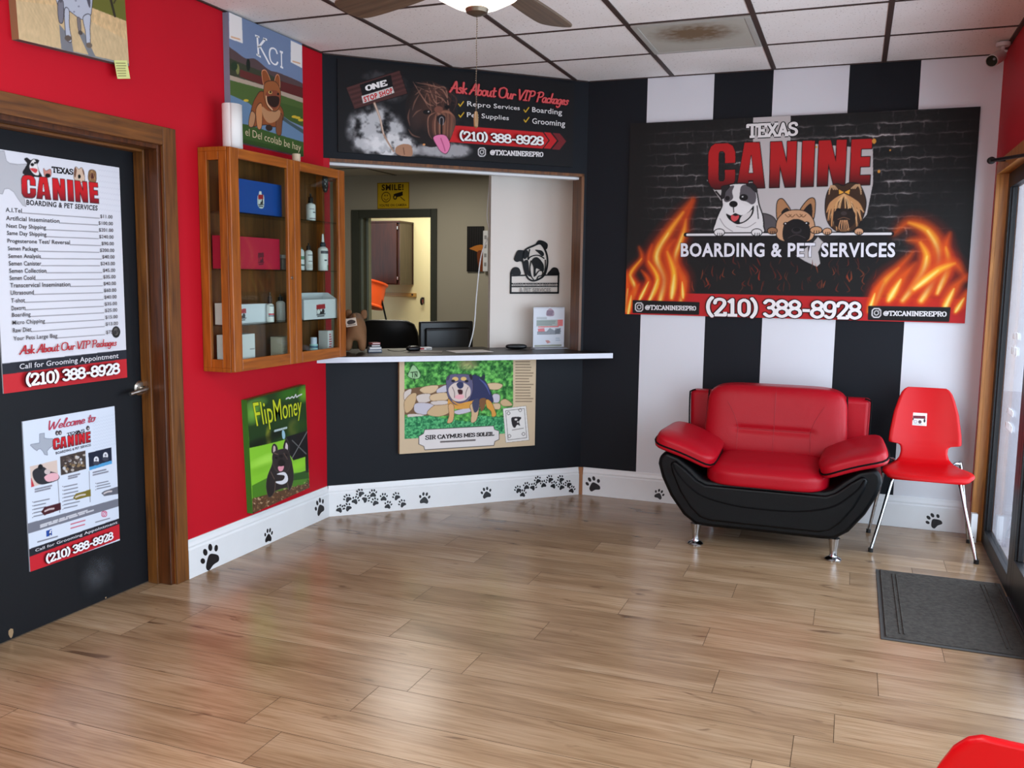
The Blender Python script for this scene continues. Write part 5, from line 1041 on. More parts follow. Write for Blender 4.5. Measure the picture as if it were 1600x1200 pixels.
def street_canvas():
    W, Hh = 0.532, 0.38
    px0 = [(33, -96), (201, -42), (200.6, 98), (30, 62)]
    a = Art(px0, W, Hh, 240, (206, 174, 128)); a.crop(0, 0, 5)
    nz = vnoise((a.Ny, a.Nx), (60, 20), 14, 4); a.img[:] = a.img*(0.86+0.28*nz[..., None])
    a.poly([(150, -480), (1010, -200), (1010, 160), (750, 70), (150, -100)], (104, 104, 44)); a.poly([(150, 30), (500, 60), (900, 250), (1010, 300), (1010, 490), (140, 320)], (196, 176, 140), a=.5)
    for k in range(26): a.stroke([(150+k*34, -60+k*10), (300+k*30, 200+k*10)], 4, (170, 150, 112), a=.35, smooth=False)
    a.stroke([(880, -60), (915, 120)], 22, (50, 46, 34), smooth=False); a.stroke([(915, 30), (960, -40)], 10, (60, 54, 38))
    a.poly([(140, 310), (1010, 470), (1010, 500), (140, 340)], (128, 130, 130))
    for q in ([(475, 190), (560, 290), (570, 400), (475, 370)], [(620, 250), (665, 250), (740, 420), (690, 420)]): a.poly(q, (112, 116, 126), a=.9)
    G = (180, 184, 196); ol = (9, (60, 56, 62))
    a.poly([(485, -160), (740, -160), (735, 90), (690, 145), (640, 145), (560, 90), (480, 60)], G, True, outline=ol)
    a.poly([(478, 170), (482, 40), (520, 30), (508, 165)], (120, 118, 128), True, outline=ol); a.poly([(520, 270), (528, 90), (560, 90), (552, 200), (560, 310), (530, 310)], G, True, outline=ol); a.poly([(620, 150), (642, 150), (640, 240), (624, 240)], (120, 112, 112), True, outline=(6, (60, 56, 62)))
    a.poly([(668, 140), (722, 120), (712, 220), (704, 330), (680, 330), (678, 240)], G, True, outline=ol)
    a.ell(535, 292, 26, 22, (96, 84, 76)); a.ell(697, 340, 24, 20, (110, 96, 84)); a.ell(636, 250, 18, 16, (80, 72, 68)); a.poly([(490, -140), (540, -100), (520, 20), (490, 20)], (90, 88, 96), True); a.poly([(700, -60), (735, -90), (730, 60), (712, 40)], (84, 82, 92), True)
    for x, y in ((600, 100), (640, 60), (620, 20)): a.ell(x, y, 8, 6, (130, 130, 144))
    o = a.build('street_dog_canvas', P_matt, 0.035, (150, 116, 84), bottom=(96, 100, 100), loc=(XL, 2.511, 2.291), rz=R(90), tilt=R(2.2))
    tag(o, 'canvas of a pale dog on a sandy street, hung above the black door', 'canvas print')
    b = Art([(0, 0), (10, 0), (10, 10), (0, 10)], 0.072, 0.072, 40, (214, 216, 140)); b.lines(1, 1, 9, 9, 6, (120, 116, 70), 0.5, 3)
    s = b.build('sticky_note', printed('printed_paper', 0.8), 0.001, (206, 208, 130), loc=(XL+0.036, 2.974, 2.246), rz=R(90), tilt=R(12))
    tag(s, 'yellow-green sticky note at the lower corner of the street dog canvas', 'sticky note')
street_canvas()

# ------------------------------------------------------------------ wall cabinet with glass doors and what stands in it
CX0, CX1, CY0, CY1, CZ0, CZ1 = XL, -2.734, 3.488, 4.492, 0.986, 2.042
CD, CW, CH = CX1-CX0, CY1-CY0, CZ1-CZ0            # local frame: x along the wall, -y into the room
cab = thing('display_cabinet', 'honey-oak wall cabinet with two glass doors hung on the red wall', 'cabinet', (XL, CY0, CZ0), R(90))
mb = MB(); t = 0.02; p = 0.05
mb.box(0, -CD+0.022, 0, CW, -0.002, t); mb.box(0, -CD+0.022, CH-t, CW, -0.002, CH)
for x in (0, CW-t):
    mb.box(x, -p, t, x+t, -0.002, CH-t); mb.box(x, -CD+0.022, t, x+t, -CD+0.022+0.045, CH-t)
    mb.box(x, -CD+0.067, t, x+t, -p, t+0.04); mb.box(x, -CD+0.067, CH-t-0.04, x+t, -p, CH-t)
mb.build('carcass', W_oak, cab, bevel=0.002)
mb = MB(); mb.box(t, -0.008, t, CW-t, -0.002, CH-t); mb.build('back_panel', W_oakback, cab)
for x in (0.006, CW-t+0.006):
    mb = MB(); mb.box(x, -CD+0.067, t+0.04, x+0.005, -p, CH-t-0.04); mb.build('side_pane', G_cab, cab)
shelf_z = [1.205-CZ0, 1.472-CZ0, 1.742-CZ0]
for z in shelf_z:
    mb = MB(); mb.box(t+0.001, -CD+0.03, z, CW-t-0.001, -0.009, z+0.006); mb.build('glass_shelf', G_shelf, cab)
sw = [0.0, 0.508, CW]
for k in range(2):
    a0, a1 = sw[k]+0.001, sw[k+1]-0.001; sl, sr = (0.062, 0.055) if k == 0 else (0.055, 0.064)
    mb = MB(); y0, y1 = -CD, -CD+0.020
    mb.box(a0, y0, 0.002, a0+sl, y1, CH-0.002); mb.box(a1-sr, y0, 0.002, a1, y1, CH-0.002)
    mb.box(a0+sl, y0+0.001, 0.002, a1-sr, y1, 0.06, 1); mb.box(a0+sl, y0+0.001, CH-0.05, a1-sr, y1, CH-0.002, 1)
    d = mb.build('glazed_door', [W_oak, wood('honey_oak_rail', (124, 62, 14), (176, 98, 30), 'X')], cab, bevel=0.003)
    mb = MB(); mb.box(a0+sl-0.004, y0+0.010, 0.056, a1-sr+0.004, y0+0.014, CH-0.046); mb.build('glass_pane', G_cab, d)
    if k == 0:
        mb = MB(); mb.lathe([(0, -0.004), (0.008, -0.004), (0.009, 0)], 16, (a1-0.03, y0, 1.438-CZ0), 0, 'y'); mb.build('lock', M_nickel, d, smooth=True)
# helpers for goods; positions given on the cabinet's own depth x, along-wall y, shelf height z
SZ = [CZ0+0.0205, 1.212, 1.479, 1.749]
P_box = printed('printed_carton', 0.5)
def boxart(name, W, D, Hh, x, y, z, base, label, cat, paint=None, rz=0.0, nx=60, group=None, tilt=0.0):
    """a carton whose front bears a print; x is the centre of its front, y its left end"""
    a = Art([(0, 0), (W*1000, 0), (W*1000, Hh*1000), (0, Hh*1000)], W, Hh, nx, base)
    if paint: paint(a)
    o = a.build(name, P_box, D, tuple(np.array(base)*0.96), loc=(x-D, y, z), rz=R(90)+rz, tilt=tilt); return tag(o, label, cat, group)
def bottle(name, label, x, y, z, r, h, cap_h, capcol, bands, nozzle=None, body=(226, 222, 220), group=None):
    o = thing(name, label, 'bottle', (x, y, z), 0, group)
    mb = MB(); mb.lathe([(0, 0), (r*0.94, 0), (r, 0.004), (r, h*0.84), (r*0.9, h*0.92), (r*0.45, h*0.985), (r*0.42, h)], 24); mb.build('body', mat('bottle_%d_%d_%d' % body, body, 0.35), o, smooth=True)
    mb = MB(); mb.lathe([(0, h-0.002), (r*0.56, h-0.002), (r*0.56, h+cap_h*0.55), (r*0.5, h+cap_h*0.6)]+([(r*0.2, h+cap_h*0.62), (r*0.2, h+cap_h), (0, h+cap_h)] if not nozzle else [(r*0.4, h+cap_h), (0, h+cap_h)]), 20)
    mb.build('cap', mat('cap_%d_%d_%d' % capcol, capcol, 0.4), o, smooth=True)
    if nozzle: mb = MB(); mb.lathe([(0, h+cap_h), (r*0.28, h+cap_h), (r*0.16, h+cap_h+nozzle), (0, h+cap_h+nozzle)], 14); mb.build('nozzle', M_whiteplastic, o, smooth=True)
    for z0, z1, a0, a1, c in bands:
        mb = MB(); vs = []; n = 7
        for k in range(n):
            q = R(a0+(a1-a0)*k/(n-1)); vs += [((r+0.0006)*math.cos(q), (r+0.0006)*math.sin(q), h*z0), ((r+0.0006)*math.cos(q), (r+0.0006)*math.sin(q), h*z1)]
        mb.add(vs, [(2*k, 2*k+2, 2*k+3, 2*k+1) for k in range(n-1)])
        mb.build('label_band', mat('label_%d_%d_%d' % c, c, 0.5), o, smooth=True)
    return o
boxart('gift_box', 0.372, 0.05, 0.162, -2.795, 3.602, SZ[3], (22, 72, 156), 'blue gift box with a white badge on the top shelf of the cabinet', 'box', lambda a: mini_logo(a, 170, 48, 222, 128), nx=120)
boxart('gift_box', 0.430, 0.075, 0.156, -2.79, 3.512, SZ[2], (188, 18, 54), 'crimson gift box with a dark print on the middle shelf of the cabinet', 'box', lambda a: mini_logo(a, 240, 60, 300, 138, (70, 14, 34), (96, 14, 36), (150, 20, 50), False), nx=120)
o = thing('jar', 'small grey lidded jar beside the crimson box', 'jar', (-2.82, 4.010, SZ[2]))
mb = MB(); mb.lathe([(0, 0), (0.023, 0), (0.025, 0.005), (0.025, 0.055), (0.022, 0.06)], 20); mb.build('body', mat('grey_jar', (112, 98, 90), 0.4), o, smooth=True)
mb = MB(); mb.lathe([(0, 0.06), (0.025, 0.06), (0.025, 0.078), (0, 0.079)], 20); mb.build('lid', mat('pale_lid', (160, 150, 144), 0.4), o, smooth=True)
bottle('shampoo_bottle', 'white bottle with a black cap alone on the top shelf, right side', -2.82, 4.277, SZ[3], 0.026, 0.098, 0.05, (20, 18, 20), [(.1, .16, -70, 40, (150, 130, 136)), (.44, .5, -30, 10, (96, 92, 96)), (.62, .68, -70, -10, (170, 160, 164))])
bottle('shampoo_bottle', 'slim white bottle with a green label half hidden behind the door stile', -2.83, 4.192, SZ[2], 0.018, 0.115, 0.01, (60, 84, 60), [(.5, .66, -80, 60, (90, 130, 100)), (.2, .28, -80, 60, (70, 84, 74))])
bottle('shampoo_bottle', 'white bottle with a black cap left of the nozzle bottle', -2.815, 4.243, SZ[2], 0.021, 0.112, 0.036, (20, 18, 20), [(.72, .76, -70, 40, (80, 84, 90)), (.42, .46, -60, 10, (120, 110, 110)), (.1, .3, -80, 30, (206, 196, 192))])
bottle('shampoo_bottle', 'larger bottle with a white nozzle and green label patch on the middle shelf', -2.815, 4.385, SZ[2], 0.029, 0.135, 0.024, (32, 44, 54), [(.03, .24, 0, 50, (40, 120, 90)), (.7, .82, -80, 40, (70, 66, 76)), (.3, .5, 10, 50, (120, 110, 130)), (.4, .46, -40, -10, (40, 50, 60))], nozzle=0.045)
def redprint(a):
    for k, (y, w_) in enumerate(((38, 26), (58, 20), (76, 28))): a.poly([(6+k*4, y-6), (6+k*4+w_*1.3, y-6), (6+k*4+w_*1.3, y+6), (6+k*4, y+6)], (214, 66, 46))
boxart('carton', 0.07, 0.06, 0.102, -2.80, 3.512, SZ[1], (222, 210, 206), 'small white carton with orange-red print at the left end of the lower shelf', 'box', redprint)
def boxlogo(a): mini_logo(a, 4, 10, 96, 84, halo=False)
boxart('carton', 0.262, 0.07, 0.094, -2.81, 3.595, SZ[1], (222, 222, 228), 'long white carton with a dog print behind the black-capped pump bottle', 'box', boxlogo, nx=100)
bottle('pump_bottle', 'white pump bottle with a black top in front of the long carton', -2.79, 3.851, SZ[1], 0.019, 0.096, 0.055, (20, 18, 20), [(.38, .46, -80, 40, (196, 44, 66)), (.3, .36, -80, 40, (90, 90, 110)), (.84, .88, -60, 30, (80, 80, 84))])
bottle('shampoo_bottle', 'grey-white bottle with a dark cap half behind the middle door stile', -2.85, 4.025, SZ[1], 0.024, 0.105, 0.032, (26, 20, 18), [])
def traylogo(a): mini_logo(a, 110, 14, 218, 112, halo=False)
tr = thing('carton_tray', 'open white carton tray with a dog print on the lower shelf, right side', 'box', (-2.765, 4.115, SZ[1]))
b = Art([(0, 0), (335, 0), (335, 120), (0, 120)], 0.335, 0.108, 100, (222, 222, 226)); traylogo(b); b.build('front_panel', P_box, 0.004, (214, 214, 218), loc=(-0.004, 0, 0), rz=R(90), parent=tr)
mb = MB(); mb.box(-0.095, 0, 0, -0.004, 0.335, 0.003); mb.box(-0.099, 0, 0, -0.095, 0.335, 0.142); mb.prism([(-0.095, 0), (-0.004, 0), (-0.004, 0.108), (-0.06, 0.142), (-0.095, 0.142)], 'y', 0, 0.003); mb.prism([(-0.095, 0), (-0.004, 0), (-0.004, 0.108), (-0.06, 0.142), (-0.095, 0.142)], 'y', 0.332, 0.335)
mb.build('tray_shell', mat('white_card', (218, 218, 222), 0.6), tr)
boxart('carton', 0.18, 0.085, 0.155, -2.775, 3.520, SZ[0], (220, 216, 216), 'tall plain white carton standing behind the left front corner post', 'box', lambda a: a.lines(140, 70, 175, 80, 1, (110, 100, 100), 4))
boxart('carton', 0.085, 0.07, 0.122, -2.79, 3.945, SZ[0], (196, 182, 164), 'small cream carton on the cabinet floor beside the middle stile', 'box', lambda a: (a.poly([(62, 0), (85, 0), (85, 122), (62, 122)], (84, 76, 60)), a.lines(6, 20, 56, 110, 4, (170, 156, 140), 3)))
o = thing('cream_tube', 'white and teal tube standing on the cabinet floor, right side', 'tube', (-2.80, 4.258, SZ[0]))
mb = MB(); mb.lathe([(0, 0), (.022, 0), (.023, .003), (.023, .062), (.021, .066), (0, .067)], 24); mb.build('body', mat('pale_teal_plastic', (172, 210, 210), 0.4), o, smooth=True)
mb = MB(); mb.lathe([(0, .066), (.018, .066), (.018, .100), (.017, .103), (0, .103)], 24); mb.build('cap', mat('bluish_white_plastic', (206, 208, 226), 0.4), o, smooth=True)
mb = MB(); mb.lathe([(.0232, .044), (.0235, .045), (.0235, .056), (.0232, .057)], 24); mb.build('label_band', mat('blue_grey_print', (70, 104, 128), 0.5), o, smooth=True)
boxart('carton', 0.06, 0.06, 0.132, -2.79, 4.385, SZ[0], (222, 216, 216), 'narrow white carton with red letters at the right end of the cabinet floor', 'box', lambda a: (a.lines(18, 15, 40, 110, 7, (186, 60, 76), 7, 2), a.poly([(16, 98), (44, 98), (44, 110), (16, 110)], (50, 50, 56))))
mb = MB(); mb.box(-2.86, 3.72, SZ[0], -2.78, 3.80, SZ[0]+0.003, 0); mb.box(-2.85, 3.81, SZ[0], -2.775, 3.93, SZ[0]+0.006, 1)
for k in range(3): mb.box(-2.83+0.015*k, 3.825+0.02*k, SZ[0]+0.006, -2.80+0.015*k, 3.845+0.022*k, SZ[0]+0.007, 0)
tag(mb.build('leaflet', [mat('red_print_paper', (176, 40, 30), 0.6), mat('cream_paper', (206, 186, 150), 0.6)]), 'red and cream leaflets lying flat on the cabinet floor', 'leaflet')
# hanging tag, paper roll and cup
def tagpaint(): pass
o = thing('oval_tag', 'black oval tag hanging inside the right cabinet door', 'tag', (-2.765, 4.338, 1.955))
mb = MB(); mb.lathe([(0, -0.002), (1, -0.002), (1, 0.002), (0, 0.002)], 32, (0, 0, 0), 0, 'x'); mb.v = [(x, y*0.030, z*0.048) for x, y, z in mb.v]; mb.build('disc', M_blackplastic, o)
mb = MB()
for y, z, r_ in ((-.008, .02, .004), (.006, .012, .005), (-.004, -.002, .006), (.008, -.012, .004), (0, -.032, .005)): mb.lathe([(0, 0.0021), (r_, 0.0021), (r_, 0.0032), (0, 0.0032)], 10, (0, y, z), 0, 'x')
mb.build('print', mat('silver_print', (150, 146, 144), 0.4), o)
mb = MB(); mb.tube([(0, 0, 0.047), (0, 0.001, 0.06)], 0.0012, 6); mb.build('string', M_blackplastic, o)
o = thing('paper_towel_roll', 'white paper towel roll standing on top of the wall cabinet', 'paper towel', (-2.825, 3.625, CZ1))
mb = MB(); mb.lathe([(0.014, 0.0005), (0.043, 0.0005), (0.044, 0.004), (0.044, 0.212), (0.043, 0.215), (0.014, 0.215), (0.014, 0.0005)], 40); mb.build('roll', M_paper, o, smooth=True)
mb = MB(); mb.add([(0.0442*math.cos(R(q)), 0.0442*math.sin(R(q)), z) for q in range(-60, 1, 10) for z in (0.0, 0.214)]+[(0.047, 0.018, 0.0), (0.047, 0.018, 0.212)], [(2*k, 2*k+2, 2*k+3, 2*k+1) for k in range(7)]); mb.build('loose_sheet', M_paper, o, smooth=True, solid=0.001)
mb = MB(); mb.lathe([(0, 0), (0.019, 0), (0.021, 0.002), (0.022, 0.046), (0.020, 0.047), (0.018, 0.006), (0, 0.005)], 20, (-2.80, 4.118, CZ1)); tag(mb.build('small_cup', mat('beige_cup', (206, 184, 156), 0.6), smooth=True), 'small beige cup on top of the wall cabinet', 'cup')

# ------------------------------------------------------------------ paw print decals on the baseboard
def paw_mesh(mb, s, rot):
    """pad and four toes, height about s, standing off the board by a hair"""
    c, q = math.cos(rot), math.sin(rot); P = lambda x, y: (s*(x*c-y*q), -0.0008, s*(x*q+y*c))
    pad = spl([(0, .10), (.17, .0), (.37, -.26), (.30, -.48), (0, -.43), (-.30, -.48), (-.37, -.26), (-.17, .0)], True, 4)
    for sh in [pad]+[[(cx+rx*math.cos(t)*math.cos(a)-ry*math.sin(t)*math.sin(a), cy+rx*math.cos(t)*math.sin(a)+ry*math.sin(t)*math.cos(a)) for t in np.linspace(0, 2*math.pi, 15)[:-1]] for cx, cy, rx, ry, a in ((-.40, .10, .10, .14, .35), (-.15, .34, .105, .16, .1), (.15, .34, .105, .16, -.1), (.40, .10, .10, .14, -.35))]:
        n = len(sh); f = [P(x, y) for x, y in sh]; b = [(x, -0.0001, z) for x, y, z in f]
        k = len(mb.v); mb.add(f+b, [list(range(n))]+[(i, i+n, (i+1) % n+n, (i+1) % n) for i in range(n)])
M_decal = mat('black_vinyl_decal', (18, 19, 24), 0.4)
def paw(loc, rz, s, rot, label, group=None, sx=1.0):
    mb = MB(); paw_mesh(mb, s, rot); mb.v = [(x*sx, y, z) for x, y, z in mb.v]
    o = mb.build('paw_print_decal', M_decal, loc=loc, rot=(0, 0, rz)); return tag(o, label, 'decal', group)
paw((XL+0.018, 3.479, 0.068), R(90), 0.122, R(22), 'large black paw print on the baseboard next to the black door', sx=1.1)
paw((XL+0.018, 3.951, 0.048), R(90), 0.075, R(-6), 'small paw print on the left baseboard below the lawn dog canvas')
paw((XL+0.018, 4.452, 0.088), R(90), 0.100, R(20), 'tall paw print on the left baseboard right at the corner')
x, y, z = AW(0.608, 0.018, 0.066); paw((x, y, z), ANG, 0.074, R(-8), 'medium paw print under the counter, right of the left paw cluster')
x, y, z = AW(1.024, 0.018, 0.067); paw((x, y, z), ANG, 0.074, R(12), 'medium paw print under the counter, left of the right paw cluster')
r = random.Random(6); proto = {}
for side, lst in (('left', [(0.118, 0.107), (0.196, 0.134), (0.278, 0.124), (0.17, 0.091), (0.236, 0.093), (0.289, 0.071), (0.345, 0.095), (0.424, 0.094), (0.373, 0.043), (0.462, 0.045), (0.074, 0.046), (0.118, 0.051)]),
                  ('right', [(1.245, 0.073), (1.282, 0.043), (1.307, 0.091), (1.387, 0.125), (1.359, 0.082), (1.43, 0.095), (1.474, 0.125), (1.507, 0.083), (1.555, 0.119), (1.561, 0.069), (1.611, 0.081), (1.642, 0.041)])):
    for u, z in lst:
        paw(AW(u, 0.0185, z), ANG, 0.050, R(r.uniform(-60, 60)), 'tiny black paw print in the %s cluster on the baseboard under the counter' % side, 'paw cluster at the %s end of the counter baseboard' % side)
paw((-1.573, YB-0.018, 0.082), 0, 0.098, R(20), 'large paw print on the back baseboard beside the brown corner strip', sx=1.05)
paw((-1.125, YB-0.018, 0.056), 0, 0.066, R(-20), 'medium paw print on the back baseboard left of the sofa')
paw((0.511, YB-0.018, 0.060), 0, 0.086, R(40), 'large paw print on the back baseboard under the red chair')

# ------------------------------------------------------------------ reception counter and what lies on it
mb = MB()
out = [(XL+0.002, 4.466), (-1.446, 5.655), (-1.50, 5.728), AW(1.705, 0.004)[:2], AW(U1-0.002, 0.004)[:2], AW(U1-0.002, -0.358)[:2], AW(1.17, -0.358)[:2], AW(1.17, -0.46)[:2], AW(0.04, -0.46)[:2], AW(0.04, 0.004)[:2], (XL+0.002, 4.558)]
mb.prism(out, 'z', 0.941, 0.9735, 0)
ctr = mb.build('reception_counter', [mat('white_counter_edge', (216, 218, 228), 0.35, var=0.05, scale=30)])
ins = lambda d: [(XL+0.004, 4.474), (-1.452, 5.655), (-1.503, 5.722)]+out[3:-1]+[(XL+0.004, 4.556)]
mb = MB(); mb.prism(ins(0), 'z', 0.9736, 0.9760); cl = mb.build('laminate_top', mat('dark_counter_laminate', (34, 30, 29), 0.4, spec=0.2, var=0.15, scale=60), ctr)
tag(ctr, 'white-edged dark counter running through the reception opening', 'counter')
ZT = 0.9762
def on_counter(u, o): x, y, z = AW(u, o, ZT); return (x, y, z)
# desk behind the counter
d = thing('reception_desk', 'grey desk hidden behind the reception counter', 'desk', AW(0.86, -0.75, 0), ANG)
mb = MB(); mb.box(-0.62, -0.26, 0.70, 0.62, 0.26, 0.735); mb.build('desk_top', mat('grey_desk_laminate', (96, 92, 88), 0.5), d, bevel=0.003)
for sx in (-0.58, 0.56):
    mb = MB(); mb.box(sx, -0.24, 0, sx+0.02, 0.24, 0.70); mb.build('side_panel', mat('grey_desk_laminate', (96, 92, 88), 0.5), d)
# monitor, seen from behind and a little from the side
mo = thing('monitor', 'black computer monitor seen from behind over the counter', 'monitor', AW(0.985, -0.70, 0.7355), ANG+R(6))
mb = MB(); mb.box(-0.205, -0.012, 0.165, 0.205, 0.028, 0.405); mb.build('housing', M_blackplastic, mo, bevel=0.012, seg=3)
mb = MB(); mb.box(-0.17, -0.034, 0.19, 0.17, -0.010, 0.36); mb.build('rear_bulge', M_blackplastic, mo, bevel=0.012, seg=3)
mb = MB(); mb.box(-0.20, 0.0281, 0.172, 0.20, 0.030, 0.398); mb.build('screen', mat('dark_screen', (10, 12, 16), 0.1), mo)
mb = MB(); mb.box(-0.04, -0.03, 0.01, 0.04, 0.0, 0.22); mb.build('neck', M_blackplastic, mo, bevel=0.006)
mb = MB(); mb.box(-0.12, -0.09, 0, 0.12, 0.09, 0.012); mb.build('foot', M_blackplastic, mo, bevel=0.005)
mb = MB(); mb.tube([(-0.17, -0.0355, 0.345), (0.17, -0.0355, 0.345)], 0.003, 6); mb.build('vent_ridge', M_darkplastic, mo)
# high-backed office chair
oc = thing('office_chair', 'black high-backed office chair behind the reception counter', 'office chair', (-3.50, 6.45, 0), R(200))
M_ocl = leather('black_office_leather', (14, 14, 15), 0.42)
mb = MB(); mb.pillow((0, 0.20, 0.80), 0.255, 0.055, 0.31, 6, 10, warp=lambda x, y, z: (x*(1-0.10*max(z, 0)/0.31), y+0.10*(z/0.31)*0.5+0.06*(x/0.255)**2*-1, z)); mb.build('backrest', M_ocl, oc, smooth=True)
mb = MB(); mb.pillow((0, -0.06, 0.46), 0.26, 0.26, 0.055, 5, 8); mb.build('seat', M_ocl, oc, smooth=True)
for sx in (-1, 1):
    mb = MB(); mb.pillow((sx*0.30, -0.02, 0.66), 0.035, 0.17, 0.02, 4, 6); mb.tube([(sx*0.26, 0.1, 0.45), (sx*0.30, 0.10, 0.55), (sx*0.30, 0.05, 0.645)], 0.016, 8); mb.build('armrest', M_blackplastic, oc, smooth=True)
mb = MB(); mb.tube([(0, 0, 0.10), (0, 0, 0.41)], 0.028, 10)
for k in range(5):
    q = 2*math.pi*k/5; mb.tube([(0, 0, 0.10), (0.30*math.cos(q), 0.30*math.sin(q), 0.06)], 0.02, 8)
mb.build('base', M_blackplastic, oc, smooth=True)
for k in range(5):
    q = 2*math.pi*k/5; mb = MB(); mb.lathe([(0, -0.012), (0.028, -0.012), (0.028, 0.012), (0, 0.012)], 14, (0.30*math.cos(q), 0.30*math.sin(q), 0.028), 0, 'x'); mb.build('caster', M_rubber, oc, smooth=True)
# brown dog figurine with a paper tag
fg = thing('dog_figurine', 'brown dog figurine with a paper tag on the counter, beside the cabinet', 'figurine', on_counter(0.215, -0.165), R(208))
M_fig = mat('brown_plush', (128, 88, 54), 0.8, var=0.12, scale=40, bump=0.3, bscale=200)
me = bpy.data.meshes.new('body')
pts = [((0, .02, .135), .052), ((0, -.06, .135), .054), ((0, -.11, .155), .042), ((0, -.145, .165), .044), ((0, -.190, .152), .026),
       ((.034, .03, .075), .026), ((.036, .032, .030), .019), ((.036, .015, .017), .017), ((-.034, .03, .075), .026), ((-.036, .032, .030), .019), ((-.036, .015, .017), .017),
       ((.034, -.07, .075), .023), ((.035, -.075, .030), .019), ((.035, -.09, .017), .017), ((-.034, -.07, .075), .023), ((-.035, -.075, .030), .019), ((-.035, -.09, .017), .017),
       ((0, .075, .175), .012), ((0, .09, .205), .008)]
ed = [(0, 1), (1, 2), (2, 3), (3, 4), (0, 5), (5, 6), (6, 7), (0, 8), (8, 9), (9, 10), (1, 11), (11, 12), (12, 13), (1, 14), (14, 15), (15, 16), (0, 17), (17, 18)]
pts = [((x*1.22, y*1.22, z*1.22), q*1.22) for (x, y, z), q in pts]
me.from_pydata([p_ for p_, q in pts], ed, []); o = bpy.data.objects.new('body', me); COL.objects.link(o); o.parent = fg; me.materials.append(M_fig)
sk = o.modifiers.new('skin', 'SKIN'); sv = me.skin_vertices[0].data
for i, (p_, q) in enumerate(pts): sv[i].radius = (q, q); sv[i].use_root = (i == 0)
ss_ = o.modifiers.new('subsurf', 'SUBSURF'); ss_.levels = 2; ss_.render_levels = 2; sk.use_smooth_shade = True
for sx in (-1, 1):
    mb = MB(); mb.pillow((sx*0.048, -0.172, 0.232), 0.020, 0.012, 0.030, 3, 6); mb.build('ear', M_fig, fg, smooth=True, rot=(0, 0, 0))
b = Art([(0, 0), (50, 0), (50, 40), (0, 40)], 0.066, 0.05, 40, (214, 200, 180)); b.poly([(8, 14), (26, 8), (44, 16), (40, 26), (12, 28)], (60, 52, 48), True); b.lines(6, 30, 44, 36, 1, (80, 72, 66), 3)
q = b.build('paper_tag', printed('printed_paper', 0.8), 0.001, (206, 192, 172), loc=(0.046, 0.106, 0.165), rz=R(180-8), tilt=R(10), parent=fg); q['label'] = 'cream paper tag with dark print'
# little stack of cards and books beside it
for k, (w_, d_, h_, c, lb) in enumerate(((0.085, 0.06, 0.018, (76, 92, 112), 'grey-blue booklet at the bottom of the stack beside the dog figurine'), (0.075, 0.055, 0.014, (206, 206, 210), 'white card pack second in the stack beside the dog figurine'), (0.06, 0.05, 0.016, (74, 70, 74), 'dark card pack third in the stack beside the dog figurine'), (0.058, 0.048, 0.012, (150, 60, 62), 'red-edged card pack topmost of the stack beside the dog figurine'))):
    x, y, z = on_counter(0.345, -0.20); zz = ZT+[0, .0184, .0328, .0492][k]
    mb = MB(); mb.box(-w_/2, -d_/2, 0, w_/2, d_/2, h_, 0); mb.box(-w_/2+0.004, -d_/2-0.0005, h_*0.35, w_/2-0.004, -d_/2+0.001, h_*0.7, 1)
    o = mb.build('booklet' if k == 0 else 'card_pack', [mat('cover_%d' % k, c, 0.5), M_paper], bevel=0.001, loc=(x, y, zz), rot=(0, 0, ANG+R(-6+7*k))); tag(o, lb, 'booklet' if k == 0 else 'cards')
# telephone handset, small box, sheet of paper, spectacle case, flyer holder
ph = thing('computer_mouse', 'black computer mouse on the counter left of the paper sheet', 'mouse', on_counter(0.595, -0.19), ANG+R(20))
mb = MB(); mb.pillow((0, 0, 0.018), 0.05, 0.03, 0.018, 2.6, 8, warp=lambda x, y, z: (x, y, max(z, -0.0175))); mb.build('shell', M_blackplastic, ph, smooth=True)
mb = MB(); mb.lathe([(0, -0.004), (0.008, -0.004), (0.008, 0.004), (0, 0.004)], 12, (-0.028, 0, 0.031), 0, 'y'); mb.build('scroll_wheel', M_darkplastic, ph)
mb = MB(); mb.tube(spl([(-0.05, 0, 0.012), (-0.08, 0.02, 0.004), (-0.11, 0.09, 0.004), (-0.06, 0.2, 0.004)], n=5), 0.0022, 6); mb.build('cable', M_blackplastic, ph, smooth=True)
mb = MB(); mb.box(-0.045, -0.022, 0, 0.045, 0.022, 0.018, 0); mb.box(-0.045, -0.0226, 0.003, -0.01, -0.0215, 0.015, 1); mb.box(0.005, -0.0226, 0.003, 0.04, -0.0215, 0.009, 2)
x, y, z = on_counter(0.70, -0.30); tag(mb.build('card_box', [M_paper, mat('red_print', (180, 50, 50), 0.5), mat('grey_print', (120, 116, 116), 0.5)], loc=(x, y, z), rot=(0, 0, ANG+R(8)), bevel=0.001), 'small red and white box lying on the counter by the monitor', 'box')
mb = MB(); mb.box(-0.075, -0.1, 0, 0.075, 0.1, 0.004); x, y, z = on_counter(0.665, -0.13)
tag(mb.build('magazine', mat('brown_magazine_cover', (76, 58, 48), 0.35, var=0.4, scale=20), loc=(x, y, z), rot=(0, 0, ANG+R(70))), 'dark glossy magazine on the counter in front of the red and white box', 'magazine')
mb = MB(); mb.box(-0.13, -0.085, 0, 0.13, 0.085, 0.0015); x, y, z = on_counter(0.95, -0.115); o = mb.build('paper_sheet', M_paper, loc=(x, y, z), rot=(0, 0, ANG+R(4))); tag(o, 'sheet of white paper on the counter in front of the monitor', 'paper')
sc = thing('glasses_case', 'black glasses case on the counter left of the flyer holder', 'case', on_counter(1.32, -0.22), ANG+R(-14))
mb = MB(); mb.pillow((0, 0, 0.017), 0.072, 0.026, 0.017, 3, 8); mb.build('case_body', M_blackplastic, sc, smooth=True)
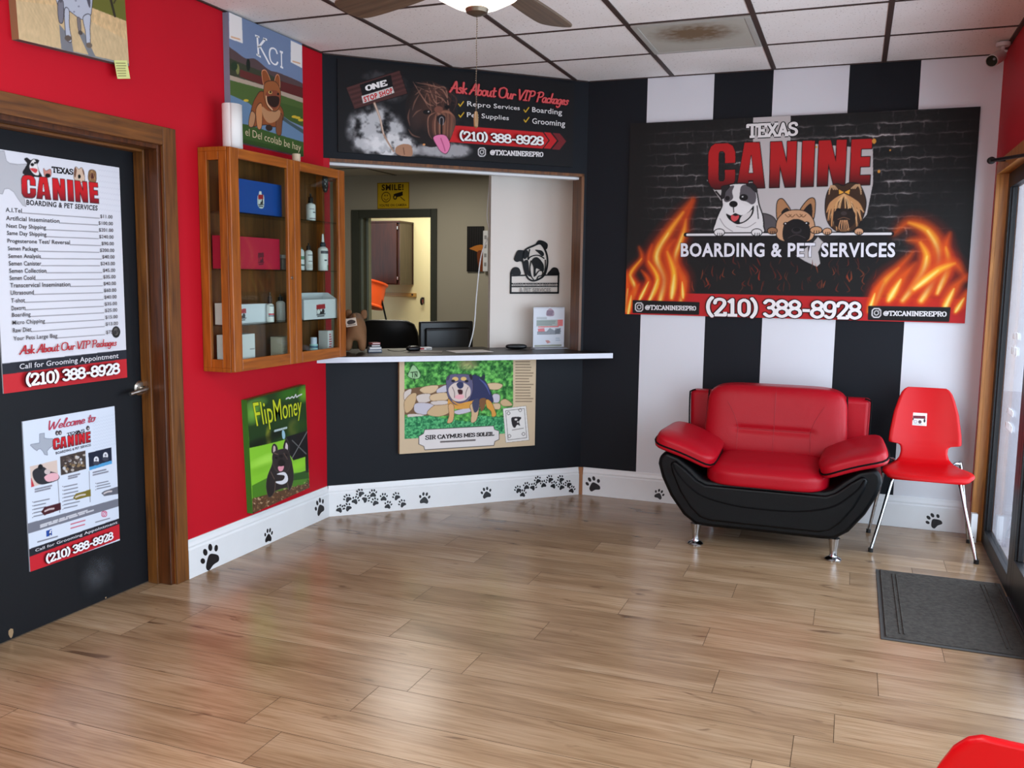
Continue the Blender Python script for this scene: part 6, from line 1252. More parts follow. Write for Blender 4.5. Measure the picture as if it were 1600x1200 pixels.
mb = MB(); mb.tube([(0.071*math.cos(q), 0.0262*math.sin(q), 0.018) for q in np.linspace(0, 2*math.pi, 25)[:-1]], 0.0014, 6, closed=True); mb.build('rim', M_darkplastic, sc)
fh = thing('flyer_holder', 'clear upright flyer holder with a white flyer on the counter', 'sign holder', on_counter(1.558, -0.215), ANG)
def flyer():
    b = Art([(331, 688), (612, 686), (612, 1090), (331, 1090)], 0.232, 0.272, 120, (222, 226, 234))
    b.poly([(446, 740), (458, 715), (480, 700), (505, 715), (516, 740), (510, 775), (452, 775)], (170, 140, 156), True, a=.8); b.lines(452, 720, 512, 770, 4, (110, 96, 116), 6, 3)
    b.poly([(360, 786), (452, 786), (452, 810), (360, 810)], (190, 196, 200)); b.poly([(360, 816), (550, 812), (550, 876), (360, 880)], (176, 186, 182)); b.poly([(550, 812), (598, 812), (598, 876), (550, 878)], (232, 130, 130)); b.poly([(375, 880), (560, 876), (560, 888), (375, 890)], (232, 130, 130))
    b.lines(364, 820, 540, 872, 3, (120, 136, 132), 7, 4); b.poly([(372, 902), (430, 896), (436, 930), (376, 936)], (222, 130, 136)); b.lines(372, 930, 580, 962, 2, (130, 134, 140), 12, 6); b.poly([(452, 930), (480, 896), (520, 920), (578, 896), (578, 958), (500, 958)], (150, 156, 164)); b.lines(530, 900, 578, 956, 5, (90, 96, 106), 6, 8)
    b.poly([(440, 1020), (470, 1018), (490, 1040), (460, 1052)], (206, 150, 146)); b.lines(536, 990, 576, 1030, 2, (150, 170, 190), 5, 5); b.poly([(345, 1066), (590, 1062), (590, 1082), (345, 1084)], (160, 164, 150)); b.poly([(331, 688), (612, 686), (612, 700), (331, 702)], (206, 210, 218)); return b
flyer().build('flyer', printed('printed_paper', 0.8), 0.0012, (222, 222, 226), loc=(-0.116, 0.004, 0.008), parent=fh)
mb = MB(); mb.box(-0.12, 0.0058, 0.004, 0.12, 0.0078, 0.284); mb.build('clear_sleeve', glass('clear_acrylic', (0.97, 0.98, 0.98)), fh)
mb = MB(); mb.box(-0.122, -0.05, 0.0, 0.122, 0.03, 0.004); mb.build('foot', mat('frosted_acrylic', (200, 206, 216), 0.2), fh, bevel=0.001)
# black cut-out dog plaque on the white board
def plaque():
    o0 = -0.356; x, y, z = AW(1.329, o0, 1.347); S = 0.36/470.0           # from its enlarged outline: 470 px wide
    pq = thing('dog_plaque', 'black cut-out metal plaque of a dog on the white partition', 'plaque', (x, y, z), ANG)
    P = lambda p_: ((p_[0]-107)*S, (552-p_[1])*S)
    mb = MB()
    def slab(pts, smooth=True, t=0.006):
        q = [P(p_) for p_ in (spl(pts, True, 4) if smooth else pts)]
        ar = sum(q[i][0]*q[(i+1) % len(q)][1]-q[(i+1) % len(q)][0]*q[i][1] for i in range(len(q)))
        if ar < 0: q = q[::-1]
        mb.prism(q, 'y', -t, -0.001)
    def line(pts, wd, smooth=True):
        pp = [np.array(P(p_)) for p_ in (spl(pts, False, 5) if smooth else pts)]
        L, Rr = [], []
        for i in range(len(pp)):
            d_ = pp[min(i+1, len(pp)-1)]-pp[max(i-1, 0)]; d_ = d_/(np.hypot(*d_)+1e-9); n_ = np.array([-d_[1], d_[0]])*wd*S/2; L.append(pp[i]+n_); Rr.append(pp[i]-n_)
        q = [tuple(v) for v in Rr+L[::-1]]; mb.prism(q, 'y', -0.006, -0.001)
    # frame and its two bars
    line([(107, 375), (107, 552)], 14, False); line([(574, 360), (574, 548)], 14, False); line([(100, 550), (580, 546)], 16, False); line([(107, 398), (262, 392)], 12, False); line([(440, 388), (574, 384)], 12, False); line([(112, 494), (570, 488)], 10, False); line([(112, 468), (570, 462)], 12, False)
    # head outline and folds
    line([(225, 290), (215, 240), (240, 170), (320, 130), (390, 110), (440, 170), (462, 250), (455, 330), (430, 390), (380, 425), (320, 440), (270, 415), (240, 350), (225, 290)], 15)
    slab([(135, 250), (165, 180), (205, 170), (235, 185), (215, 265), (190, 268), (160, 275)]); slab([(340, 120), (370, 80), (420, 85), (458, 110), (455, 150), (430, 160), (415, 120), (370, 110)])
    slab([(305, 270), (330, 235), (370, 235), (420, 290), (425, 350), (400, 345), (350, 330), (345, 390), (330, 400), (325, 320)])
    slab([(340, 165), (400, 170), (425, 200), (410, 220), (370, 190)]); slab([(225, 190), (262, 170), (270, 215), (235, 250)]); slab([(232, 270), (270, 260), (280, 340), (300, 400), (270, 390), (245, 340)])
    line([(285, 160), (270, 250), (290, 230), (330, 215), (380, 215), (430, 240)], 9); line([(300, 260), (290, 330), (305, 400), (330, 430)], 8); line([(345, 395), (380, 350), (415, 355), (410, 390), (375, 400), (360, 425)], 9); line([(440, 250), (440, 330), (425, 390)], 8)
    # paws
    slab([(107, 385), (112, 345), (140, 322), (175, 325), (195, 350), (195, 388)]); slab([(465, 385), (490, 345), (520, 318), (560, 325), (576, 355), (574, 384)])
    mb.build('cut_out', M_blackmetal, pq)
    mb = MB()
    for (t_, y0, y1, xa, xb) in (('TEXAS CANINE BOARDING', 488, 462, 122, 562), ('& PET SERVICES', 540, 504, 195, 495)):
        v, t3 = txtmesh(t_, 0.03); bx = v.min(0); by = v.max(0); q = (v-bx)/(by-bx)
        pts = [P((xa+(xb-xa)*a_, y0+(y1-y0)*b_)) for a_, b_ in q]; mb.add([(a_, -0.0075, b_) for a_, b_ in pts], [tuple(t) for t in t3])
    mb.build('lettering', mat('pale_cut_letters', (150, 144, 138), 0.5), pq)
plaque()
# white cable that hangs down to the monitor
ww = lambda u, o, z: AW(u, o, z)
mb = MB(); mb.tube(spl([ww(1.210, -0.46, 2.436), ww(1.209, -0.46, 2.15), ww(1.192, -0.46, 1.873), ww(1.207, -0.46, 1.75), ww(1.152, -0.46, 1.60), ww(1.122, -0.46, 1.348), ww(1.105, -0.46, 1.12), ww(1.074, -0.465, 0.985), ww(1.05, -0.50, 0.90)], n=6), 0.0045, 8)
tag(mb.build('white_cable', M_whiteplastic, smooth=True), 'white cable hanging from the ceiling down to the monitor', 'cable')
# yellow notice above the doorway
b = Art([(345, 208), (905, 180), (905, 630), (362, 645)], 0.355, 0.255, 120, (206, 168, 26))
b.stroke([(352, 214), (898, 186), (900, 624), (366, 638), (352, 214)], 16, (140, 104, 10), smooth=False); b.text('SMILE!', [(424, 232), (806, 216), (806, 322), (424, 338)], (48, 34, 12), 0.035)
t_ = np.linspace(0, 2*math.pi, 21); b.stroke([(506+74*math.cos(q), 446+82*math.sin(q)) for q in t_], 13, (96, 68, 10), smooth=False); b.ell(486, 420, 9, 16, (96, 68, 10)); b.ell(526, 418, 9, 16, (96, 68, 10)); b.stroke([(470, 470), (506, 496), (544, 466)], 11, (96, 68, 10))
b.poly([(630, 400), (660, 385), (790, 346), (794, 410), (740, 432), (660, 450)], (28, 20, 14)); b.ell(660, 446, 34, 40, (40, 28, 16)); b.ell(660, 446, 16, 20, (206, 168, 26)); b.stroke([(755, 440), (790, 470), (826, 496)], 12, (60, 40, 14)); b.text("YOU'RE ON CAMERA", [(392, 566), (864, 548), (864, 590), (392, 608)], (84, 58, 14), 0.03)
o = b.build('smile_notice', P_satin, 0.004, (180, 146, 20), loc=(-4.495, RY, 2.112)); tag(o, 'yellow smile notice above the doorway behind the counter', 'sign')
# dark picture with an orange shape and a white power strip beside it
b = Art([(170, 352), (290, 352), (290, 632), (170, 632)], 0.17, 0.43, 100, (22, 20, 20))
for k in range(9): b.stroke([(180+k*17, 360), (178+k*17, 625)], 5, (38, 35, 34), smooth=False)
b.poly([(190, 490), (205, 482), (240, 470), (285, 468), (300, 500), (270, 515), (220, 500)], (196, 120, 46), True); b.poly([(245, 520), (270, 500), (290, 520), (296, 625), (262, 620)], (120, 60, 30), True)
o = b.build('dark_picture', P_satin, 0.02, (24, 22, 22), loc=(-3.51, RY, 1.503)); tag(o, 'dark picture with an orange shape on the wall behind the counter', 'picture')
ps = thing('power_strip', 'white power strip hanging beside the dark picture', 'power strip', (-3.305, RY, 1.505))
mb = MB(); mb.box(-0.026, -0.05, 0, 0.026, -0.021, 0.385); mb.build('case', M_whiteplastic, ps, bevel=0.004)
for k in range(4): mb = MB(); mb.box(-0.012, -0.0515, 0.05+k*0.085, 0.012, -0.0495, 0.085+k*0.085); mb.build('socket', mat('grey_socket', (150, 150, 150), 0.5), ps)
mb = MB(); mb.box(-0.02, -0.021, 0.05, 0.02, 0, 0.09); mb.build('bracket', M_whiteplastic, ps)

# ------------------------------------------------------------------ the grooming room seen through the doorway
YG = 10.0
gc = thing('kitchen_cabinet', 'dark brown wall cabinet hanging in the room beyond the doorway', 'cabinet', (-6.07, YG, 1.345), 0)
M_mahog = wood('dark_mahogany_veneer', (34, 14, 9), (62, 27, 17), 'Z', 0.4); M_grain = wood('grey_brown_veneer', (66, 56, 48), (88, 74, 62), 'Z', 0.5)
mb = MB(); mb.box(0, -0.34, 0, 0.94, -0.001, 0.75, 0); mb.box(0.94, -0.34, 0, 0.945, -0.02, 0.75, 1); mb.box(0.94, -0.02, 0, 0.955, -0.001, 0.755, 0); mb.box(-0.01, -0.365, 0.74, 0.955, -0.001, 0.76, 0); mb.build('carcass', [M_mahog, M_grain], gc)
for k in range(2):
    mb = MB(); mb.box(0.012+k*0.455, -0.362, 0.012, 0.455+k*0.455, -0.341, 0.735); dr = mb.build('cabinet_door', M_mahog, gc, bevel=0.003)
    for z in (0.06, 0.66): mb = MB(); mb.box(0.462+k*0.455, -0.366, z, 0.474+k*0.455, -0.34, z+0.035); mb.build('hinge', M_nickel, dr)
mb = MB(); mb.box(-5.62, YG-0.025, 1.195, -5.075, YG-0.001, 1.24); mb.lathe([(0, -0.006), (0.012, -0.006), (0.012, 0), (0, 0)], 10, (-5.12, YG-0.026, 1.222), 1, 'y'); tag(mb.build('wall_rail', [wood('pale_pine', (172, 128, 66), (206, 164, 96), 'X'), M_rust]), 'short pale wooden rail on the cream wall beyond the doorway', 'rail')
hk = thing('wall_hook', 'small dark wall hook on the cream wall beyond the doorway', 'hook', (-4.985, YG, 1.15))
mb = MB(); mb.box(-0.022, -0.012, -0.035, 0.022, -0.001, 0.045); mb.build('back_plate', M_nickel, hk, bevel=0.003); mb = MB(); mb.tube(spl([(0, -0.012, 0.03), (0, -0.05, 0.02), (0, -0.055, -0.02), (0, -0.035, -0.045)], n=5), 0.013, 8); mb.build('hook_arm', M_blackmetal, hk, smooth=True)
gt = thing('grooming_table', 'grey table under the orange blower beyond the doorway', 'table', (-5.62, 9.36, 0))
mb = MB(); mb.box(-0.45, -0.3, 0.86, 0.45, 0.3, 0.90); mb.build('table_top', mat('grey_rubber_top', (96, 98, 98), 0.6), gt, bevel=0.005)
for sx in (-0.41, 0.38):
    for sy in (-0.26, 0.23): mb = MB(); mb.box(sx, sy, 0, sx+0.03, sy+0.03, 0.86); mb.build('leg', M_alu, gt)
bl = thing('blower', 'orange drum blower tilted over the table beyond the doorway', 'blower', (-5.385, 9.36, 0.9005))
M_or = mat('orange_plastic', (250, 92, 34), 0.4, var=0.03)
mb = MB(); mb.lathe([(0.195, -0.15), (0.215, -0.15), (0.215, -0.135), (0.20, -0.12), (0.195, 0.11), (0.215, 0.13), (0.215, 0.15), (0.195, 0.15), (0.185, 0.1), (0.185, -0.12), (0.195, -0.15)], 36); mb.build('drum', M_or, bl, smooth=True, loc=(0.0, -0.02, 0.335), rot=(R(-14), R(6), 0))
mb = MB()
for q in np.linspace(0.02, 0.18, 6): mb.tube([(q*math.cos(t), q*math.sin(t), -0.13) for t in np.linspace(0, 2*math.pi, 25)[:-1]], 0.003, 5, closed=True)
for k in range(8): mb.tube([(0, 0, -0.13), (0.186*math.cos(k*math.pi/4), 0.186*math.sin(k*math.pi/4), -0.13)], 0.003, 5)
mb.lathe([(0, -0.10), (0.186, -0.10), (0.186, -0.09), (0, -0.09)], 24); mb.build('grille', M_blackmetal, bl, loc=(0.0, -0.02, 0.335), rot=(R(-14), R(6), 0))
mb = MB(); mb.tube(spl([(0.145, -0.02, 0.33), (0.175, -0.02, 0.30), (0.23, 0.0, 0.05), (0.22, 0.02, 0.016), (0.05, 0.02, 0.0135), (-0.2, 0.02, 0.0135)], n=5), 0.011, 8); mb.build('stand', M_blackmetal, bl, smooth=True)
mb = MB(); mb.tube(spl([(-0.17, -0.13, 0.45), (-0.19, -0.17, 0.42), (-0.19, -0.17, 0.27), (-0.17, -0.13, 0.24)], n=4), 0.012, 8); mb.build('handle', M_blackmetal, bl, smooth=True)
gl = thing('black_cord', 'tangle of black cord lying under the orange blower', 'cord', (-5.42, 9.14, 0.9005))
mb = MB(); mb.tube(spl([(-0.16, 0, 0.12), (-0.10, 0, 0.06), (-0.13, -0.02, 0.02), (-0.02, 0, 0.06), (0.08, 0.02, 0.03), (0.0, -0.04, 0.008), (0.12, 0.0, 0.012), (0.17, 0.02, 0.05), (0.05, 0.05, 0.03), (-0.05, 0.0, 0.09)], n=6), 0.006, 6); mb.build('cord', M_blackplastic, gl, smooth=True)

# ------------------------------------------------------------------ red and black armchair
def make_sofa():
    s = thing('armchair', 'wide red and black leather armchair on chrome feet by the striped wall', 'armchair', (-0.39, 5.215, 0))
    half = [(.30, .112), (.36, .116), (.43, .165), (.505, .265), (.555, .365), (.577, .44), (.570, .485), (.535, .512), (.46, .488), (.39, .435), (.335, .385), (.30, .372)]
    prof = half+[(-x, z) for x, z in half[::-1]]
    mb = MB(); mb.prism(prof, 'y', -0.372, 0.33); mb.build('frame_body', M_blackleather, s, smooth=True, bevel=0.022, seg=4, ang=30)
    inn = [(.28, .15), (.335, .165), (.39, .215), (.45, .30), (.495, .40), (.508, .45), (.48, .468), (.42, .425), (.36, .372), (.31, .348)]
    mb = MB(); mb.prism(inn+[(-x, z) for x, z in inn[::-1]], 'y', -0.388, -0.36); mb.build('front_panel', M_blackleather, s, smooth=True, bevel=0.012, seg=3, ang=30)
    mb = MB(); c = spl([(-.492, .452), (-.45, .385), (-.34, .295), (-.18, .255), (0, .246), (.18, .255), (.34, .295), (.45, .385), (.492, .452)], n=6)
    mb.tube([(x, -0.3885, z) for x, z in c], 0.0045, 8); mb.build('front_seam', M_piping, s, smooth=True)
    # seat
    mb = MB(); mb.pillow((0, -0.075, 0.418), 0.315, 0.335, 0.060, 5, 16, warp=lambda x, y, z: (x*(1+0.05*(-y/0.335)), y, z-0.020*max(0, (-y-0.20)/0.135)**2-0.012*(abs(x)/0.315)**4)); mb.build('seat_cushion', M_redleather, s, smooth=True)
    # back frame and cushion
    mb = MB(); mb.prism([(-.505, .34), (.505, .34), (.515, .79), (-.515, .79)], 'y', 0.235, 0.345); mb.build('back_frame', M_redleather, s, smooth=True, bevel=0.028, seg=4)
    for sx in (-1, 1):
        mb = MB(); mb.tube(spl([(sx*.507, .236, .36), (sx*.515, .236, .74), (sx*.505, .236, .782), (sx*.48, .236, .792)], n=5), 0.0045, 8); mb.build('back_piping', M_piping, s, smooth=True)
    A_, B_, H_, P_ = 0.395, 0.10, 0.205, 6.0; cy, cz = 0.165, 0.645
    def lean(x, y, z): return (x*(1-0.02*z/H_), y+0.17*z+0.010*math.exp(-((z+0.045)/0.020)**2)*(1 if y < 0 and abs(x) < .21 else 0), z)
    mb = MB(); mb.pillow((0, cy, cz), A_, B_, H_, P_, 34, warp=lean); mb.build('back_cushion', M_redleather, s, smooth=True)
    def face(x, z):
        q = max(1-abs(x/A_)**P_-abs(z/H_)**P_, 0.02)**(1/P_); X, Y, Z = lean(x, -B_*q, z); return (X, cy+Y-0.0005, cz+Z)
    M_seam = leather('dark_red_seam', (150, 12, 28), 0.5)
    for pts in ([(0, z) for z in np.linspace(-.17, .195, 14)], [(x, -.045) for x in np.linspace(-.2, .2, 13)], [(-.2, z) for z in np.linspace(-.17, -.045, 8)], [(.2, z) for z in np.linspace(-.17, -.045, 8)],
                [(-.2-.07*t, -.045+.15*t**0.7) for t in np.linspace(0, 1, 9)], [(.2+.07*t, -.045+.15*t**0.7) for t in np.linspace(0, 1, 9)]):
        mb = MB(); mb.tube([face(x, z) for x, z in pts], 0.0016, 6); mb.build('seam', M_seam, s, smooth=True)
    for sx in (-1, 1):
        mb = MB(); mb.tube([(lean(sx*(A_-.004), -.05, z)[0], cy+lean(0, -.05, z)[1], cz+z) for z in np.linspace(-.17, .165, 12)], .0042, 8); mb.build('cushion_piping', M_piping, s, smooth=True)
    # arm pads
    for sx in (-1, 1):
        th = R(19)
        def tilt(x, y, z, sx=sx):
            xx = x*(1+0.06*(-y/.27)); zz = z+0.012*(1-(x/.165)**2)-0.02*max(0, -y-.15)/.12
            return (sx*(xx*math.cos(th)+0)-sx*zz*math.sin(th), y, zz*math.cos(th)+xx*math.sin(th))
        mb = MB(); mb.pillow((sx*.432, -0.135, .532), .168, .272, .044, 6, 16, warp=tilt)
        if sx < 0: mb.f = [f[::-1] for f in mb.f]
        ap = mb.build('arm_pad', M_redleather, s, smooth=True)
        loop = []
        for q in np.linspace(0, 2*math.pi, 57)[:-1]:
            c_, d_ = math.cos(q), math.sin(q); l = (abs(c_)**6+abs(d_)**6)**(1/6); x, y, z = tilt(c_/l*.170, d_/l*.274, -0.008); loop.append((sx*.432+x, -0.135+y, .532+z))
        mb = MB(); mb.tube(loop, 0.0048, 8, closed=True); mb.build('piping', M_piping, ap, smooth=True)
    for sx in (-1, 1):
        for y in (-.335, .26):
            mb = MB(); mb.lathe([(0, 0), (.042, 0), (.043, .006), (.038, .012), (.022, .020), (.018, .030), (.020, .06), (.028, .105), (.030, .118), (0, .118)], 24, (sx*.36, y, 0)); mb.build('foot', M_chrome, s, smooth=True)
make_sofa()

# ------------------------------------------------------------------ red moulded chairs on chrome legs
def make_chair(label, loc, rz, sticker):
    c = thing('moulded_chair', label, 'chair', loc, rz, None)
    prof = [(0, -.222, .415, .172), (.012, -.221, .425, .198), (.03, -.212, .436, .214), (.06, -.19, .441, .224), (.14, -.11, .441, .216), (.23, -.02, .437, .196), (.30, .05, .437, .172), (.36, .11, .446, .146), (.40, .143, .466, .129), (.44, .163, .500, .120), (.474, .176, .531, .122), (.488, .180, .543, .134), (.496, .183, .551, .183), (.51, .187, .563, .187), (.56, .199, .612, .184), (.67, .224, .722, .167), (.75, .243, .795, .146), (.79, .2535, .833, .131), (.812, .259, .852, .116), (.824, .262, .861, .100)]
    ss = [p[0] for p in prof]; t = np.unique(np.concatenate([np.linspace(0, .824, 70), np.linspace(.484, .512, 9), np.linspace(.80, .824, 6), np.linspace(0, .03, 6)])); N = 18
    mb = MB(); vs = []
    for q in t:
        y, z, w_ = (np.interp(q, ss, [p[k] for p in prof]) for k in (1, 2, 3)); back = np.clip((q-.38)/.14, 0, 1)
        for j in range(N+1):
            u = 2*j/N-1; x = u*w_; vs.append((x, y-back*.030*(x/.18)**2-(1-back)*0.02*(abs(u)**3)*(0 if q > .1 else -1)*(1-q/.1), z+(1-back)*(0.012*(x/.2)**2)*np.clip(q/.1, 0, 1)))
    M = len(t); mb.add(vs, [(i*(N+1)+j, i*(N+1)+j+1, (i+1)*(N+1)+j+1, (i+1)*(N+1)+j) for i in range(M-1) for j in range(N)])
    sh = mb.build('shell', M_redplastic, c, smooth=True, ang=80, solid=0.011)
    for sx in (-1, 1):
        mb = MB(); mb.tube(spl([(sx*.10, -.02, .424), (sx*.145, -.065, .420), (sx*.165, -.09, .395), (sx*.21, -.14, .2), (sx*.256, -.205, .012)], n=6), 0.0095, 10); lg = mb.build('leg', M_chrome, c, smooth=True)
        mb = MB(); mb.lathe([(0, 0), (.013, 0), (.0125, .022), (0, .022)], 14, (sx*.257, -.206, 0)); mb.build('foot_cap', M_rubber, lg, smooth=True)
        mb = MB(); mb.tube(spl([(sx*.10, .02, .424), (sx*.12, .075, .424), (sx*.152, .135, .452), (sx*.18, .155, .455), (sx*.196, .163, .42), (sx*.262, .196, .012)], n=6), 0.0095, 10); lg = mb.build('leg', M_chrome, c, smooth=True)
        mb = MB(); mb.lathe([(0, 0), (.013, 0), (.0125, .022), (0, .022)], 14, (sx*.263, .197, 0)); mb.build('foot_cap', M_rubber, lg, smooth=True)
    mb = MB(); mb.box(-.11, -.03, .416, .11, .03, .430); mb.build('seat_plate', M_blackmetal, c, bevel=0.003)
    if sticker:
        b = Art([(515, 345), (668, 345), (668, 480), (515, 480)], 0.082, 0.072, 60, (224, 222, 222))
        b.poly([(535, 378), (650, 374), (655, 405), (538, 408)], (150, 46, 60)); b.lines(535, 378, 655, 408, 2, (60, 44, 50), 9, 4); b.ell(602, 440, 16, 18, (90, 70, 76)); b.ell(560, 440, 16, 14, (206, 204, 204), outline=(5, (70, 66, 68))); b.ell(645, 425, 9, 20, (44, 40, 44)); b.lines(535, 460, 650, 470, 1, (120, 150, 150), 6, 6); b.ell(537, 415, 6, 14, (60, 50, 54))
        o = b.build('sticker', P_satin, 0.0008, (220, 218, 218), loc=(-.075, .1985, .650), parent=c); o.rotation_euler = (R(-13), 0, 0); o['label'] = 'white shop sticker'
    return c
make_chair('red moulded chair with a white sticker, between the armchair and the glass front', (0.415, 5.315, 0), 0, True)
make_chair('red moulded chair whose backrest shows in the lower right corner of the photo', (0.290, 1.525, 0), R(180), False)

# ------------------------------------------------------------------ door mat
mt = thing('door_mat', 'dark grey ribbed door mat on the floor by the glass front', 'mat', (0.178, 3.838, 0))
M_mat = mat('grey_ribbed_carpet', (70, 66, 62), 0.95, spec=0.1, var=0.6, scale=55, bump=1.0, bscale=70); M_matedge = mat('dark_rubber_edge', (64, 62, 60), 0.8, var=0.1)
MW, ML = 0.562, 0.955
mb = MB(); mb.box(0, 0, 0, MW, ML, 0.005); mb.build('rubber_backing', M_matedge, mt, bevel=0.003)
mb = MB(); mb.box(0.018, 0.018, 0.005, MW-0.018, ML-0.018, 0.0085); mb.build('carpet_pile', M_mat, mt, bevel=0.002)
for x in (0.022, 0.075, 0.092, MW-0.092, MW-0.075, MW-0.022):
    y0 = 0.02 if x in (0.022, MW-0.022) else 0.07
    mb = MB(); mb.tube([(x, y0, 0.009), (x, ML-y0, 0.009)], 0.004, 6); mb.build('raised_rib', M_mat, mt, smooth=True)

# ------------------------------------------------------------------ ceiling fan with a lit bowl
FX, FY = -1.065, 2.481
fan = thing('ceiling_fan', 'ceiling fan with brown blades and a lit white glass bowl', 'ceiling fan', (FX, FY, H), 0)
M_blade = wood('grey_brown_blade', (72, 58, 46), (104, 86, 68), 'X', 0.45); M_bronze = mat('aged_bronze', (104, 92, 78), 0.35, 0.8, var=0.1)
mb = MB(); mb.lathe([(0, -0.0065), (.075, -0.0065), (.07, -.05), (.03, -.075), (.018, -.08), (.018, -.17), (0, -.17)], 28); mb.build('canopy', M_bronze, fan, smooth=True)
mb = MB(); mb.lathe([(0, -.165), (.06, -.17), (.115, -.20), (.125, -.25), (.115, -.30), (.075, -.33), (.06, -.345), (0, -.345)], 36); mb.build('motor_housing', M_bronze, fan, smooth=True)
mb = MB(); mb.lathe([(0, -.345), (.10, -.346), (.155, -.362), (.155, -.372), (0, -.372)], 36); mb.build('light_collar', M_bronze, fan, smooth=True)
mb = MB(); mb.lathe([(.152, -.373), (.158, -.385), (.148, -.42), (.118, -.455), (.07, -.480), (.030, -.488), (0, -.488)], 40); mb.build('glass_bowl', glow('lit_opal_glass', (255, 240, 218), 3.8), fan, smooth=True)
mb = MB(); mb.lathe([(0, -.484), (.030, -.484), (.034, -.490), (.030, -.500), (.012, -.508), (0, -.509)], 24); mb.build('finial', M_bronze, fan, smooth=True)
for k in range(5):
    a = R(86+72*k)
    mb = MB(); mb.tube(spl([(.09, 0, -.335), (.15, 0, -.365), (.19, 0, -.375)], n=4), 0.012, 8); mb.box(.17, -.035, -.381, .25, .035, -.377); br = mb.build('blade_arm', M_bronze, fan, smooth=True, rot=(0, 0, a))
    pts = spl([(.20, -.055), (.35, -.066), (.52, -.070), (.60, -.062), (.622, -.03), (.625, 0), (.622, .03), (.60, .062), (.52, .070), (.35, .066), (.20, .055)], n=4)
    mb = MB(); mb.prism([(x, y) for x, y in pts], 'z', -.004, .004); mb.v = [(x, y*math.cos(R(11))-z*math.sin(R(11)), -.380+y*math.sin(R(11))+z) for x, y, z in mb.v]; mb.build('fan_blade', M_blade, br, bevel=0.002)
mb = MB()
for k in range(40): mb.lathe([(0, -.0022), (.0019, -.001), (.0019, .001), (0, .0022)], 6, (0.004*math.sin(k*.4)*.3, 0, -.511-k*.0066))
mb.tube([(0, 0, -.505), (0, 0, -.775)], .0008, 5)
ch = mb.build('pull_chain', M_bronze, fan, smooth=True); mb = MB(); mb.lathe([(0, -.825), (.006, -.82), (.0075, -.80), (.005, -.778), (0, -.774)], 14); mb.build('pull_knob', wood('fan_knob_wood', (112, 84, 52), (150, 116, 76)), ch, smooth=True)

# ------------------------------------------------------------------ stained ceiling vent, camera, curtain rod
def vent_material():
    m = bpy.data.materials.new('stained_vent_grille'); nt, p = nodes_of(m); lk = nt.links.new
    tc = nt.nodes.new('ShaderNodeTexCoord'); sx = nt.nodes.new('ShaderNodeMapping'); sx.inputs['Location'].default_value = (-1.05, -1.0, 0); sx.inputs['Scale'].default_value = (3.7, 4.4, 0)
    n = nt.nodes.new('ShaderNodeTexNoise'); n.inputs['Scale'].default_value = 26; n.inputs['Detail'].default_value = 5
    g = nt.nodes.new('ShaderNodeTexGradient'); g.gradient_type = 'SPHERICAL'; lk(tc.outputs['Object'], sx.inputs['Vector']); lk(sx.outputs[0], g.inputs['Vector']); lk(tc.outputs['Object'], n.inputs['Vector'])
    mu = nt.nodes.new('ShaderNodeMath'); mu.operation = 'MULTIPLY'; lk(g.outputs['Fac'], mu.inputs[0]); lk(n.outputs['Fac'], mu.inputs[1])
    r = nt.nodes.new('ShaderNodeValToRGB'); e = r.color_ramp.elements; e[0].position = 0.02; e[0].color = L4((172, 168, 156)); e[1].position = 0.34; e[1].color = L4((112, 90, 64)); lk(mu.outputs[0], r.inputs['Fac']); lk(r.outputs[0], p.inputs['Base Color']); p.inputs['Roughness'].default_value = 0.7; return m
vt = thing('ceiling_vent', 'square brown-stained vent panel set in the ceiling grid', 'vent', (GX[2]+0.014, 4.5343+0.008, H))
VW, VL = 0.6096-0.028, 0.6066-0.016
mb = MB(); mb.box(0.03, 0.03, -0.008, VW-0.03, VL-0.03, -0.002); mb.build('perforated_panel', vent_material(), vt)
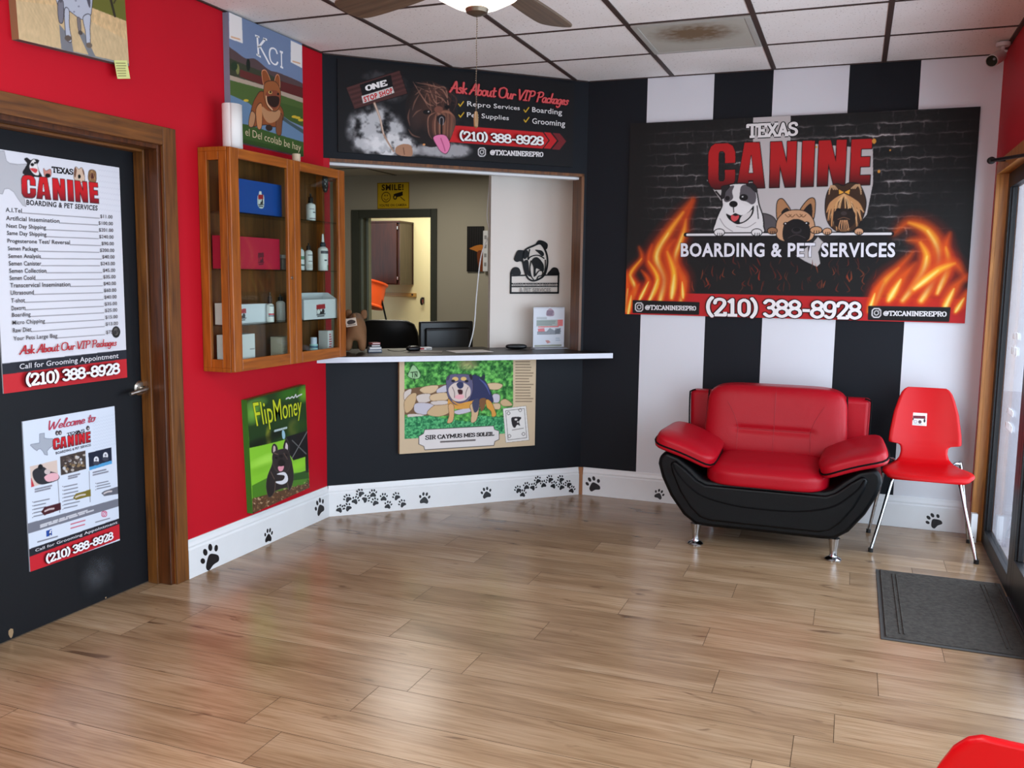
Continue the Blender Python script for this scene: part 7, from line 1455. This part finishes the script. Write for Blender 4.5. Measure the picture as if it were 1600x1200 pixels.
mb = MB(); mb.box(0, 0, -0.012, VW, 0.03, -0.001); mb.box(0, VL-0.03, -0.012, VW, VL, -0.001); mb.box(0, 0.03, -0.012, 0.03, VL-0.03, -0.001); mb.box(VW-0.03, 0.03, -0.012, VW, VL-0.03, -0.001); mb.build('vent_frame', mat('greyed_white_metal', (168, 166, 158), 0.5, var=0.1), vt, bevel=0.003)
sc = thing('security_camera', 'white bullet security camera in the right ceiling corner', 'security camera', (0.655, 5.44, H), 0)
M_cam = mat('white_camera_plastic', (206, 196, 192), 0.4)
mb = MB(); mb.lathe([(0, -.0085), (.034, -.0085), (.035, -.02), (.030, -.028), (0, -.029)], 28); mb.build('ceiling_mount', M_cam, sc, smooth=True)
mb = MB(); mb.tube(spl([(0, 0, -.026), (-.002, -.002, -.045), (-.014, -.012, -.062)], n=4), .010, 10); mb.tube([(.006, 0, -.05), (.022, -.002, -.054)], .007, 8); mb.build('swivel_arm', M_cam, sc, smooth=True)
mb = MB(); mb.lathe([(0, -.075), (.022, -.075), (.030, -.066), (.032, -.05), (.032, .052), (.029, .055), (.028, .050), (0, .050)], 32); bd = mb.build('camera_body', M_cam, sc, smooth=True)
dv = Vector((-.40, -.75, -.36)).normalized(); bd.rotation_euler = dv.to_track_quat('Z', 'Y').to_euler(); bd.location = (-.034, -.035, -.094)
mb = MB(); mb.lathe([(0, .0505), (.0275, .0505), (.0275, .052), (0, .052)], 28); mb.build('lens_glass', mat('black_lens_glass', (6, 6, 8), 0.08), bd, smooth=True)
mb = MB(); mb.lathe([(0, .0521), (.007, .0521), (.006, .054), (0, .0545)], 14, (.012, .008, 0)); mb.build('lens', mat('grey_lens', (120, 124, 130), 0.1), bd, smooth=True)
rd = thing('curtain_rod', 'black rod with a round end cap at the top of the glass front', 'rod', (XR-0.075, 5.30, 2.088), 0)
mb = MB(); p0, p1 = Vector((0, 0, 0)), Vector((0.060, -1.9, -.185)); mb.tube([p0, p1], .0085, 12); mb.build('pole', M_blackmetal, rd, smooth=True)
mb = MB(); d_ = (p1-p0).normalized(); mb.tube([p0-d_*.035, p0-d_*.030, p0+d_*.0, p0+d_*.02, p0+d_*.024], [.013, .018, .019, .017, .010], 16); mb.build('end_cap', M_rubber, rd, smooth=True)
mb = MB(); mb.box(-.006, -.012, -.006, .0748, .012, .006); mb.build('bracket', M_blackmetal, rd)
